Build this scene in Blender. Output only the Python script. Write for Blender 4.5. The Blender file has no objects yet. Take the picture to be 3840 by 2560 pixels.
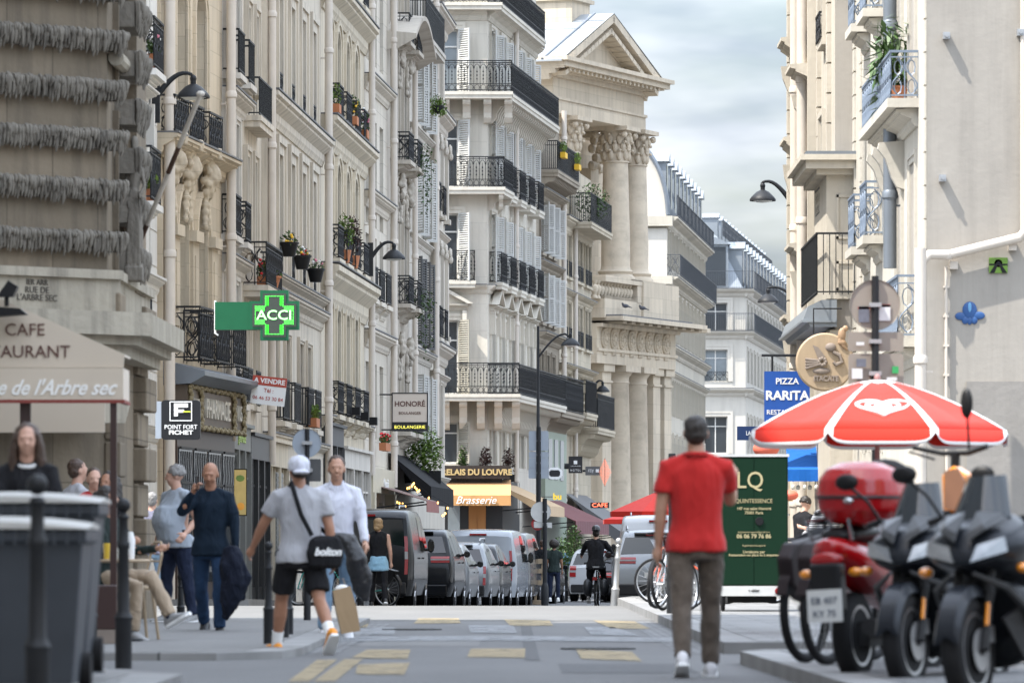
import bpy,math,random
from mathutils import Vector,Matrix,noise as mnoise
R=math.radians
PI=math.pi
random.seed(7)
SC=bpy.context.scene
COL=SC.collection
F=20000.0
HZ=2080.0
CAMZ=0.82
# ---------------------------------------------------------------- camera
cam_d=bpy.data.cameras.new('camera');cam=bpy.data.objects.new('camera',cam_d);COL.objects.link(cam)
cam.location=(0,0,CAMZ);cam.rotation_euler=(R(90),0,0)
cam_d.sensor_width=36;cam_d.lens=187.5;cam_d.shift_y=(HZ-1280)/3840.0
cam_d.clip_start=1.0;cam_d.clip_end=6000
cam_d.dof.use_dof=True;cam_d.dof.focus_distance=130;cam_d.dof.aperture_fstop=5.3
SC.camera=cam
# ---------------------------------------------------------------- world and sun
SUN=Vector((-0.45,-0.25,0.86)).normalized()
elev=math.asin(SUN.z);azim=math.atan2(SUN.x,SUN.y)
w=bpy.data.worlds.new('World');SC.world=w;w.use_nodes=True
nt=w.node_tree;nt.nodes.clear()
def wn(t,**k):
 n=nt.nodes.new(t)
 for a,b in k.items():setattr(n,a,b)
 return n
sky=wn('ShaderNodeTexSky',sky_type='NISHITA');sky.sun_disc=False
sky.sun_elevation=elev;sky.sun_rotation=azim;sky.air_density=1.3;sky.dust_density=1.5;sky.ozone_density=1.2
tc=wn('ShaderNodeTexCoord');mp=wn('ShaderNodeMapping');mp.inputs['Scale'].default_value=(3.0,3.0,11.0)
mp.inputs['Location'].default_value=(0.35,0.2,0.6)
cn=wn('ShaderNodeTexNoise');cn.inputs['Scale'].default_value=3.6;cn.inputs['Detail'].default_value=6;cn.inputs['Roughness'].default_value=.5
cr=wn('ShaderNodeValToRGB');cr.color_ramp.elements[0].position=.38;cr.color_ramp.elements[1].position=.58
cr.color_ramp.elements[0].color=(.38,.38,.38,1);cr.color_ramp.elements[1].color=(.95,.95,.95,1)
cc=wn('ShaderNodeValToRGB')
cc.color_ramp.elements[0].position=.38;cc.color_ramp.elements[0].color=(3.0,3.5,4.3,1)
cc.color_ramp.elements[1].position=.62;cc.color_ramp.elements[1].color=(6.2,6.55,7.0,1)
n2=wn('ShaderNodeTexNoise');n2.inputs['Scale'].default_value=5.5;n2.inputs['Detail'].default_value=4
mx=wn('ShaderNodeMix',data_type='RGBA');bg=wn('ShaderNodeBackground');out=wn('ShaderNodeOutputWorld')
bg.inputs['Strength'].default_value=0.085
L=nt.links.new
L(tc.outputs['Generated'],mp.inputs['Vector']);L(mp.outputs[0],cn.inputs['Vector']);L(mp.outputs[0],n2.inputs['Vector'])
L(cn.outputs['Fac'],cr.inputs[0]);L(n2.outputs['Fac'],cc.inputs[0])
L(cr.outputs[0],mx.inputs['Factor']);L(sky.outputs[0],mx.inputs['A']);L(cc.outputs[0],mx.inputs['B'])
sz=wn('ShaderNodeSeparateXYZ');gm=wn('ShaderNodeMapRange');gm.inputs['From Min'].default_value=.05;gm.inputs['From Max'].default_value=.5;gm.inputs['To Min'].default_value=.72;gm.inputs['To Max'].default_value=3.35
vm=wn('ShaderNodeVectorMath',operation='SCALE')
L(tc.outputs['Generated'],sz.inputs[0]);L(sz.outputs['Z'],gm.inputs['Value']);L(mx.outputs['Result'],vm.inputs[0]);L(gm.outputs[0],vm.inputs['Scale']);L(vm.outputs[0],bg.inputs['Color']);L(bg.outputs[0],out.inputs[0])
sd=bpy.data.lights.new('sun','SUN');sd.energy=4.0;sd.angle=R(0.6);sd.color=(1,.95,.87)
so=bpy.data.objects.new('sun',sd);COL.objects.link(so)
so.rotation_euler=SUN.to_track_quat('Z','Y').to_euler();so.location=(-40,-30,60)
SC.view_settings.view_transform='Standard';SC.view_settings.look='None';SC.view_settings.exposure=1.16;SC.view_settings.gamma=1
# ---------------------------------------------------------------- small helpers
def P(x,y,d):
 """pixel of the photograph at distance d -> world point"""
 return Vector(((x-1920)/F*d,d,CAMZ+(HZ-y)/F*d))
ZP=[(-60,0),(86,0),(96,-.10),(108,-.25),(118,-.35),(137,-.5),(165,-.6),(300,-1.2),(900,-2.5),(3000,-3)]
def zg(Y):
 for(a,za),(b,zb) in zip(ZP,ZP[1:]):
  if Y<=b:return za+(zb-za)*max(0,(Y-a))/(b-a)
 return ZP[-1][1]
def tag(o,label=None,cat=None,group=None,kind=None):
 if label:o['label']=label
 if cat:o['category']=cat
 if group:o['group']=group
 if kind:o['kind']=kind
 return o
def thing(name,label,cat,loc=(0,0,0),rz=0,group=None,scale=1):
 o=bpy.data.objects.new(name,None);COL.objects.link(o)
 o.location=loc;o.rotation_euler=(0,0,rz);o.empty_display_size=.2
 if scale!=1:o.scale=(scale,)*3
 return tag(o,label,cat,group)
def kids(o):return[c for c in bpy.data.objects if c.parent==o]
def dup(o,parent=None,loc=None,rz=None,label=None,group=None,_k=None):
 if _k is None:
  _k={}
  for c in bpy.data.objects:
   if c.parent:_k.setdefault(c.parent,[]).append(c)
 c=o.copy();COL.objects.link(c);c.parent=parent
 if loc is not None:c.location=loc
 if rz is not None:c.rotation_euler=(c.rotation_euler[0],c.rotation_euler[1],rz)
 if label:c['label']=label
 if group:c['group']=group
 for ch in _k.get(o,[]):dup(ch,c,_k=_k)
 return c
class MB:
 """collects simple shapes and links them as one mesh object"""
 def __init__(s):s.v=[];s.f=[];s.mi=[];s.M=None
 def add(s,vs,fs,m=0):
  b=len(s.v)
  if s.M is not None:vs=[tuple(s.M@Vector(p)) for p in vs]
  s.v+=[tuple(p) for p in vs];s.f+=[tuple(i+b for i in f) for f in fs];s.mi+=[m]*len(fs)
  return s
 def box(s,x0,y0,z0,x1,y1,z1,m=0):
  if x0>x1:x0,x1=x1,x0
  if y0>y1:y0,y1=y1,y0
  if z0>z1:z0,z1=z1,z0
  return s.add([(x0,y0,z0),(x1,y0,z0),(x1,y1,z0),(x0,y1,z0),(x0,y0,z1),(x1,y0,z1),(x1,y1,z1),(x0,y1,z1)],[(0,3,2,1),(4,5,6,7),(0,1,5,4),(1,2,6,5),(2,3,7,6),(3,0,4,7)],m)
 def quad(s,a,b,c,d,m=0):return s.add([a,b,c,d],[(0,1,2,3)],m)
 def tube(s,pts,r,n=6,m=0,closed=False,caps=True):
  pts=[Vector(p) for p in pts];k=len(pts)
  rs=r if isinstance(r,(list,tuple)) else[r]*k
  vs=[];up=None
  for i,p in enumerate(pts):
   if closed:t=pts[(i+1)%k]-pts[i-1]
   else:t=pts[min(i+1,k-1)]-pts[max(i-1,0)]
   if t.length<1e-9:t=Vector((0,0,1))
   t.normalize()
   if up is None:up=Vector((0,0,1)) if abs(t.z)<.9 else Vector((1,0,0))
   a=t.cross(up)
   if a.length<1e-4:up=Vector((0,1,0)) if abs(t.y)<.9 else Vector((1,0,0));a=t.cross(up)
   a.normalize();b=a.cross(t);up=b
   for j in range(n):
    q=2*PI*(j+.5)/n
    vs.append(p+(a*math.cos(q)+b*math.sin(q))*rs[i])
  fs=[]
  for i in range(k if closed else k-1):
   i2=(i+1)%k
   for j in range(n):
    j2=(j+1)%n
    fs.append((i*n+j,i2*n+j,i2*n+j2,i*n+j2))
  if caps and not closed:
   fs.append(tuple(range(n)));fs.append(tuple((k-1)*n+j for j in reversed(range(n))))
  return s.add(vs,fs,m)
 def lathe(s,prof,c=(0,0,0),n=16,m=0,axis='z',sx=1,sy=1):
  vs=[];fs=[];k=len(prof)
  for r,z in prof:
   for j in range(n):
    q=2*PI*j/n;x,y=r*math.cos(q)*sx,r*math.sin(q)*sy
    p=(x,y,z) if axis=='z' else((z,x,y) if axis=='x' else(y,z,x))
    vs.append((p[0]+c[0],p[1]+c[1],p[2]+c[2]))
  for i in range(k-1):
   for j in range(n):fs.append((i*n+j,i*n+(j+1)%n,(i+1)*n+(j+1)%n,(i+1)*n+j))
  if prof[0][0]>1e-4:fs.append(tuple(reversed(range(n))))
  if prof[-1][0]>1e-4:fs.append(tuple((k-1)*n+j for j in range(n)))
  return s.add(vs,fs,m)
 def prism(s,poly,y0,y1,m=0,plane='xz'):
  n=len(poly)
  def pt(a,b,c):return(a,c,b) if plane=='xz' else((c,a,b) if plane=='yz' else(a,b,c))
  vs=[pt(a,b,y0) for a,b in poly]+[pt(a,b,y1) for a,b in poly]
  fs=[tuple(range(n)),tuple(reversed(range(n,2*n)))]+[(i,n+i,n+(i+1)%n,(i+1)%n) for i in range(n)]
  return s.add(vs,fs,m)
 def loft(s,rings,m=0,caps=True,closed=True):
  n=len(rings[0]);vs=[p for r in rings for p in r];fs=[]
  for i in range(len(rings)-1):
   for j in range(n if closed else n-1):
    j2=(j+1)%n;fs.append((i*n+j,i*n+j2,(i+1)*n+j2,(i+1)*n+j))
  if caps:fs.append(tuple(reversed(range(n))));fs.append(tuple((len(rings)-1)*n+j for j in range(n)))
  return s.add(vs,fs,m)
 def ell(s,c,r,n=12,k=8,m=0):
  prof=[(math.sin(PI*i/k),-math.cos(PI*i/k)) for i in range(k+1)]
  b=MB();b.lathe([(max(a,0.0),z) for a,z in prof],n=n)
  return s.add([(c[0]+x*r[0],c[1]+y*r[1],c[2]+z*r[2]) for x,y,z in b.v],b.f,m)
 def mesh(s,name):
  me=bpy.data.meshes.new(name);me.from_pydata(s.v,[],s.f);me.polygons.foreach_set('material_index',s.mi);me.update()
  return me
 def build(s,name,mats,parent=None,smooth=False,fix=True,angle=None,bevel=0,loc=None,rot=None):
  me=s.mesh(name)
  if not isinstance(mats,(list,tuple)):mats=[mats]
  for q in mats:me.materials.append(q)
  if fix:
   import bmesh
   bm=bmesh.new();bm.from_mesh(me)
   bmesh.ops.remove_doubles(bm,verts=bm.verts,dist=1e-5)
   bmesh.ops.recalc_face_normals(bm,faces=bm.faces);bm.to_mesh(me);bm.free()
  if smooth:
   me.polygons.foreach_set('use_smooth',[True]*len(me.polygons))
   try:me.set_sharp_from_angle(angle=R(angle or 40))
   except Exception:pass
  o=bpy.data.objects.new(name,me);COL.objects.link(o)
  if parent:o.parent=parent
  if loc is not None:o.location=loc
  if rot is not None:o.rotation_euler=rot
  if bevel:
   b=o.modifiers.new('b','BEVEL');b.width=bevel;b.segments=2;b.limit_method='ANGLE';b.angle_limit=R(40)
  return o
def cat_rows(rows,k=4):
 """smooth rows of numbers with a Catmull-Rom curve"""
 out=[];n=len(rows)
 for i in range(n-1):
  a,b,c,d=rows[max(i-1,0)],rows[i],rows[i+1],rows[min(i+2,n-1)]
  for j in range(k):
   t=j/k;out.append(tuple(.5*((2*q)+(r-p)*t+(2*p-5*q+4*r-s_)*t*t+(3*q-p-3*r+s_)*t**3) for p,q,r,s_ in zip(a,b,c,d)))
 return out+[tuple(rows[-1])]
def grow(mb,name,mats,parent=None,voxel=.02,smooth=6,subd=0,disp=0,dscale=.2,loc=None):
 """remesh overlapping closed shapes into one continuous surface"""
 o=mb.build('tmp',mats,fix=True)
 r=o.modifiers.new('r','REMESH');r.mode='VOXEL';r.voxel_size=voxel;r.use_smooth_shade=True
 if smooth:
  sm=o.modifiers.new('s','SMOOTH');sm.iterations=smooth;sm.factor=.5
 dg=bpy.context.evaluated_depsgraph_get()
 me=bpy.data.meshes.new_from_object(o.evaluated_get(dg));me.name=name
 bpy.data.objects.remove(o)
 if disp:
  n=[v.normal.copy() for v in me.vertices]
  for v,q in zip(me.vertices,n):
   c=v.co
   f=mnoise.noise(Vector((c.x/dscale,c.y/dscale,c.z/dscale*.7)))+.5*mnoise.noise(Vector((c.x/dscale*2.3+9,c.y/dscale*2.3,c.z/dscale*1.6)))
   v.co=c+q*f*disp
 me.materials.clear()
 for q in(mats if isinstance(mats,(list,tuple)) else[mats]):me.materials.append(q)
 me.polygons.foreach_set('use_smooth',[True]*len(me.polygons));me.update()
 ob=bpy.data.objects.new(name,me);COL.objects.link(ob)
 if parent:ob.parent=parent
 if loc is not None:ob.location=loc
 return ob
def text(body,name,size,m,parent=None,loc=(0,0,0),rot=(R(90),0,0),depth=.01,bold=0,shear=0,align='CENTER',sx=1,spacing=1):
 cu=bpy.data.curves.new(name,'FONT');cu.body=body;cu.size=size;cu.extrude=depth;cu.offset=bold;cu.shear=shear
 cu.align_x=align;cu.align_y='CENTER';cu.resolution_u=3;cu.space_character=spacing
 t=bpy.data.objects.new('t',cu);COL.objects.link(t)
 dg=bpy.context.evaluated_depsgraph_get();dg.update()
 me=bpy.data.meshes.new_from_object(t.evaluated_get(dg));bpy.data.objects.remove(t)
 me.materials.clear();me.materials.append(m)
 o=bpy.data.objects.new(name,me);COL.objects.link(o);o.parent=parent;o.location=loc;o.rotation_euler=rot;o.scale=(sx,1,1)
 return o
 # ---------------------------------------------------------------- materials
def newmat(name):
 m=bpy.data.materials.new(name);m.use_nodes=True;t=m.node_tree;t.nodes.clear()
 b=t.nodes.new('ShaderNodeBsdfPrincipled');o=t.nodes.new('ShaderNodeOutputMaterial');t.links.new(b.outputs[0],o.inputs[0])
 return m,t,b
def c4(c,k=1):return(min(1,c[0]*k),min(1,c[1]*k),min(1,c[2]*k),1)
def mat(name,col,rough=.6,metal=0,var=.12,vs=6,bump=0,bs=60,coat=0,spec=.5,emit=None,es=1,alpha=None,trans=0,gscale=(1,1,1)):
 m,t,b=newmat(name);N=t.nodes.new;K=t.links.new
 tc=N('ShaderNodeTexCoord');mp=N('ShaderNodeMapping');mp.inputs['Scale'].default_value=gscale;K(tc.outputs['Object'],mp.inputs[0])
 n=N('ShaderNodeTexNoise');n.inputs['Scale'].default_value=vs;n.inputs['Detail'].default_value=4;K(mp.outputs[0],n.inputs['Vector'])
 x=N('ShaderNodeMix');x.data_type='RGBA';x.inputs['A'].default_value=c4(col,1-var);x.inputs['B'].default_value=c4(col,1+var)
 K(n.outputs['Fac'],x.inputs['Factor']);K(x.outputs['Result'],b.inputs['Base Color'])
 b.inputs['Roughness'].default_value=rough;b.inputs['Metallic'].default_value=metal;b.inputs['Specular IOR Level'].default_value=spec
 b.inputs['Coat Weight'].default_value=coat;b.inputs['Coat Roughness'].default_value=.05
 if trans:b.inputs['Transmission Weight'].default_value=trans
 if alpha is not None:b.inputs['Alpha'].default_value=alpha
 if bump:
  q=N('ShaderNodeTexNoise');q.inputs['Scale'].default_value=bs;q.inputs['Detail'].default_value=3;K(mp.outputs[0],q.inputs['Vector'])
  u=N('ShaderNodeBump');u.inputs['Strength'].default_value=bump;u.inputs['Distance'].default_value=.02;K(q.outputs['Fac'],u.inputs['Height']);K(u.outputs[0],b.inputs['Normal'])
 if emit:
  b.inputs['Emission Color'].default_value=c4(emit);b.inputs['Emission Strength'].default_value=es
 return m
def stone(name,col,bw=0,bh=.35,joint=.55,dirt=.5,dcol=(.16,.14,.12),streak=1.0,blockvar=.1,rough=.88,bump=.25,big=.25):
 """limestone or render: blotches, rain streaks, optional ashlar joints"""
 m,t,b=newmat(name);N=t.nodes.new;K=t.links.new
 tc=N('ShaderNodeTexCoord');sp=N('ShaderNodeSeparateXYZ');K(tc.outputs['Object'],sp.inputs[0])
 ad=N('ShaderNodeMath');ad.operation='ADD';K(sp.outputs['X'],ad.inputs[0]);K(sp.outputs['Y'],ad.inputs[1])
 cb=N('ShaderNodeCombineXYZ');K(ad.outputs[0],cb.inputs['X']);K(sp.outputs['Z'],cb.inputs['Y'])
 oi=N('ShaderNodeObjectInfo')
 n1=N('ShaderNodeTexNoise');n1.inputs['Scale'].default_value=big;n1.inputs['Detail'].default_value=6;n1.inputs['Roughness'].default_value=.6;K(tc.outputs['Object'],n1.inputs['Vector'])
 x1=N('ShaderNodeMix');x1.data_type='RGBA';x1.inputs['A'].default_value=c4(col,.74);x1.inputs['B'].default_value=c4(col,1.2);K(n1.outputs['Fac'],x1.inputs['Factor'])
 cur=x1.outputs['Result'];hgt=None
 if bw:
  br=N('ShaderNodeTexBrick');br.inputs['Scale'].default_value=1;br.inputs['Brick Width'].default_value=bw;br.inputs['Row Height'].default_value=bh
  br.inputs['Mortar Size'].default_value=.009;br.inputs['Mortar Smooth'].default_value=.2;br.inputs['Bias'].default_value=0
  br.inputs['Color1'].default_value=(1-blockvar,)*3+(1,);br.inputs['Color2'].default_value=(1+blockvar*.6,1+blockvar*.5,1+blockvar*.4,1);br.inputs['Mortar'].default_value=(joint,)*3+(1,)
  K(cb.outputs[0],br.inputs['Vector'])
  x2=N('ShaderNodeMix');x2.data_type='RGBA';x2.blend_type='MULTIPLY';x2.inputs['Factor'].default_value=1;K(cur,x2.inputs['A']);K(br.outputs['Color'],x2.inputs['B']);cur=x2.outputs['Result']
  hgt=br.outputs['Fac']
 mp=N('ShaderNodeMapping');mp.inputs['Scale'].default_value=(2.6,.22*streak,1);K(cb.outputs[0],mp.inputs[0])
 n2=N('ShaderNodeTexNoise');n2.inputs['Scale'].default_value=1.3;n2.inputs['Detail'].default_value=7;n2.inputs['Roughness'].default_value=.65;K(mp.outputs[0],n2.inputs['Vector'])
 r2=N('ShaderNodeValToRGB');r2.color_ramp.elements[0].position=.46;r2.color_ramp.elements[1].position=.74;r2.color_ramp.elements[0].color=(0,0,0,1);r2.color_ramp.elements[1].color=(dirt,dirt,dirt,1);K(n2.outputs['Fac'],r2.inputs[0])
 x3=N('ShaderNodeMix');x3.data_type='RGBA';x3.inputs['B'].default_value=c4(dcol);K(r2.outputs[0],x3.inputs['Factor']);K(cur,x3.inputs['A']);cur=x3.outputs['Result']
 K(cur,b.inputs['Base Color']);b.inputs['Roughness'].default_value=rough;b.inputs['Specular IOR Level'].default_value=.25
 n3=N('ShaderNodeTexNoise');n3.inputs['Scale'].default_value=9;n3.inputs['Detail'].default_value=6;K(tc.outputs['Object'],n3.inputs['Vector'])
 hh=n3.outputs['Fac']
 if hgt is not None:
  mm=N('ShaderNodeMath');mm.operation='SUBTRACT';K(hh,mm.inputs[0]);K(hgt,mm.inputs[1]);hh=mm.outputs[0]
 u=N('ShaderNodeBump');u.inputs['Strength'].default_value=bump;u.inputs['Distance'].default_value=.03;K(hh,u.inputs['Height']);K(u.outputs[0],b.inputs['Normal'])
 return m
def cloth(name,col,var=.1,bump=.5,sc=9,rough=.85):
 m,t,b=newmat(name);N=t.nodes.new;K=t.links.new
 tc=N('ShaderNodeTexCoord');mp=N('ShaderNodeMapping');mp.inputs['Scale'].default_value=(1,1,.45);K(tc.outputs['Object'],mp.inputs[0])
 n=N('ShaderNodeTexNoise');n.inputs['Scale'].default_value=sc;n.inputs['Detail'].default_value=3;n.inputs['Distortion'].default_value=1.2;K(mp.outputs[0],n.inputs['Vector'])
 x=N('ShaderNodeMix');x.data_type='RGBA';x.inputs['A'].default_value=c4(col,1-var);x.inputs['B'].default_value=c4(col,1+var);K(n.outputs['Fac'],x.inputs['Factor']);K(x.outputs['Result'],b.inputs['Base Color'])
 b.inputs['Roughness'].default_value=rough;b.inputs['Specular IOR Level'].default_value=.2;b.inputs['Sheen Weight'].default_value=.15 if max(col)>.1 else 0
 u=N('ShaderNodeBump');u.inputs['Strength'].default_value=min(1,bump*1.3);u.inputs['Distance'].default_value=.05;K(n.outputs['Fac'],u.inputs['Height']);K(u.outputs[0],b.inputs['Normal'])
 return m
def stripes(name,c1,c2,scale,axis='X',rough=.8):
 m,t,b=newmat(name);N=t.nodes.new;K=t.links.new
 tc=N('ShaderNodeTexCoord');wv=N('ShaderNodeTexWave');wv.bands_direction=axis;wv.inputs['Scale'].default_value=scale;K(tc.outputs['Object'],wv.inputs['Vector'])
 r=N('ShaderNodeValToRGB');r.color_ramp.interpolation='CONSTANT';r.color_ramp.elements[0].color=c4(c1);r.color_ramp.elements[1].color=c4(c2);r.color_ramp.elements[1].position=.5
 K(wv.outputs['Fac'],r.inputs[0]);K(r.outputs[0],b.inputs['Base Color']);b.inputs['Roughness'].default_value=rough
 return m
M={}
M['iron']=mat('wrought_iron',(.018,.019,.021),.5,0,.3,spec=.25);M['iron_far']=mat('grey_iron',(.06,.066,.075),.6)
M['zinc']=mat('zinc',(.17,.19,.215),.42,.35,.2,2)
M['zinc_pale']=mat('pale_zinc',(.24,.265,.29),.45,.3,.2,2)
M['glass']=mat('window_glass',(.035,.042,.05),.06,0,.3,.7,spec=.9)
M['glass_pale']=mat('curtained_glass',(.20,.23,.25),.1,0,.3,2,spec=.9)  # paler panes, curtains behind the glass
M['wood_white']=mat('white_painted_wood',(.62,.61,.58),.5)
M['shutter']=mat('white_shutter',(.46,.455,.43),.6,var=.15)
M['shutter_dark']=mat('dark_shutter',(.07,.07,.07),.6)
M['shutter_beige']=mat('beige_shutter',(.30,.28,.23),.6)
M['pipe']=mat('cream_painted_pipe',(.56,.50,.43),.5,var=.15,vs=3)
M['lead']=mat('lead_flashing',(.13,.13,.135),.6,.2,.3,3)
M['asphalt']=None
M['black']=mat('black_plastic',(.010,.010,.011),.45,var=.2,spec=.25)
M['rubber']=mat('tyre_rubber',(.016,.016,.017),.8,var=.3,bump=.2,spec=.2)
M['chrome']=mat('chrome',(.55,.56,.57),.18,1,.05)
M['steel']=mat('galvanised_steel',(.42,.43,.44),.4,.7,.15)
M['signback']=mat('grey_sign_back',(.33,.37,.42),.45,.2,.08,3)
M['white']=mat('white_paint',(.78,.78,.77),.5,var=.04)
M['terra']=mat('terracotta',(.42,.16,.07),.8)
M['red']=mat('red_petal',(.65,.02,.03),.6)
M['yellowp']=mat('yellow_petal',(.75,.45,.03),.6)
M['leaf']=mat('leaf_green',(.05,.10,.022),.55,var=.55,vs=5)
M['leaf_light']=mat('light_leaf',(.13,.21,.035),.55,var=.45,vs=5)
M['leaf_red']=mat('red_brown_leaf',(.07,.035,.03),.6,var=.5,vs=5)
# ---------------------------------------------------------------- facade kit
RD=.3
def outline(w,h,r,n=8):
 pts=[((-w/2,0),(-1,0))]
 if r<=0:pts+=[((-w/2,h),(-1,1)),((w/2,h),(1,1))]
 else:
  for i in range(n+1):
   a=PI-PI*i/n;c,s=math.cos(a),math.sin(a)
   q=Vector((c/(w/2),s/r)).normalized()
   if i in(0,n):q=Vector((c,0))
   pts.append(((w/2*c,h-r+r*s),(q.x,q.y)))
 return pts+[((w/2,0),(1,0))]
def ribbon(mb,w,h,r,a,b,p,m=0,y=.02):
 """moulding strip round an opening, from offset a to offset b, standing p proud"""
 o=outline(w,h,r);rings=[]
 for(x,z),(nx,nz) in o:
  A=(x+nx*a,z+nz*a);B=(x+nx*b,z+nz*b)
  rings.append([(A[0],y,A[1]),(A[0],-p,A[1]),(B[0],-p,B[1]),(B[0],y,B[1])])
 mb.loft(rings,m)
CORN=[(.03,0),(-.12,0),(-.2,.12),(-.28,.2),(-.3,.42),(-.72,.62),(-.8,.66),(-.8,.74),(-1,.8),(-1,.93),(.03,1)]
def cornice_mb(mb,u0,u1,z,h,p,ends=True,y=0):
 poly=[((a if a>0 else a*p)+y,z+b*h) for a,b in CORN]
 mb.prism(poly,u0,u1,plane='yz')
def rail_run(mb,A,B,h,style):
 A=Vector(A);B=Vector(B);Lh=(B-A).length;t=(B-A)/Lh;n=Vector((-t.y,t.x,0))
 def bar(a,b,r=.011,k=4):mb.tube([a,b],r,k,caps=False)
 Z=Vector((0,0,1))
 for z,r in((h,.026),(.05,.018)):mb.tube([A+Z*z,B+Z*z],r,4)
 if style=='plain':
  k=max(2,round(Lh/.11))
  for i in range(k+1):bar(A+t*Lh*i/k,A+t*Lh*i/k+Z*h)
  return
 if style=='panel':
  k=max(2,round(Lh/.07))
  for i in range(k+1):bar(A+t*Lh*i/k+Z*.05,A+t*Lh*i/k+Z*h,.016)
  mb.tube([A+Z*h*.85,B+Z*h*.85],.015,4)
  return
 if style=='arcade':
  k=max(2,round(Lh/.2));dx=Lh/k
  for z in(h*.93,h*.25):mb.tube([A+Z*z,B+Z*z],.015,4)
  for i in range(k+1):
   q=A+t*dx*i;bar(q,q+Z*h,.013)
   if i<k:
    c=q+t*dx/2
    mb.tube([c+t*(dx*.45*math.cos(a))+Z*(h*.74+h*.15*math.sin(a)) for a in[PI*j/5 for j in range(6)]],.012,3,caps=False)
    mb.tube([c+t*(dx*.4*math.cos(a))+Z*(h*.13+h*.1*math.sin(a)) for a in[2*PI*j/7 for j in range(7)]],.011,3,closed=True)
    bar(c+Z*h*.25,c+Z*h*.8,.010)
    for zz in(.4,.52,.64):mb.box(c.x-.022,c.y-.022,zz*h+c.z-.02,c.x+.022,c.y+.022,zz*h+c.z+.03)
  return
  # scroll
 k=max(1,round(Lh/.24));dx=Lh/k
 mb.tube([A+Z*h*.88,B+Z*h*.88],.014,4)
 for i in range(k+1):
  q=A+t*dx*i;bar(q,q+Z*h,.013)
  if i<k:
   c=q+t*dx/2;s=1 if i%2 else-1
   pts=[]
   for j in range(17):
    a=j/16;zz=h*(.08+.78*a);pts.append(c+t*(dx*.42*s*math.sin(2*PI*a))+Z*zz)
   mb.tube(pts,.013,3,caps=False)
   for zc,rr in((.25,.16),(.66,.16)):
    mb.tube([c+t*(dx*.28*math.cos(a))+Z*(h*zc+h*rr*math.sin(a)) for a in[2*PI*j/8 for j in range(8)]],.012,3,closed=True)
def rail_mb(w,h,proj,style):
 b=MB();a=w/2
 rail_run(b,(-a,-proj,0),(a,-proj,0),h,style)
 if proj>.08:
  rail_run(b,(-a,0,0),(-a,-proj,0),h,style);rail_run(b,(a,-proj,0),(a,0,0),h,style)
 return b
def shutter_mb(w,h):
 b=MB();f=.06
 b.box(0,-.02,0,f,.02,h);b.box(w-f,-.02,0,w,.02,h)
 zs=[0,h*.5,h-f] if h>1.2 else[0,h-f]
 for z in zs:b.box(f,-.02,z,w-f,.02,z+f)
 n=int(h/.075)
 for i in range(n):
  z=.05+(h-.1)*i/n
  b.add([(f,-.03,z),(w-f,-.03,z),(w-f,.02,z+.05),(f,.02,z+.05)],[(0,1,2,3)])
 return b
_cache={}
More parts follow.
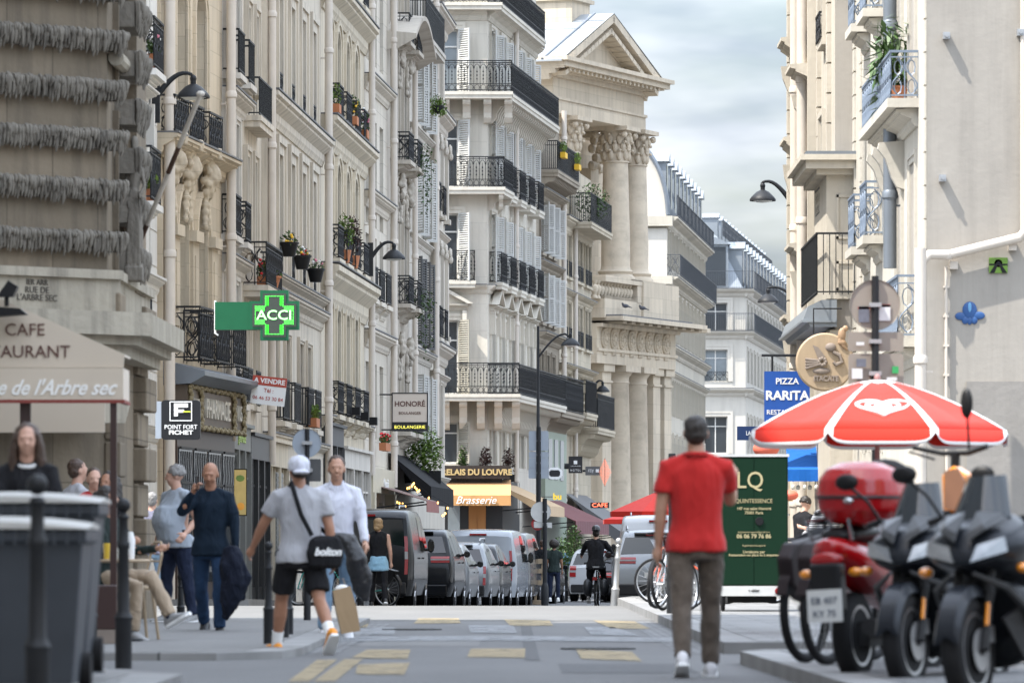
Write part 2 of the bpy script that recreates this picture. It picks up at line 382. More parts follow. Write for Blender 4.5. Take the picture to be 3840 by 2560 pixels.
class Facade:
 def __init__(s,name,label,cat,x0,d0,x1,d1,h,m,depth=9,group=None):
  s.P0=Vector(((x0-1920)/F*d0,d0));s.P1=Vector(((x1-1920)/F*d1,d1));s.L=(s.P1-s.P0).length
  s.t=(s.P1-s.P0)/s.L;s.g=min(zg(d0),zg(d1))-.05;s.h=h;s.m=m;s.depth=depth
  s.root=thing(name,label,cat,(s.P0.x,s.P0.y,s.g),math.atan2(s.t.y,s.t.x),group)
  s.op=[]
 def u(s,x,off=0):
  k=(x-1920)/F;px,py=s.P0.x-s.t.y*off,s.P0.y+s.t.x*off;return(k*py-px)/(s.t.x-k*s.t.y)
 def z(s,x,y,off=0):
  Y=s.P0.y+s.t.x*off+s.u(x,off)*s.t.y;return CAMZ+(HZ-y)/F*Y-s.g
 def w2l(s,p):
  d=Vector((p[0],p[1]))-s.P0;return(d.dot(s.t),-(d.x*s.t.y-d.y*s.t.x),p[2]-s.g)
 def world(s,u,y,z):
  n=Vector((-s.t.y,s.t.x));q=s.P0+s.t*u+n*y;return Vector((q.x,q.y,z+s.g))
 def inst(s,key,make,loc,parent=None):
  """first use builds the part, later ones share its mesh"""
  if key in _cache:o=dup(_cache[key],parent or s.root,loc=loc)
  else:
   o=make(parent or s.root);o.location=loc;_cache[key]=o
  return o
 def window(s,uc,w,z0,z1,r=0,sur=.16,proj=.07,style='std',pane=None,rail=None,rh=.6,rp=.22,sill=True,shut=None,ang=8,hood=None,key_n=None,frame='wood_white',rd=RD):
  pane=pane or random.choice(('glass','glass','glass_pale'));h=z1-z0;s.op.append((uc,w,z0,z1,r,rd))
  hk=round(h,2)
  def mk(parent):
   b=MB();f=.06;y0,y1=rd-.1,rd-.03
   b.box(-w/2,y0,0,-w/2+f,y1,h);b.box(w/2-f,y0,0,w/2,y1,h);b.box(-w/2+f,y0,0,w/2-f,y1,f);b.box(-w/2+f,y0,h-f-r*.3,w/2-f,y1,h)
   b.box(-.03,y0+.003,f,.03,y1,h-f);b.box(-w/2+f,y0+.002,h*.72,w/2-f,y1,h*.72+.05)
   o=b.build('window',M[frame],parent)
   p=MB();p.box(-w/2+.01,rd-.055,.01,w/2-.01,rd-.04,h-.01);p.build('pane',M[pane],o)
   if sur:
    q=MB();ribbon(q,w,h,r,0,sur,proj*.6);ribbon(q,w,h,r,sur*.62,sur+.03,proj)
    q.build('surround',s.m,o)
   if sill:
    q=MB();q.box(-w/2-sur-.06,-.13,-.1,w/2+sur+.06,.1,0);q.build('sill',s.m,o)
   if hood:
    q=MB();cornice_mb(q,-w/2-sur-.12,w/2+sur+.12,h+sur+.12,.22,.28)
    if hood=='ped':
     a=w/2+sur+.22;zz=h+sur+.34
     q.prism([(-a,zz),(a,zz),(0,zz+a*.5)],-.12,.03);q.prism([(-a-.08,zz),(-a+.12,zz),(0,zz+a*.5-.02),(a-.12,zz),(a+.08,zz),(0,zz+a*.5+.12)],-.34,-.1)
    for sx in(-1,1):q.box(sx*(w/2+sur)-.07,-.2,h-.45,sx*(w/2+sur)+.07,.02,h+sur+.12)
    q.build('hood',s.m,o)
   if shut:
    sb=shutter_mb(w/2,h-r*.3)
    for sx in(-1,1):
     q=sb.build('shutter',M[shut],o,loc=(sx*w/2,-.03,0)) if sx==1 else sb.build('shutter',M[shut],o,loc=(-w/2,-.03,0))
     q.rotation_euler=(0,0,-R(ang) if sx==1 else R(180+ang))
   if rail:
    q=rail_mb(w+(.3 if rp>.08 else .02),rh,rp,rail);q.build('railing',M['iron'],o,fix=False)
    if rp>.15:
     q=MB();a=w/2+.2;q.box(-a,-rp-.05,-.14,a,.02,-.03);cornice_mb(q,-a+.1,a-.1,-.42,.3,rp*.9);q.build('balcony_slab',s.m,o)
   return o
  key=('win',round(w,2),hk,r,sur,proj,style,pane,rail,rh,rp,sill,shut,ang,hood,s.m.name,frame)
  return s.inst(key,mk,(uc,0,z0))
 def row(s,bays,xr,ytop,ybot,w=None,**k):
  """bays: list of (xL, xR) pixel spans or single centre; xr: reference column for the two heights"""
  z0=s.z(xr,ybot);z1=z0+(ybot-ytop)/F*(s.P0.y+s.u(xr)*s.t.y)
  out=[]
  for b in bays:
   if isinstance(b,tuple):a,c=s.u(b[0]),s.u(b[1]);uc=(a+c)/2;ww=w or round(abs(c-a),2)
   else:uc=s.u(b);ww=w
   out.append(s.window(uc,ww,z0,z1,**k))
  return out
 def cornice(s,z,h=.35,p=.4,u0=None,u1=None,name='cornice',m=None):
  p*=.78;b=MB();cornice_mb(b,(u0 if u0 is not None else .005),(u1 if u1 is not None else s.L-.005),z-h,h,p)
  if p>.2:b.box((u0 or 0)+.004,-p-.02,z-.02,(u1 or s.L)-.004,.02,z+.012,1)
  return b.build(name,[m or s.m,M['lead']],s.root)
 def pipe(s,u,z0,z1,r=.07,off=.13,m='pipe',hopper=False):
  b=MB();b.tube([(u,-off,z0),(u,-off,z1)],r,10)
  z=z0+1.1
  while z<z1:
   b.lathe([(r+.004,0),(r+.022,.02),(r+.022,.1),(r+.004,.14)],(u,-off,z),10);b.box(u-.02,-off,z-.12,u+.02,.02,z-.09);z+=2.7
  if hopper:b.lathe([(r,0),(r*2,.3),(r*2,.42),(r*1.4,.42)],(u,-off,z1-.1),8)
  o=b.build('drainpipe',M[m],s.root,smooth=True);return o
 def balcony(s,u0,u1,z,proj=.8,h=1.0,style='arcade',slab=.18,corbel=0,ch=.55,cd=None,m=None,cw=.07):
  b=MB();b.box(u0+.03,-proj+.03,z-slab*.6,u1-.03,.02,z-slab-.05);b.box(u0,-proj,z-slab*.6,u1,.02,z)
  o=b.build('balcony',m or s.m,s.root)
  r=MB();e=.05
  rail_run(r,(u0+e,-proj+e,z),(u1-e,-proj+e,z),h,style)
  rail_run(r,(u0+e,0,z),(u0+e,-proj+e,z),h,style);rail_run(r,(u1-e,-proj+e,z),(u1-e,0,z),h,style)
  r.build('railing',M['iron'],o,fix=False)
  if corbel:
   n=max(2,round((u1-u0)/corbel));cd=cd or proj*.85;zt=z-slab-.05
   prof=[(.03,0),(-cd,0),(-cd,-.1),(-cd*.9,-.18),(-cd*.62,-.2),(-cd*.42,-.32*ch/.55),(-cd*.38,-ch*.8),(-cd*.2,-ch),(.03,-ch*1.05)]
   for i in range(n):
    u=u0+.15+(u1-u0-.3)*i/(n-1)
    def mk(p):
     q=MB();q.prism(prof,-cw,cw,plane='yz');return q.build('corbel',s.m,p)
    s.inst(('corb',proj,ch,s.m.name,cw),mk,(u,0,zt),o)
  return o
 def flowers(s,uc,z,w=.9,y=-.2,kind='red',label=None,h=.3,pot='terra'):
  return planter(s.world(uc,y,z),w,s.root.rotation_euler[2],kind,label,h,pot)
 def finish(s,back=True,left=True):
  us=sorted({0.0,s.L}|{round(o[0]-o[1]/2,4) for o in s.op}|{round(o[0]+o[1]/2,4) for o in s.op})
  zs=sorted({-.6,s.h}|{round(o[2],4) for o in s.op}|{round(o[3],4) for o in s.op})
  us=[u for u in us if-1e-4<=u<=s.L+1e-4]
  b=MB()
  rects=[(o[0]-o[1]/2,o[0]+o[1]/2,o[2],o[3]) for o in s.op]
  for k in range(len(zs)-1):
   zc=(zs[k]+zs[k+1])/2;run=None
   for i in range(len(us)-1):
    uc=(us[i]+us[i+1])/2
    hole=any(a<uc<c and p<zc<q for a,c,p,q in rects)
    if not hole:
     if run is None:run=us[i]
    if hole or i==len(us)-2:
     e=us[i] if hole else us[i+1]
     if run is not None and e>run:b.quad((run,0,zs[k]),(e,0,zs[k]),(e,0,zs[k+1]),(run,0,zs[k+1]))
     run=None
  for uc,w,z0,z1,r,rd in s.op:
   o=[(x+uc,z+z0) for(x,z),n in outline(w,z1-z0,r)]
   for(xa,za),(xb,zb) in zip(o,o[1:]):
    b.quad((xa,0,za),(xa,rd,za),(xb,rd,zb),(xb,0,zb))
    if r>0 and za>z0+.01 and zb>z0+.01 and abs(xa-xb)>1e-4:
     b.quad((xa,0,za),(xb,0,zb),(xb,0,z1),(xa,0,z1))
   b.quad((uc-w/2,0,z0),(uc+w/2,0,z0),(uc+w/2,rd,z0),(uc-w/2,rd,z0))
  if back:
   D=s.depth;e=.0;h=s.h
   if left:b.quad((0,0,-.6),(0,0,h),(0,D,h),(0,D,-.6))
   b.quad((s.L,0,-.6),(s.L,D,-.6),(s.L,D,h),(s.L,0,h))
   b.quad((0,0,h),(s.L,0,h),(s.L,D,h),(0,D,h));b.quad((0,D,-.6),(0,D,h),(s.L,D,h),(s.L,D,-.6))
  return b.build('wall',s.m,s.root,fix=False)
def leaves(mb,c,r,n,size=.05,m=0,droop=0):
 c=Vector(c)
 for i in range(n):
  d=Vector((random.gauss(0,1),random.gauss(0,1),random.gauss(0,1)));d=d.normalized()*(random.random()**.45)
  p=c+Vector((d.x*r[0],d.y*r[1],d.z*r[2]))
  a=Vector((random.uniform(-1,1),random.uniform(-1,1),random.uniform(-.8,.8)-droop)).normalized();b=a.cross(Vector((random.random(),random.random(),1))).normalized()
  s=size*random.uniform(.6,1.4)
  mb.add([p-a*s,p+b*s*.5,p+a*s,p-b*s*.5],[(0,1,2,3)],m)
def planter(p,w,rz,kind,label,h=.3,pot='terra',group=None):
 t=thing('potted_plant',label or 'potted plant on a window sill','plant',p,rz,group)
 b=MB()
 if w>.5:b.prism([(-w/2+.03,0),(w/2-.03,0),(w/2,.2),(-w/2,.2)],-.09,.09)
 else:b.lathe([(w*.3,0),(w*.45,.26),(w*.5,.26),(w*.5,.3),(w*.42,.3),(w*.4,.26)],n=12)
 b.build('pot',M[pot],t,smooth=w<=.5)
 f=MB();leaves(f,(0,0,.2+h/2),(w*.52,.13 if w>.5 else w*.5,h*.6),int(140*max(w,.4)*(1+h)),.045)
 f.build('foliage',M['leaf_light' if kind=='light' else('leaf_red' if kind=='dark' else 'leaf')],t,fix=False)
 if kind in('red','yellow','mixed','pink'):
  f=MB();mats={'red':['red'],'yellow':['yellowp'],'mixed':['yellowp','white','red'],'pink':['pink','white']}[kind]
  for i in range(int(16*max(w,.5))):
   q=(random.uniform(-w/2,w/2),random.uniform(-.12,.05),random.uniform(.25,.25+h));f.ell(q,(.035,.035,.03),6,4,random.randrange(len(mats)))
  f.build('blossoms',[M[k] for k in mats],t)
 return t
M['pink']=mat('pink_petal',(.6,.18,.25),.6)
def shop(f,u0,u1,z1,m,n=2,text_=None,tm='white',glass='glass',riser=.5,fas=.45,p=.18,size=.26):
 """shopfront: pilasters, stall riser, glazing bars, fascia board"""
 b=MB();b.box(u0,-p,z1-fas,u1,.02,z1);b.box(u0-.03,-p-.08,z1,u1+.03,.02,z1+.07);b.box(u0,-p+.03,-.4,u1,.02,riser)
 w_=(u1-u0)/n
 for i in range(n+1):u=u0+w_*i;b.box(max(u0,u-.07),-p-.02,-.4,min(u1,u+.07),.02,z1-fas)
 for i in range(n):
  for q in(.33,.66):b.box(u0+w_*(i+q)-.02,-p+.04,riser,u0+w_*(i+q)+.02,.02,z1-fas)
  b.box(u0+w_*i,-p+.05,z1-fas-.55,u0+w_*(i+1),.02,z1-fas-.5)
 o=b.build('shopfront',m,f.root);b=MB();b.box(u0+.02,-p+.09,riser-.02,u1-.02,-.01,z1-fas+.02);b.build('shop_window',M[glass],o)
 if text_:text(text_,'lettering',size,M[tm],o,((u0+u1)/2,-p-.012,z1-fas/2),depth=.01)
 return o
 # ---------------------------------------------------------------- ground
def road_mat(name,base,sc=1.0,dark=.75):
 m,t,b=newmat(name);N=t.nodes.new;K=t.links.new
 tc=N('ShaderNodeTexCoord')
 n=N('ShaderNodeTexNoise');n.inputs['Scale'].default_value=.8*sc;n.inputs['Detail'].default_value=9;n.inputs['Roughness'].default_value=.7;rp=N('ShaderNodeMapping');rp.inputs['Scale'].default_value=(1,.3,1);K(tc.outputs['Object'],rp.inputs[0]);K(rp.outputs[0],n.inputs['Vector'])
 x=N('ShaderNodeMix');x.data_type='RGBA';x.inputs['A'].default_value=c4(base,dark);x.inputs['B'].default_value=c4(base,1.45);K(n.outputs['Fac'],x.inputs['Factor'])
 n2=N('ShaderNodeTexNoise');n2.inputs['Scale'].default_value=38;n2.inputs['Detail'].default_value=8;n2.inputs['Roughness'].default_value=.8;K(tc.outputs['Object'],n2.inputs['Vector'])
 y=N('ShaderNodeMix');y.data_type='RGBA';y.blend_type='OVERLAY';y.inputs['Factor'].default_value=.8;K(x.outputs['Result'],y.inputs['A']);K(n2.outputs['Fac'],y.inputs['B'])
 K(y.outputs['Result'],b.inputs['Base Color']);b.inputs['Roughness'].default_value=.82
 u=N('ShaderNodeBump');u.inputs['Strength'].default_value=.35;u.inputs['Distance'].default_value=.01;K(n2.outputs['Fac'],u.inputs['Height']);K(u.outputs[0],b.inputs['Normal'])
 return m
def slab_mat(name,base,bw,bh,mort=.55,ms=.012,var=.18):
 m,t,b=newmat(name);N=t.nodes.new;K=t.links.new
 tc=N('ShaderNodeTexCoord');br=N('ShaderNodeTexBrick');br.inputs['Scale'].default_value=1;br.inputs['Brick Width'].default_value=bw;br.inputs['Row Height'].default_value=bh
 br.inputs['Mortar Size'].default_value=ms;br.inputs['Color1'].default_value=c4(base,1-var);br.inputs['Color2'].default_value=c4(base,1+var);br.inputs['Mortar'].default_value=c4(base,mort)
 K(tc.outputs['Object'],br.inputs['Vector'])
 n2=N('ShaderNodeTexNoise');n2.inputs['Scale'].default_value=1.2;n2.inputs['Detail'].default_value=8;K(tc.outputs['Object'],n2.inputs['Vector'])
 y=N('ShaderNodeMix');y.data_type='RGBA';y.blend_type='OVERLAY';y.inputs['Factor'].default_value=.6;K(br.outputs['Color'],y.inputs['A']);K(n2.outputs['Fac'],y.inputs['B'])
 hs=N('ShaderNodeHueSaturation');hs.inputs['Saturation'].default_value=.5;K(y.outputs['Result'],hs.inputs['Color'])
 K(hs.outputs[0],b.inputs['Base Color']);b.inputs['Roughness'].default_value=.8
 u=N('ShaderNodeBump');u.inputs['Strength'].default_value=.6;u.inputs['Distance'].default_value=.015;u.invert=True;K(br.outputs['Fac'],u.inputs['Height']);K(u.outputs[0],b.inputs['Normal'])
 return m
M['asphalt']=road_mat('asphalt',(.092,.091,.09))
M['pave']=road_mat('pavement_asphalt',(.14,.137,.132))
M['granite']=slab_mat('granite_kerb',(.19,.185,.175),1.1,5,.4)
M['slabs']=slab_mat('paving_slabs',(.17,.167,.16),.9,.45,.6)
M['setts']=slab_mat('granite_setts',(.15,.15,.15),.18,.12,.4,.015,.3)
M['pale']=road_mat('pale_concrete_setts',(.115,.113,.108))
def sheet(name,m,X0,X1,Y0,Y1,dz,kind='structure',thick=0,step=6):
 """strip that follows the fall of the street; X0/X1 may be functions of Y"""
 f0=X0 if callable(X0) else(lambda y:X0);f1=X1 if callable(X1) else(lambda y:X1)
 ys=[Y0];
 for a,_ in ZP:
  if Y0<a<Y1:ys.append(a)
 y=Y0
 while y<Y1:ys.append(y);y+=step
 ys=sorted(set(ys+[Y1]));b=MB()
 if thick:
  b.loft([[(f0(y),y,zg(y)+dz-thick),(f1(y),y,zg(y)+dz-thick),(f1(y),y,zg(y)+dz),(f0(y),y,zg(y)+dz)] for y in ys])
 else:
  for p,q in zip(ys,ys[1:]):b.quad((f0(p),p,zg(p)+dz),(f1(p),p,zg(p)+dz),(f1(q),q,zg(q)+dz),(f0(q),q,zg(q)+dz))
 o=b.build(name,m);tag(o,kind=kind);return o
sheet('ground',M['asphalt'],-900,900,-60,3000,-.012,step=100)
def cr_l(Y):
 pts=[(90,-4.55),(108,-4.2),(137,-3.3),(165,-1.7),(178,-.2),(200,1.9),(240,6)]
 for(a,x),(b,y) in zip(pts,pts[1:]):
  if Y<=b:return x+(y-x)*(Y-a)/(b-a)
 return pts[-1][1]
def cr_r(Y):
 pts=[(30,1.75),(88,1.8),(96,2.0),(104,4.4),(120,4.5),(140,4.8),(165,5.2),(200,9),(240,14)]
 for(a,x),(b,y) in zip(pts,pts[1:]):
  if Y<=b:return x+(y-x)*(Y-a)/(b-a)
 return pts[-1][1]
sheet('road',M['asphalt'],-30,30,5,66.5,.0,step=4)
# raised pale crossing table of the side street
sheet('side_street_table',M['pale'],-60,lambda y:1.8,66.5,94,.004,step=3)
# left pavement in front of the cafe
def kerbed(name,poly,z=.12,m='pave'):
 b=MB();b.prism(poly,-.1,z,plane='xy');o=b.build(name,M[m]);tag(o,kind='structure');return o
def inset_poly(poly,d):
 n=len(poly);out=[]
 for i in range(n):
  a,b,c=Vector(poly[i-1]),Vector(poly[i]),Vector(poly[(i+1)%n])
  e1=(b-a).normalized();e2=(c-b).normalized();n1=Vector((-e1.y,e1.x));n2=Vector((-e2.y,e2.x));q=(n1+n2)
  q=q/max(.3,q.length_squared/2);out.append(tuple(b+q*d))
 return out
pl=[(-14,41.5),(-2.3,41.5),(-1.82,42.3),(-1.72,44),(-1.72,64.6),(-14,64.6)]
kerbed('kerb_left',pl,.06,'granite');kerbed('pavement_left',inset_poly(pl,.3),.064,'pave')
pl=[(-14,18),(-1.95,18),(-1.95,31.5),(-2.6,33.2),(-14,33.8)]
kerbed('kerb_near',pl,.118,'granite');kerbed('pavement_near',inset_poly(pl,.3),.122,'pave')
# right pavement
pl=[(1.76,44.3),(14,43.2),(14,93.5),(2.1,93.5),(1.78,90)]
kerbed('kerb_right',pl,.098,'granite');kerbed('pavement_right',inset_poly(pl,.3),.102,'slabs')
pl=[(2.6,15),(14,15),(14,41),(1.95,41),(1.72,40.2),(1.9,30)]
kerbed('kerb_near_right',pl,.098,'granite');kerbed('pavement_near_right',inset_poly(pl,.3),.102,'setts')
sheet('kerb_far_left',M['granite'],lambda y:cr_l(y)-.28,cr_l,91.5,240,.12,thick=.2,step=4)
sheet('pavement_far_left',M['pave'],lambda y:cr_l(y)-9,lambda y:cr_l(y)-.28,91.5,240,.118,thick=.2,step=4)
sheet('kerb_far_right',M['granite'],cr_r,lambda y:cr_r(y)+.28,95,240,.12,thick=.2,step=4)
sheet('pavement_far_right',M['slabs'],lambda y:cr_r(y)+.28,lambda y:cr_r(y)+9,95,240,.118,thick=.2,step=4)
# painted marks
def worn_paint(name,col,wear=.5):
 m,t,b=newmat(name);N=t.nodes.new;K=t.links.new
 tc=N('ShaderNodeTexCoord');n=N('ShaderNodeTexNoise');n.inputs['Scale'].default_value=4;n.inputs['Detail'].default_value=9;n.inputs['Roughness'].default_value=.7;K(tc.outputs['Object'],n.inputs['Vector'])
 r=N('ShaderNodeValToRGB');r.color_ramp.elements[0].position=wear-.08;r.color_ramp.elements[1].position=wear+.06;r.color_ramp.elements[0].color=(.05,.05,.05,1);r.color_ramp.elements[1].color=(.92,.92,.92,1);b.inputs['Base Color'].default_value=c4(col);K(n.outputs['Fac'],r.inputs[0]);K(r.outputs[0],b.inputs['Alpha']);b.inputs['Roughness'].default_value=.8
 return m
M['mark_y']=worn_paint('worn_yellow_paint',(.27,.21,.115),.44);M['mark_w']=worn_paint('worn_white_paint',(.21,.215,.22),.44)
def gp(x,y):d=F*CAMZ/(y-HZ);return((x-1920)/F*d,d)
def mark(name,pts,m,z=.006):
 b=MB();q=[gp(*p) for p in pts];b.add([(x,y,z) for x,y in q],[tuple(range(len(q)))]);o=b.build(name,M[m]);tag(o,kind='structure')
Yl=[[(1570,2318),(1720,2318),(1728,2336),(1550,2338)],[(1890,2322),(2060,2326),(2075,2346),(1912,2346)],[(2225,2326),(2380,2330),(2440,2358),(2290,2356)],[(1375,2436),(1540,2436),(1528,2470),(1318,2466)],[(1765,2432),(1970,2432),(1968,2466),(1752,2464)],[(2160,2436),(2370,2444),(2408,2480),(2180,2470)],[(1240,2326),(1386,2326),(1376,2354),(1230,2358)]]
for p in Yl:mark('crossing_mark_yellow',p,'mark_y')
Wl=[[(1355,2352),(1485,2352),(1478,2380),(1320,2378)],[(1755,2344),(1925,2344),(1940,2374),(1765,2372)],[(2190,2350),(2300,2350),(2400,2384),(2215,2380)],[(1060,2388),(1880,2384),(2560,2392),(2560,2408),(1880,2402),(1060,2406)],[(1340,2492),(1538,2484),(1516,2530),(1334,2528)]]
for p in Wl[:4]:mark('crossing_mark_white',p,'mark_w')
mark('parking_mark',Wl[4],'mark_y')
mark('lane_line',[(1190,2474),(1264,2474),(1160,2556),(1080,2556)],'mark_y');mark('lane_line',[(1290,2472),(1362,2470),(1255,2556),(1175,2556)],'mark_y')
# repairs, gutters and covers
M['patch']=road_mat('newer_asphalt_patch',(.055,.055,.056));M['patch_l']=road_mat('older_asphalt_patch',(.125,.122,.118));M['castiron']=slab_mat('cast_iron_cover',(.07,.068,.065),.05,.05,.5,.01,.1)
for i,(x0,x1,y0,y1,m) in enumerate(((-1.4,-.3,48,53,'patch_l'),(.35,1.3,37,40.2,'patch'),(.1,.22,41.5,62,'patch'))):sheet('asphalt_patch',M[m],x0,x1,y0,y1,.002+i*.0008)
sheet('gutter_strip',M['setts'],-1.72,-1.45,44.5,64,.003);sheet('gutter_strip',M['setts'],1.4,1.72,44.5,66,.003)
for i,(x,y,l) in enumerate(((.75,46.5,'round iron drain cover on the road near the right gutter'),(-1.1,58.5,'round iron drain cover near the left kerb'))):
 b=MB();b.lathe([(0,.009),(.27,.009),(.27,.012),(.33,.012),(.33,.004)],(0,0,0),28);o=b.build('drain_cover',M['castiron'],loc=(x,y,0));tag(o,l,'drain cover')
 # ---------------------------------------------------------------- left row of house fronts
S1=stone('cream_ashlar',(.56,.475,.355),1.1,.42,.8,.3)
S2=stone('pale_render',(.59,.55,.49),0,dirt=.5)
S3=stone('grey_beige_render',(.58,.52,.43),0,dirt=.65)
S4=stone('warm_limestone',(.60,.53,.415),0,dirt=.6)
S5=stone('ruled_render',(.60,.545,.46),1.9,.62,.72,.32,blockvar=.03)
S6=stone('weathered_limestone',(.46,.415,.35),0,dirt=.65)
S7=stone('stained_render',(.51,.475,.415),0,dirt=.6)
S8=stone('carved_limestone',(.54,.495,.425),0,dirt=.45)
SW=stone('white_quoin_stone',(.62,.60,.56),0,dirt=.2)
def joints(f,m,u0,u1,z0,z1,step,name='rusticated_block',p=.02,gap=.03):
 b=MB();z=z0
 while z<z1-.1:b.box(u0,-p,z+gap,u1,.02,min(z+step,z1)-.001);z+=step
 return b.build(name,m,f.root)
M['rollshut']=mat('grey_roller_shutter',(.22,.22,.21),.5,.3,.1);M['neon_soft']=mat('yellow_green_lettering',(.45,.6,.2),.5)
# white house on the corner of the side street
f=Facade('townhouse','narrow white rendered townhouse with block quoins between the dark stone corner and the pharmacy','house',480,89.6,586,94.2,20,SW,8)
f.row([(500,535)],520,440,760,w=1.3,rail='scroll',rh=.9,rp=.3,hood='y')
f.row([(500,535)],520,-260,268,w=1.3,rail='scroll',rh=.85,rp=.35,hood='y')
f.row([(500,535)],520,960,1270,w=1.3,rail='scroll',rh=.8,rp=.15)
joints(f,SW,f.u(560),f.L-.05,-.2,19,.62)
f.cornice(f.z(560,1030),.3,.25);f.cornice(f.z(560,1590),.3,.25);f.finish();FW=f
f.flowers(f.u(518),f.z(520,268)+.05,.9,-.25,'pink','window box of pink flowers behind green iron railing on the white quoined house')
f.flowers(f.u(518),f.z(520,770)+.05,.7,-.2,'light','small box of pale flowers on the lower sill of the white quoined house')
# pharmacy house
f=Facade('pharmacy_house','cream ashlar house with tall arches, carved masks and the dark wooden pharmacy front','house',586,94.3,832,101.4,21,S1,8)
zt=f.z(617,507)
for a,c in((608,630),(656,700),(730,770)):
 u=(f.u(a)+f.u(c))/2
 f.window(u,1.15,zt,zt+3.0,r=.57,sur=.2,proj=.06,pane='glass',rail='scroll',rh=.66,rp=.3,sill=False)
 f.window(u,1.1,f.z(650,1235),f.z(700,745),r=.55,sur=.22,proj=.1,rail=None,sill=False)
 b=MB();zc=f.z(700,745)
 b.ell((u,-.22,zc+.52),(.17,.17,.24),10,8);b.ell((u,-.36,zc+.50),(.05,.06,.09),8,6)
 for i in range(26):
  a_=2*PI*i/26;rr=.23+.06*math.sin(i*2.3)
  b.ell((u+rr*math.cos(a_)*.95,-.16-.05*math.sin(i*1.7),zc+.5+rr*1.25*math.sin(a_)),(.075,.08,.085),6,5)
 for sx in(-1,1):
  for i in range(5):b.ell((u+sx*(.1+.02*i),-.12,zc+.1-i*.13),(.07,.08,.09),6,5)
 b.prism([(.02,.62),(-.36,.62),(-.36,.74),(-.3,.95),(.02,.98)],u-.14,u+.14,plane='yz',m=0) if False else None
 b.box(u-.13,-.4,zc+.8,u+.13,.06,zc+1.02)
 grow(b,'carved_mask',S1,f.root,.03,1,disp=.022,dscale=.09)
f.cornice(zt,.42,.5)
for xx in(640,712,783):
 u=f.u(xx);b=MB();z0,z1=f.z(700,1235),f.z(700,905)
 b.box(u-.32,-.12,z0,u+.32,.02,z1);b.box(u-.4,-.2,z1,u+.4,.02,z1+.2);b.box(u-.15,-.14,z0+.3,u+.15,-.118,z1-.25,0)
 b.build('pilaster',S1,f.root)
zb=f.z(650,1352)
for a,c in((633,690),(693,757),(764,815)):
 u=(f.u(a)+f.u(c))/2
 r_=rail_mb(1.5,.95,.55,'scroll');r_.build('railing',M['iron'],f.root,fix=False,loc=(u,0,zb))
f.pipe(f.u(594),-.2,20.5,.1,.2);f.pipe(f.u(828),3.2,20.5,.09,.2)
M['bronze']=mat('brown_bronze_paint',(.10,.075,.055),.5,.1,.25,4);M['gilt']=mat('dull_gilt_moulding',(.22,.18,.10),.5,.2,.3,6)
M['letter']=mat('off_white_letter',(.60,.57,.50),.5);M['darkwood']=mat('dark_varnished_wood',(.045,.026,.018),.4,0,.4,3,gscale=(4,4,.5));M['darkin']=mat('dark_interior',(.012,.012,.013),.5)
# zinc hood and sign of the pharmacy
b=MB();z1=zb-.02;ua,uc_=f.u(612),f.L+.5
b.prism([(.02,z1),(-.75,z1-.2),(-.75,z1-.28),(-.5,z1-.42),(.02,z1-.45)],ua,uc_-.35,plane='yz');b.build('zinc_hood',M['zinc'],f.root)
b=MB();zs0,zs1=z1-1.22,z1-.44;b.box(ua+.1,-.42,zs0,f.L-.02,.02,zs1);sb=b.build('sign_board',M['bronze'],f.root)
b=MB();u0,u1=ua+.15,f.L-.07
for i in range(40):
 q=i/39
 for zz in(zs0+.04,zs1-.03):b.ell((u0+(u1-u0)*q,-.45,zz+.02*math.sin(i*1.9)),(.06,.05,.045),6,5)
for uu in(u0+.1,u0+1.25,u1-1.25,u1-.1):
 for k in range(9):b.ell((uu+.07*math.sin(k*2.1),-.45,zs0+.1+(zs1-zs0-.2)*k/8),(.07,.06,.07),6,5)
b.build('gilt_scrollwork',M['gilt'],sb,smooth=True)
text('PHARMACIE','lettering',.5,M['letter'],sb,((u0+u1)/2,-.44,(zs0+zs1)/2),depth=.03,bold=.006)
for uu in(u0+.68,u1-.68):text('115','lettering',.42,M['letter'],sb,(uu,-.44,(zs0+zs1)/2),depth=.03)
# dark shopfront
b=MB();b.box(ua,-.25,-.4,f.L-.02,.02,zs0);sf=b.build('shopfront',M['darkwood'],f.root)
n=4;W=(f.L-ua)/n
for i in range(n):
 a=ua+W*i+.12;c=a+W-.24
 q=MB();q.box(a,-.27,.55,c,-.245,zs0-.35);pn=q.build('shop_window',M['glass'],sf)
 q=MB()
 for k in range(7):
  x=a+(c-a)*(k+.5)/7
  q.tube([(x+.04*math.sin(j*1.6),-.3,zs0-1.6+j*.12) for j in range(11)],.012,4)
 for zz in(zs0-1.62,zs0-.98,zs0-.36):q.box(a,-.31,zz,c,-.28,zz+.04)
 q.build('window_grille',M['iron'],pn,fix=False)
f.finish();FP=f
# house with paired balconies
f=Facade('townhouse','pale rendered townhouse with small balconies on stone brackets right of the pharmacy','house',834,101.4,908,105.5,20,S2,8)
f.row([(838,856),(878,894)],838,-130,270,sur=.12,rail='plain',rh=.8,rp=.3)
f.row([(836,852),(876,890)],838,428,880,sur=.12,rail='scroll',rh=.75,rp=.25)
f.row([(842,856),(876,888)],846,1050,1500,sur=.12,rail='scroll',rh=.7,rp=.2)
f.cornice(f.z(838,325),.35,.35);f.cornice(f.z(838,950),.35,.3)
shop(f,.05,f.L-.05,f.z(870,1600),mat('grey_shop_panel',(.17,.175,.165),.5),3,'green HOUSE','neon_soft');f.finish()
f=Facade('townhouse','pale townhouse with raised window surrounds and a geranium balcony above the pharmacy cross','house',908,105.5,985,110,20,S3,8)
f.row([(918,930),(948,960)],935,40,330,sur=.16,proj=.1)
f.row([(914,926),(944,956)],935,-420,-230,sur=.16,proj=.1)
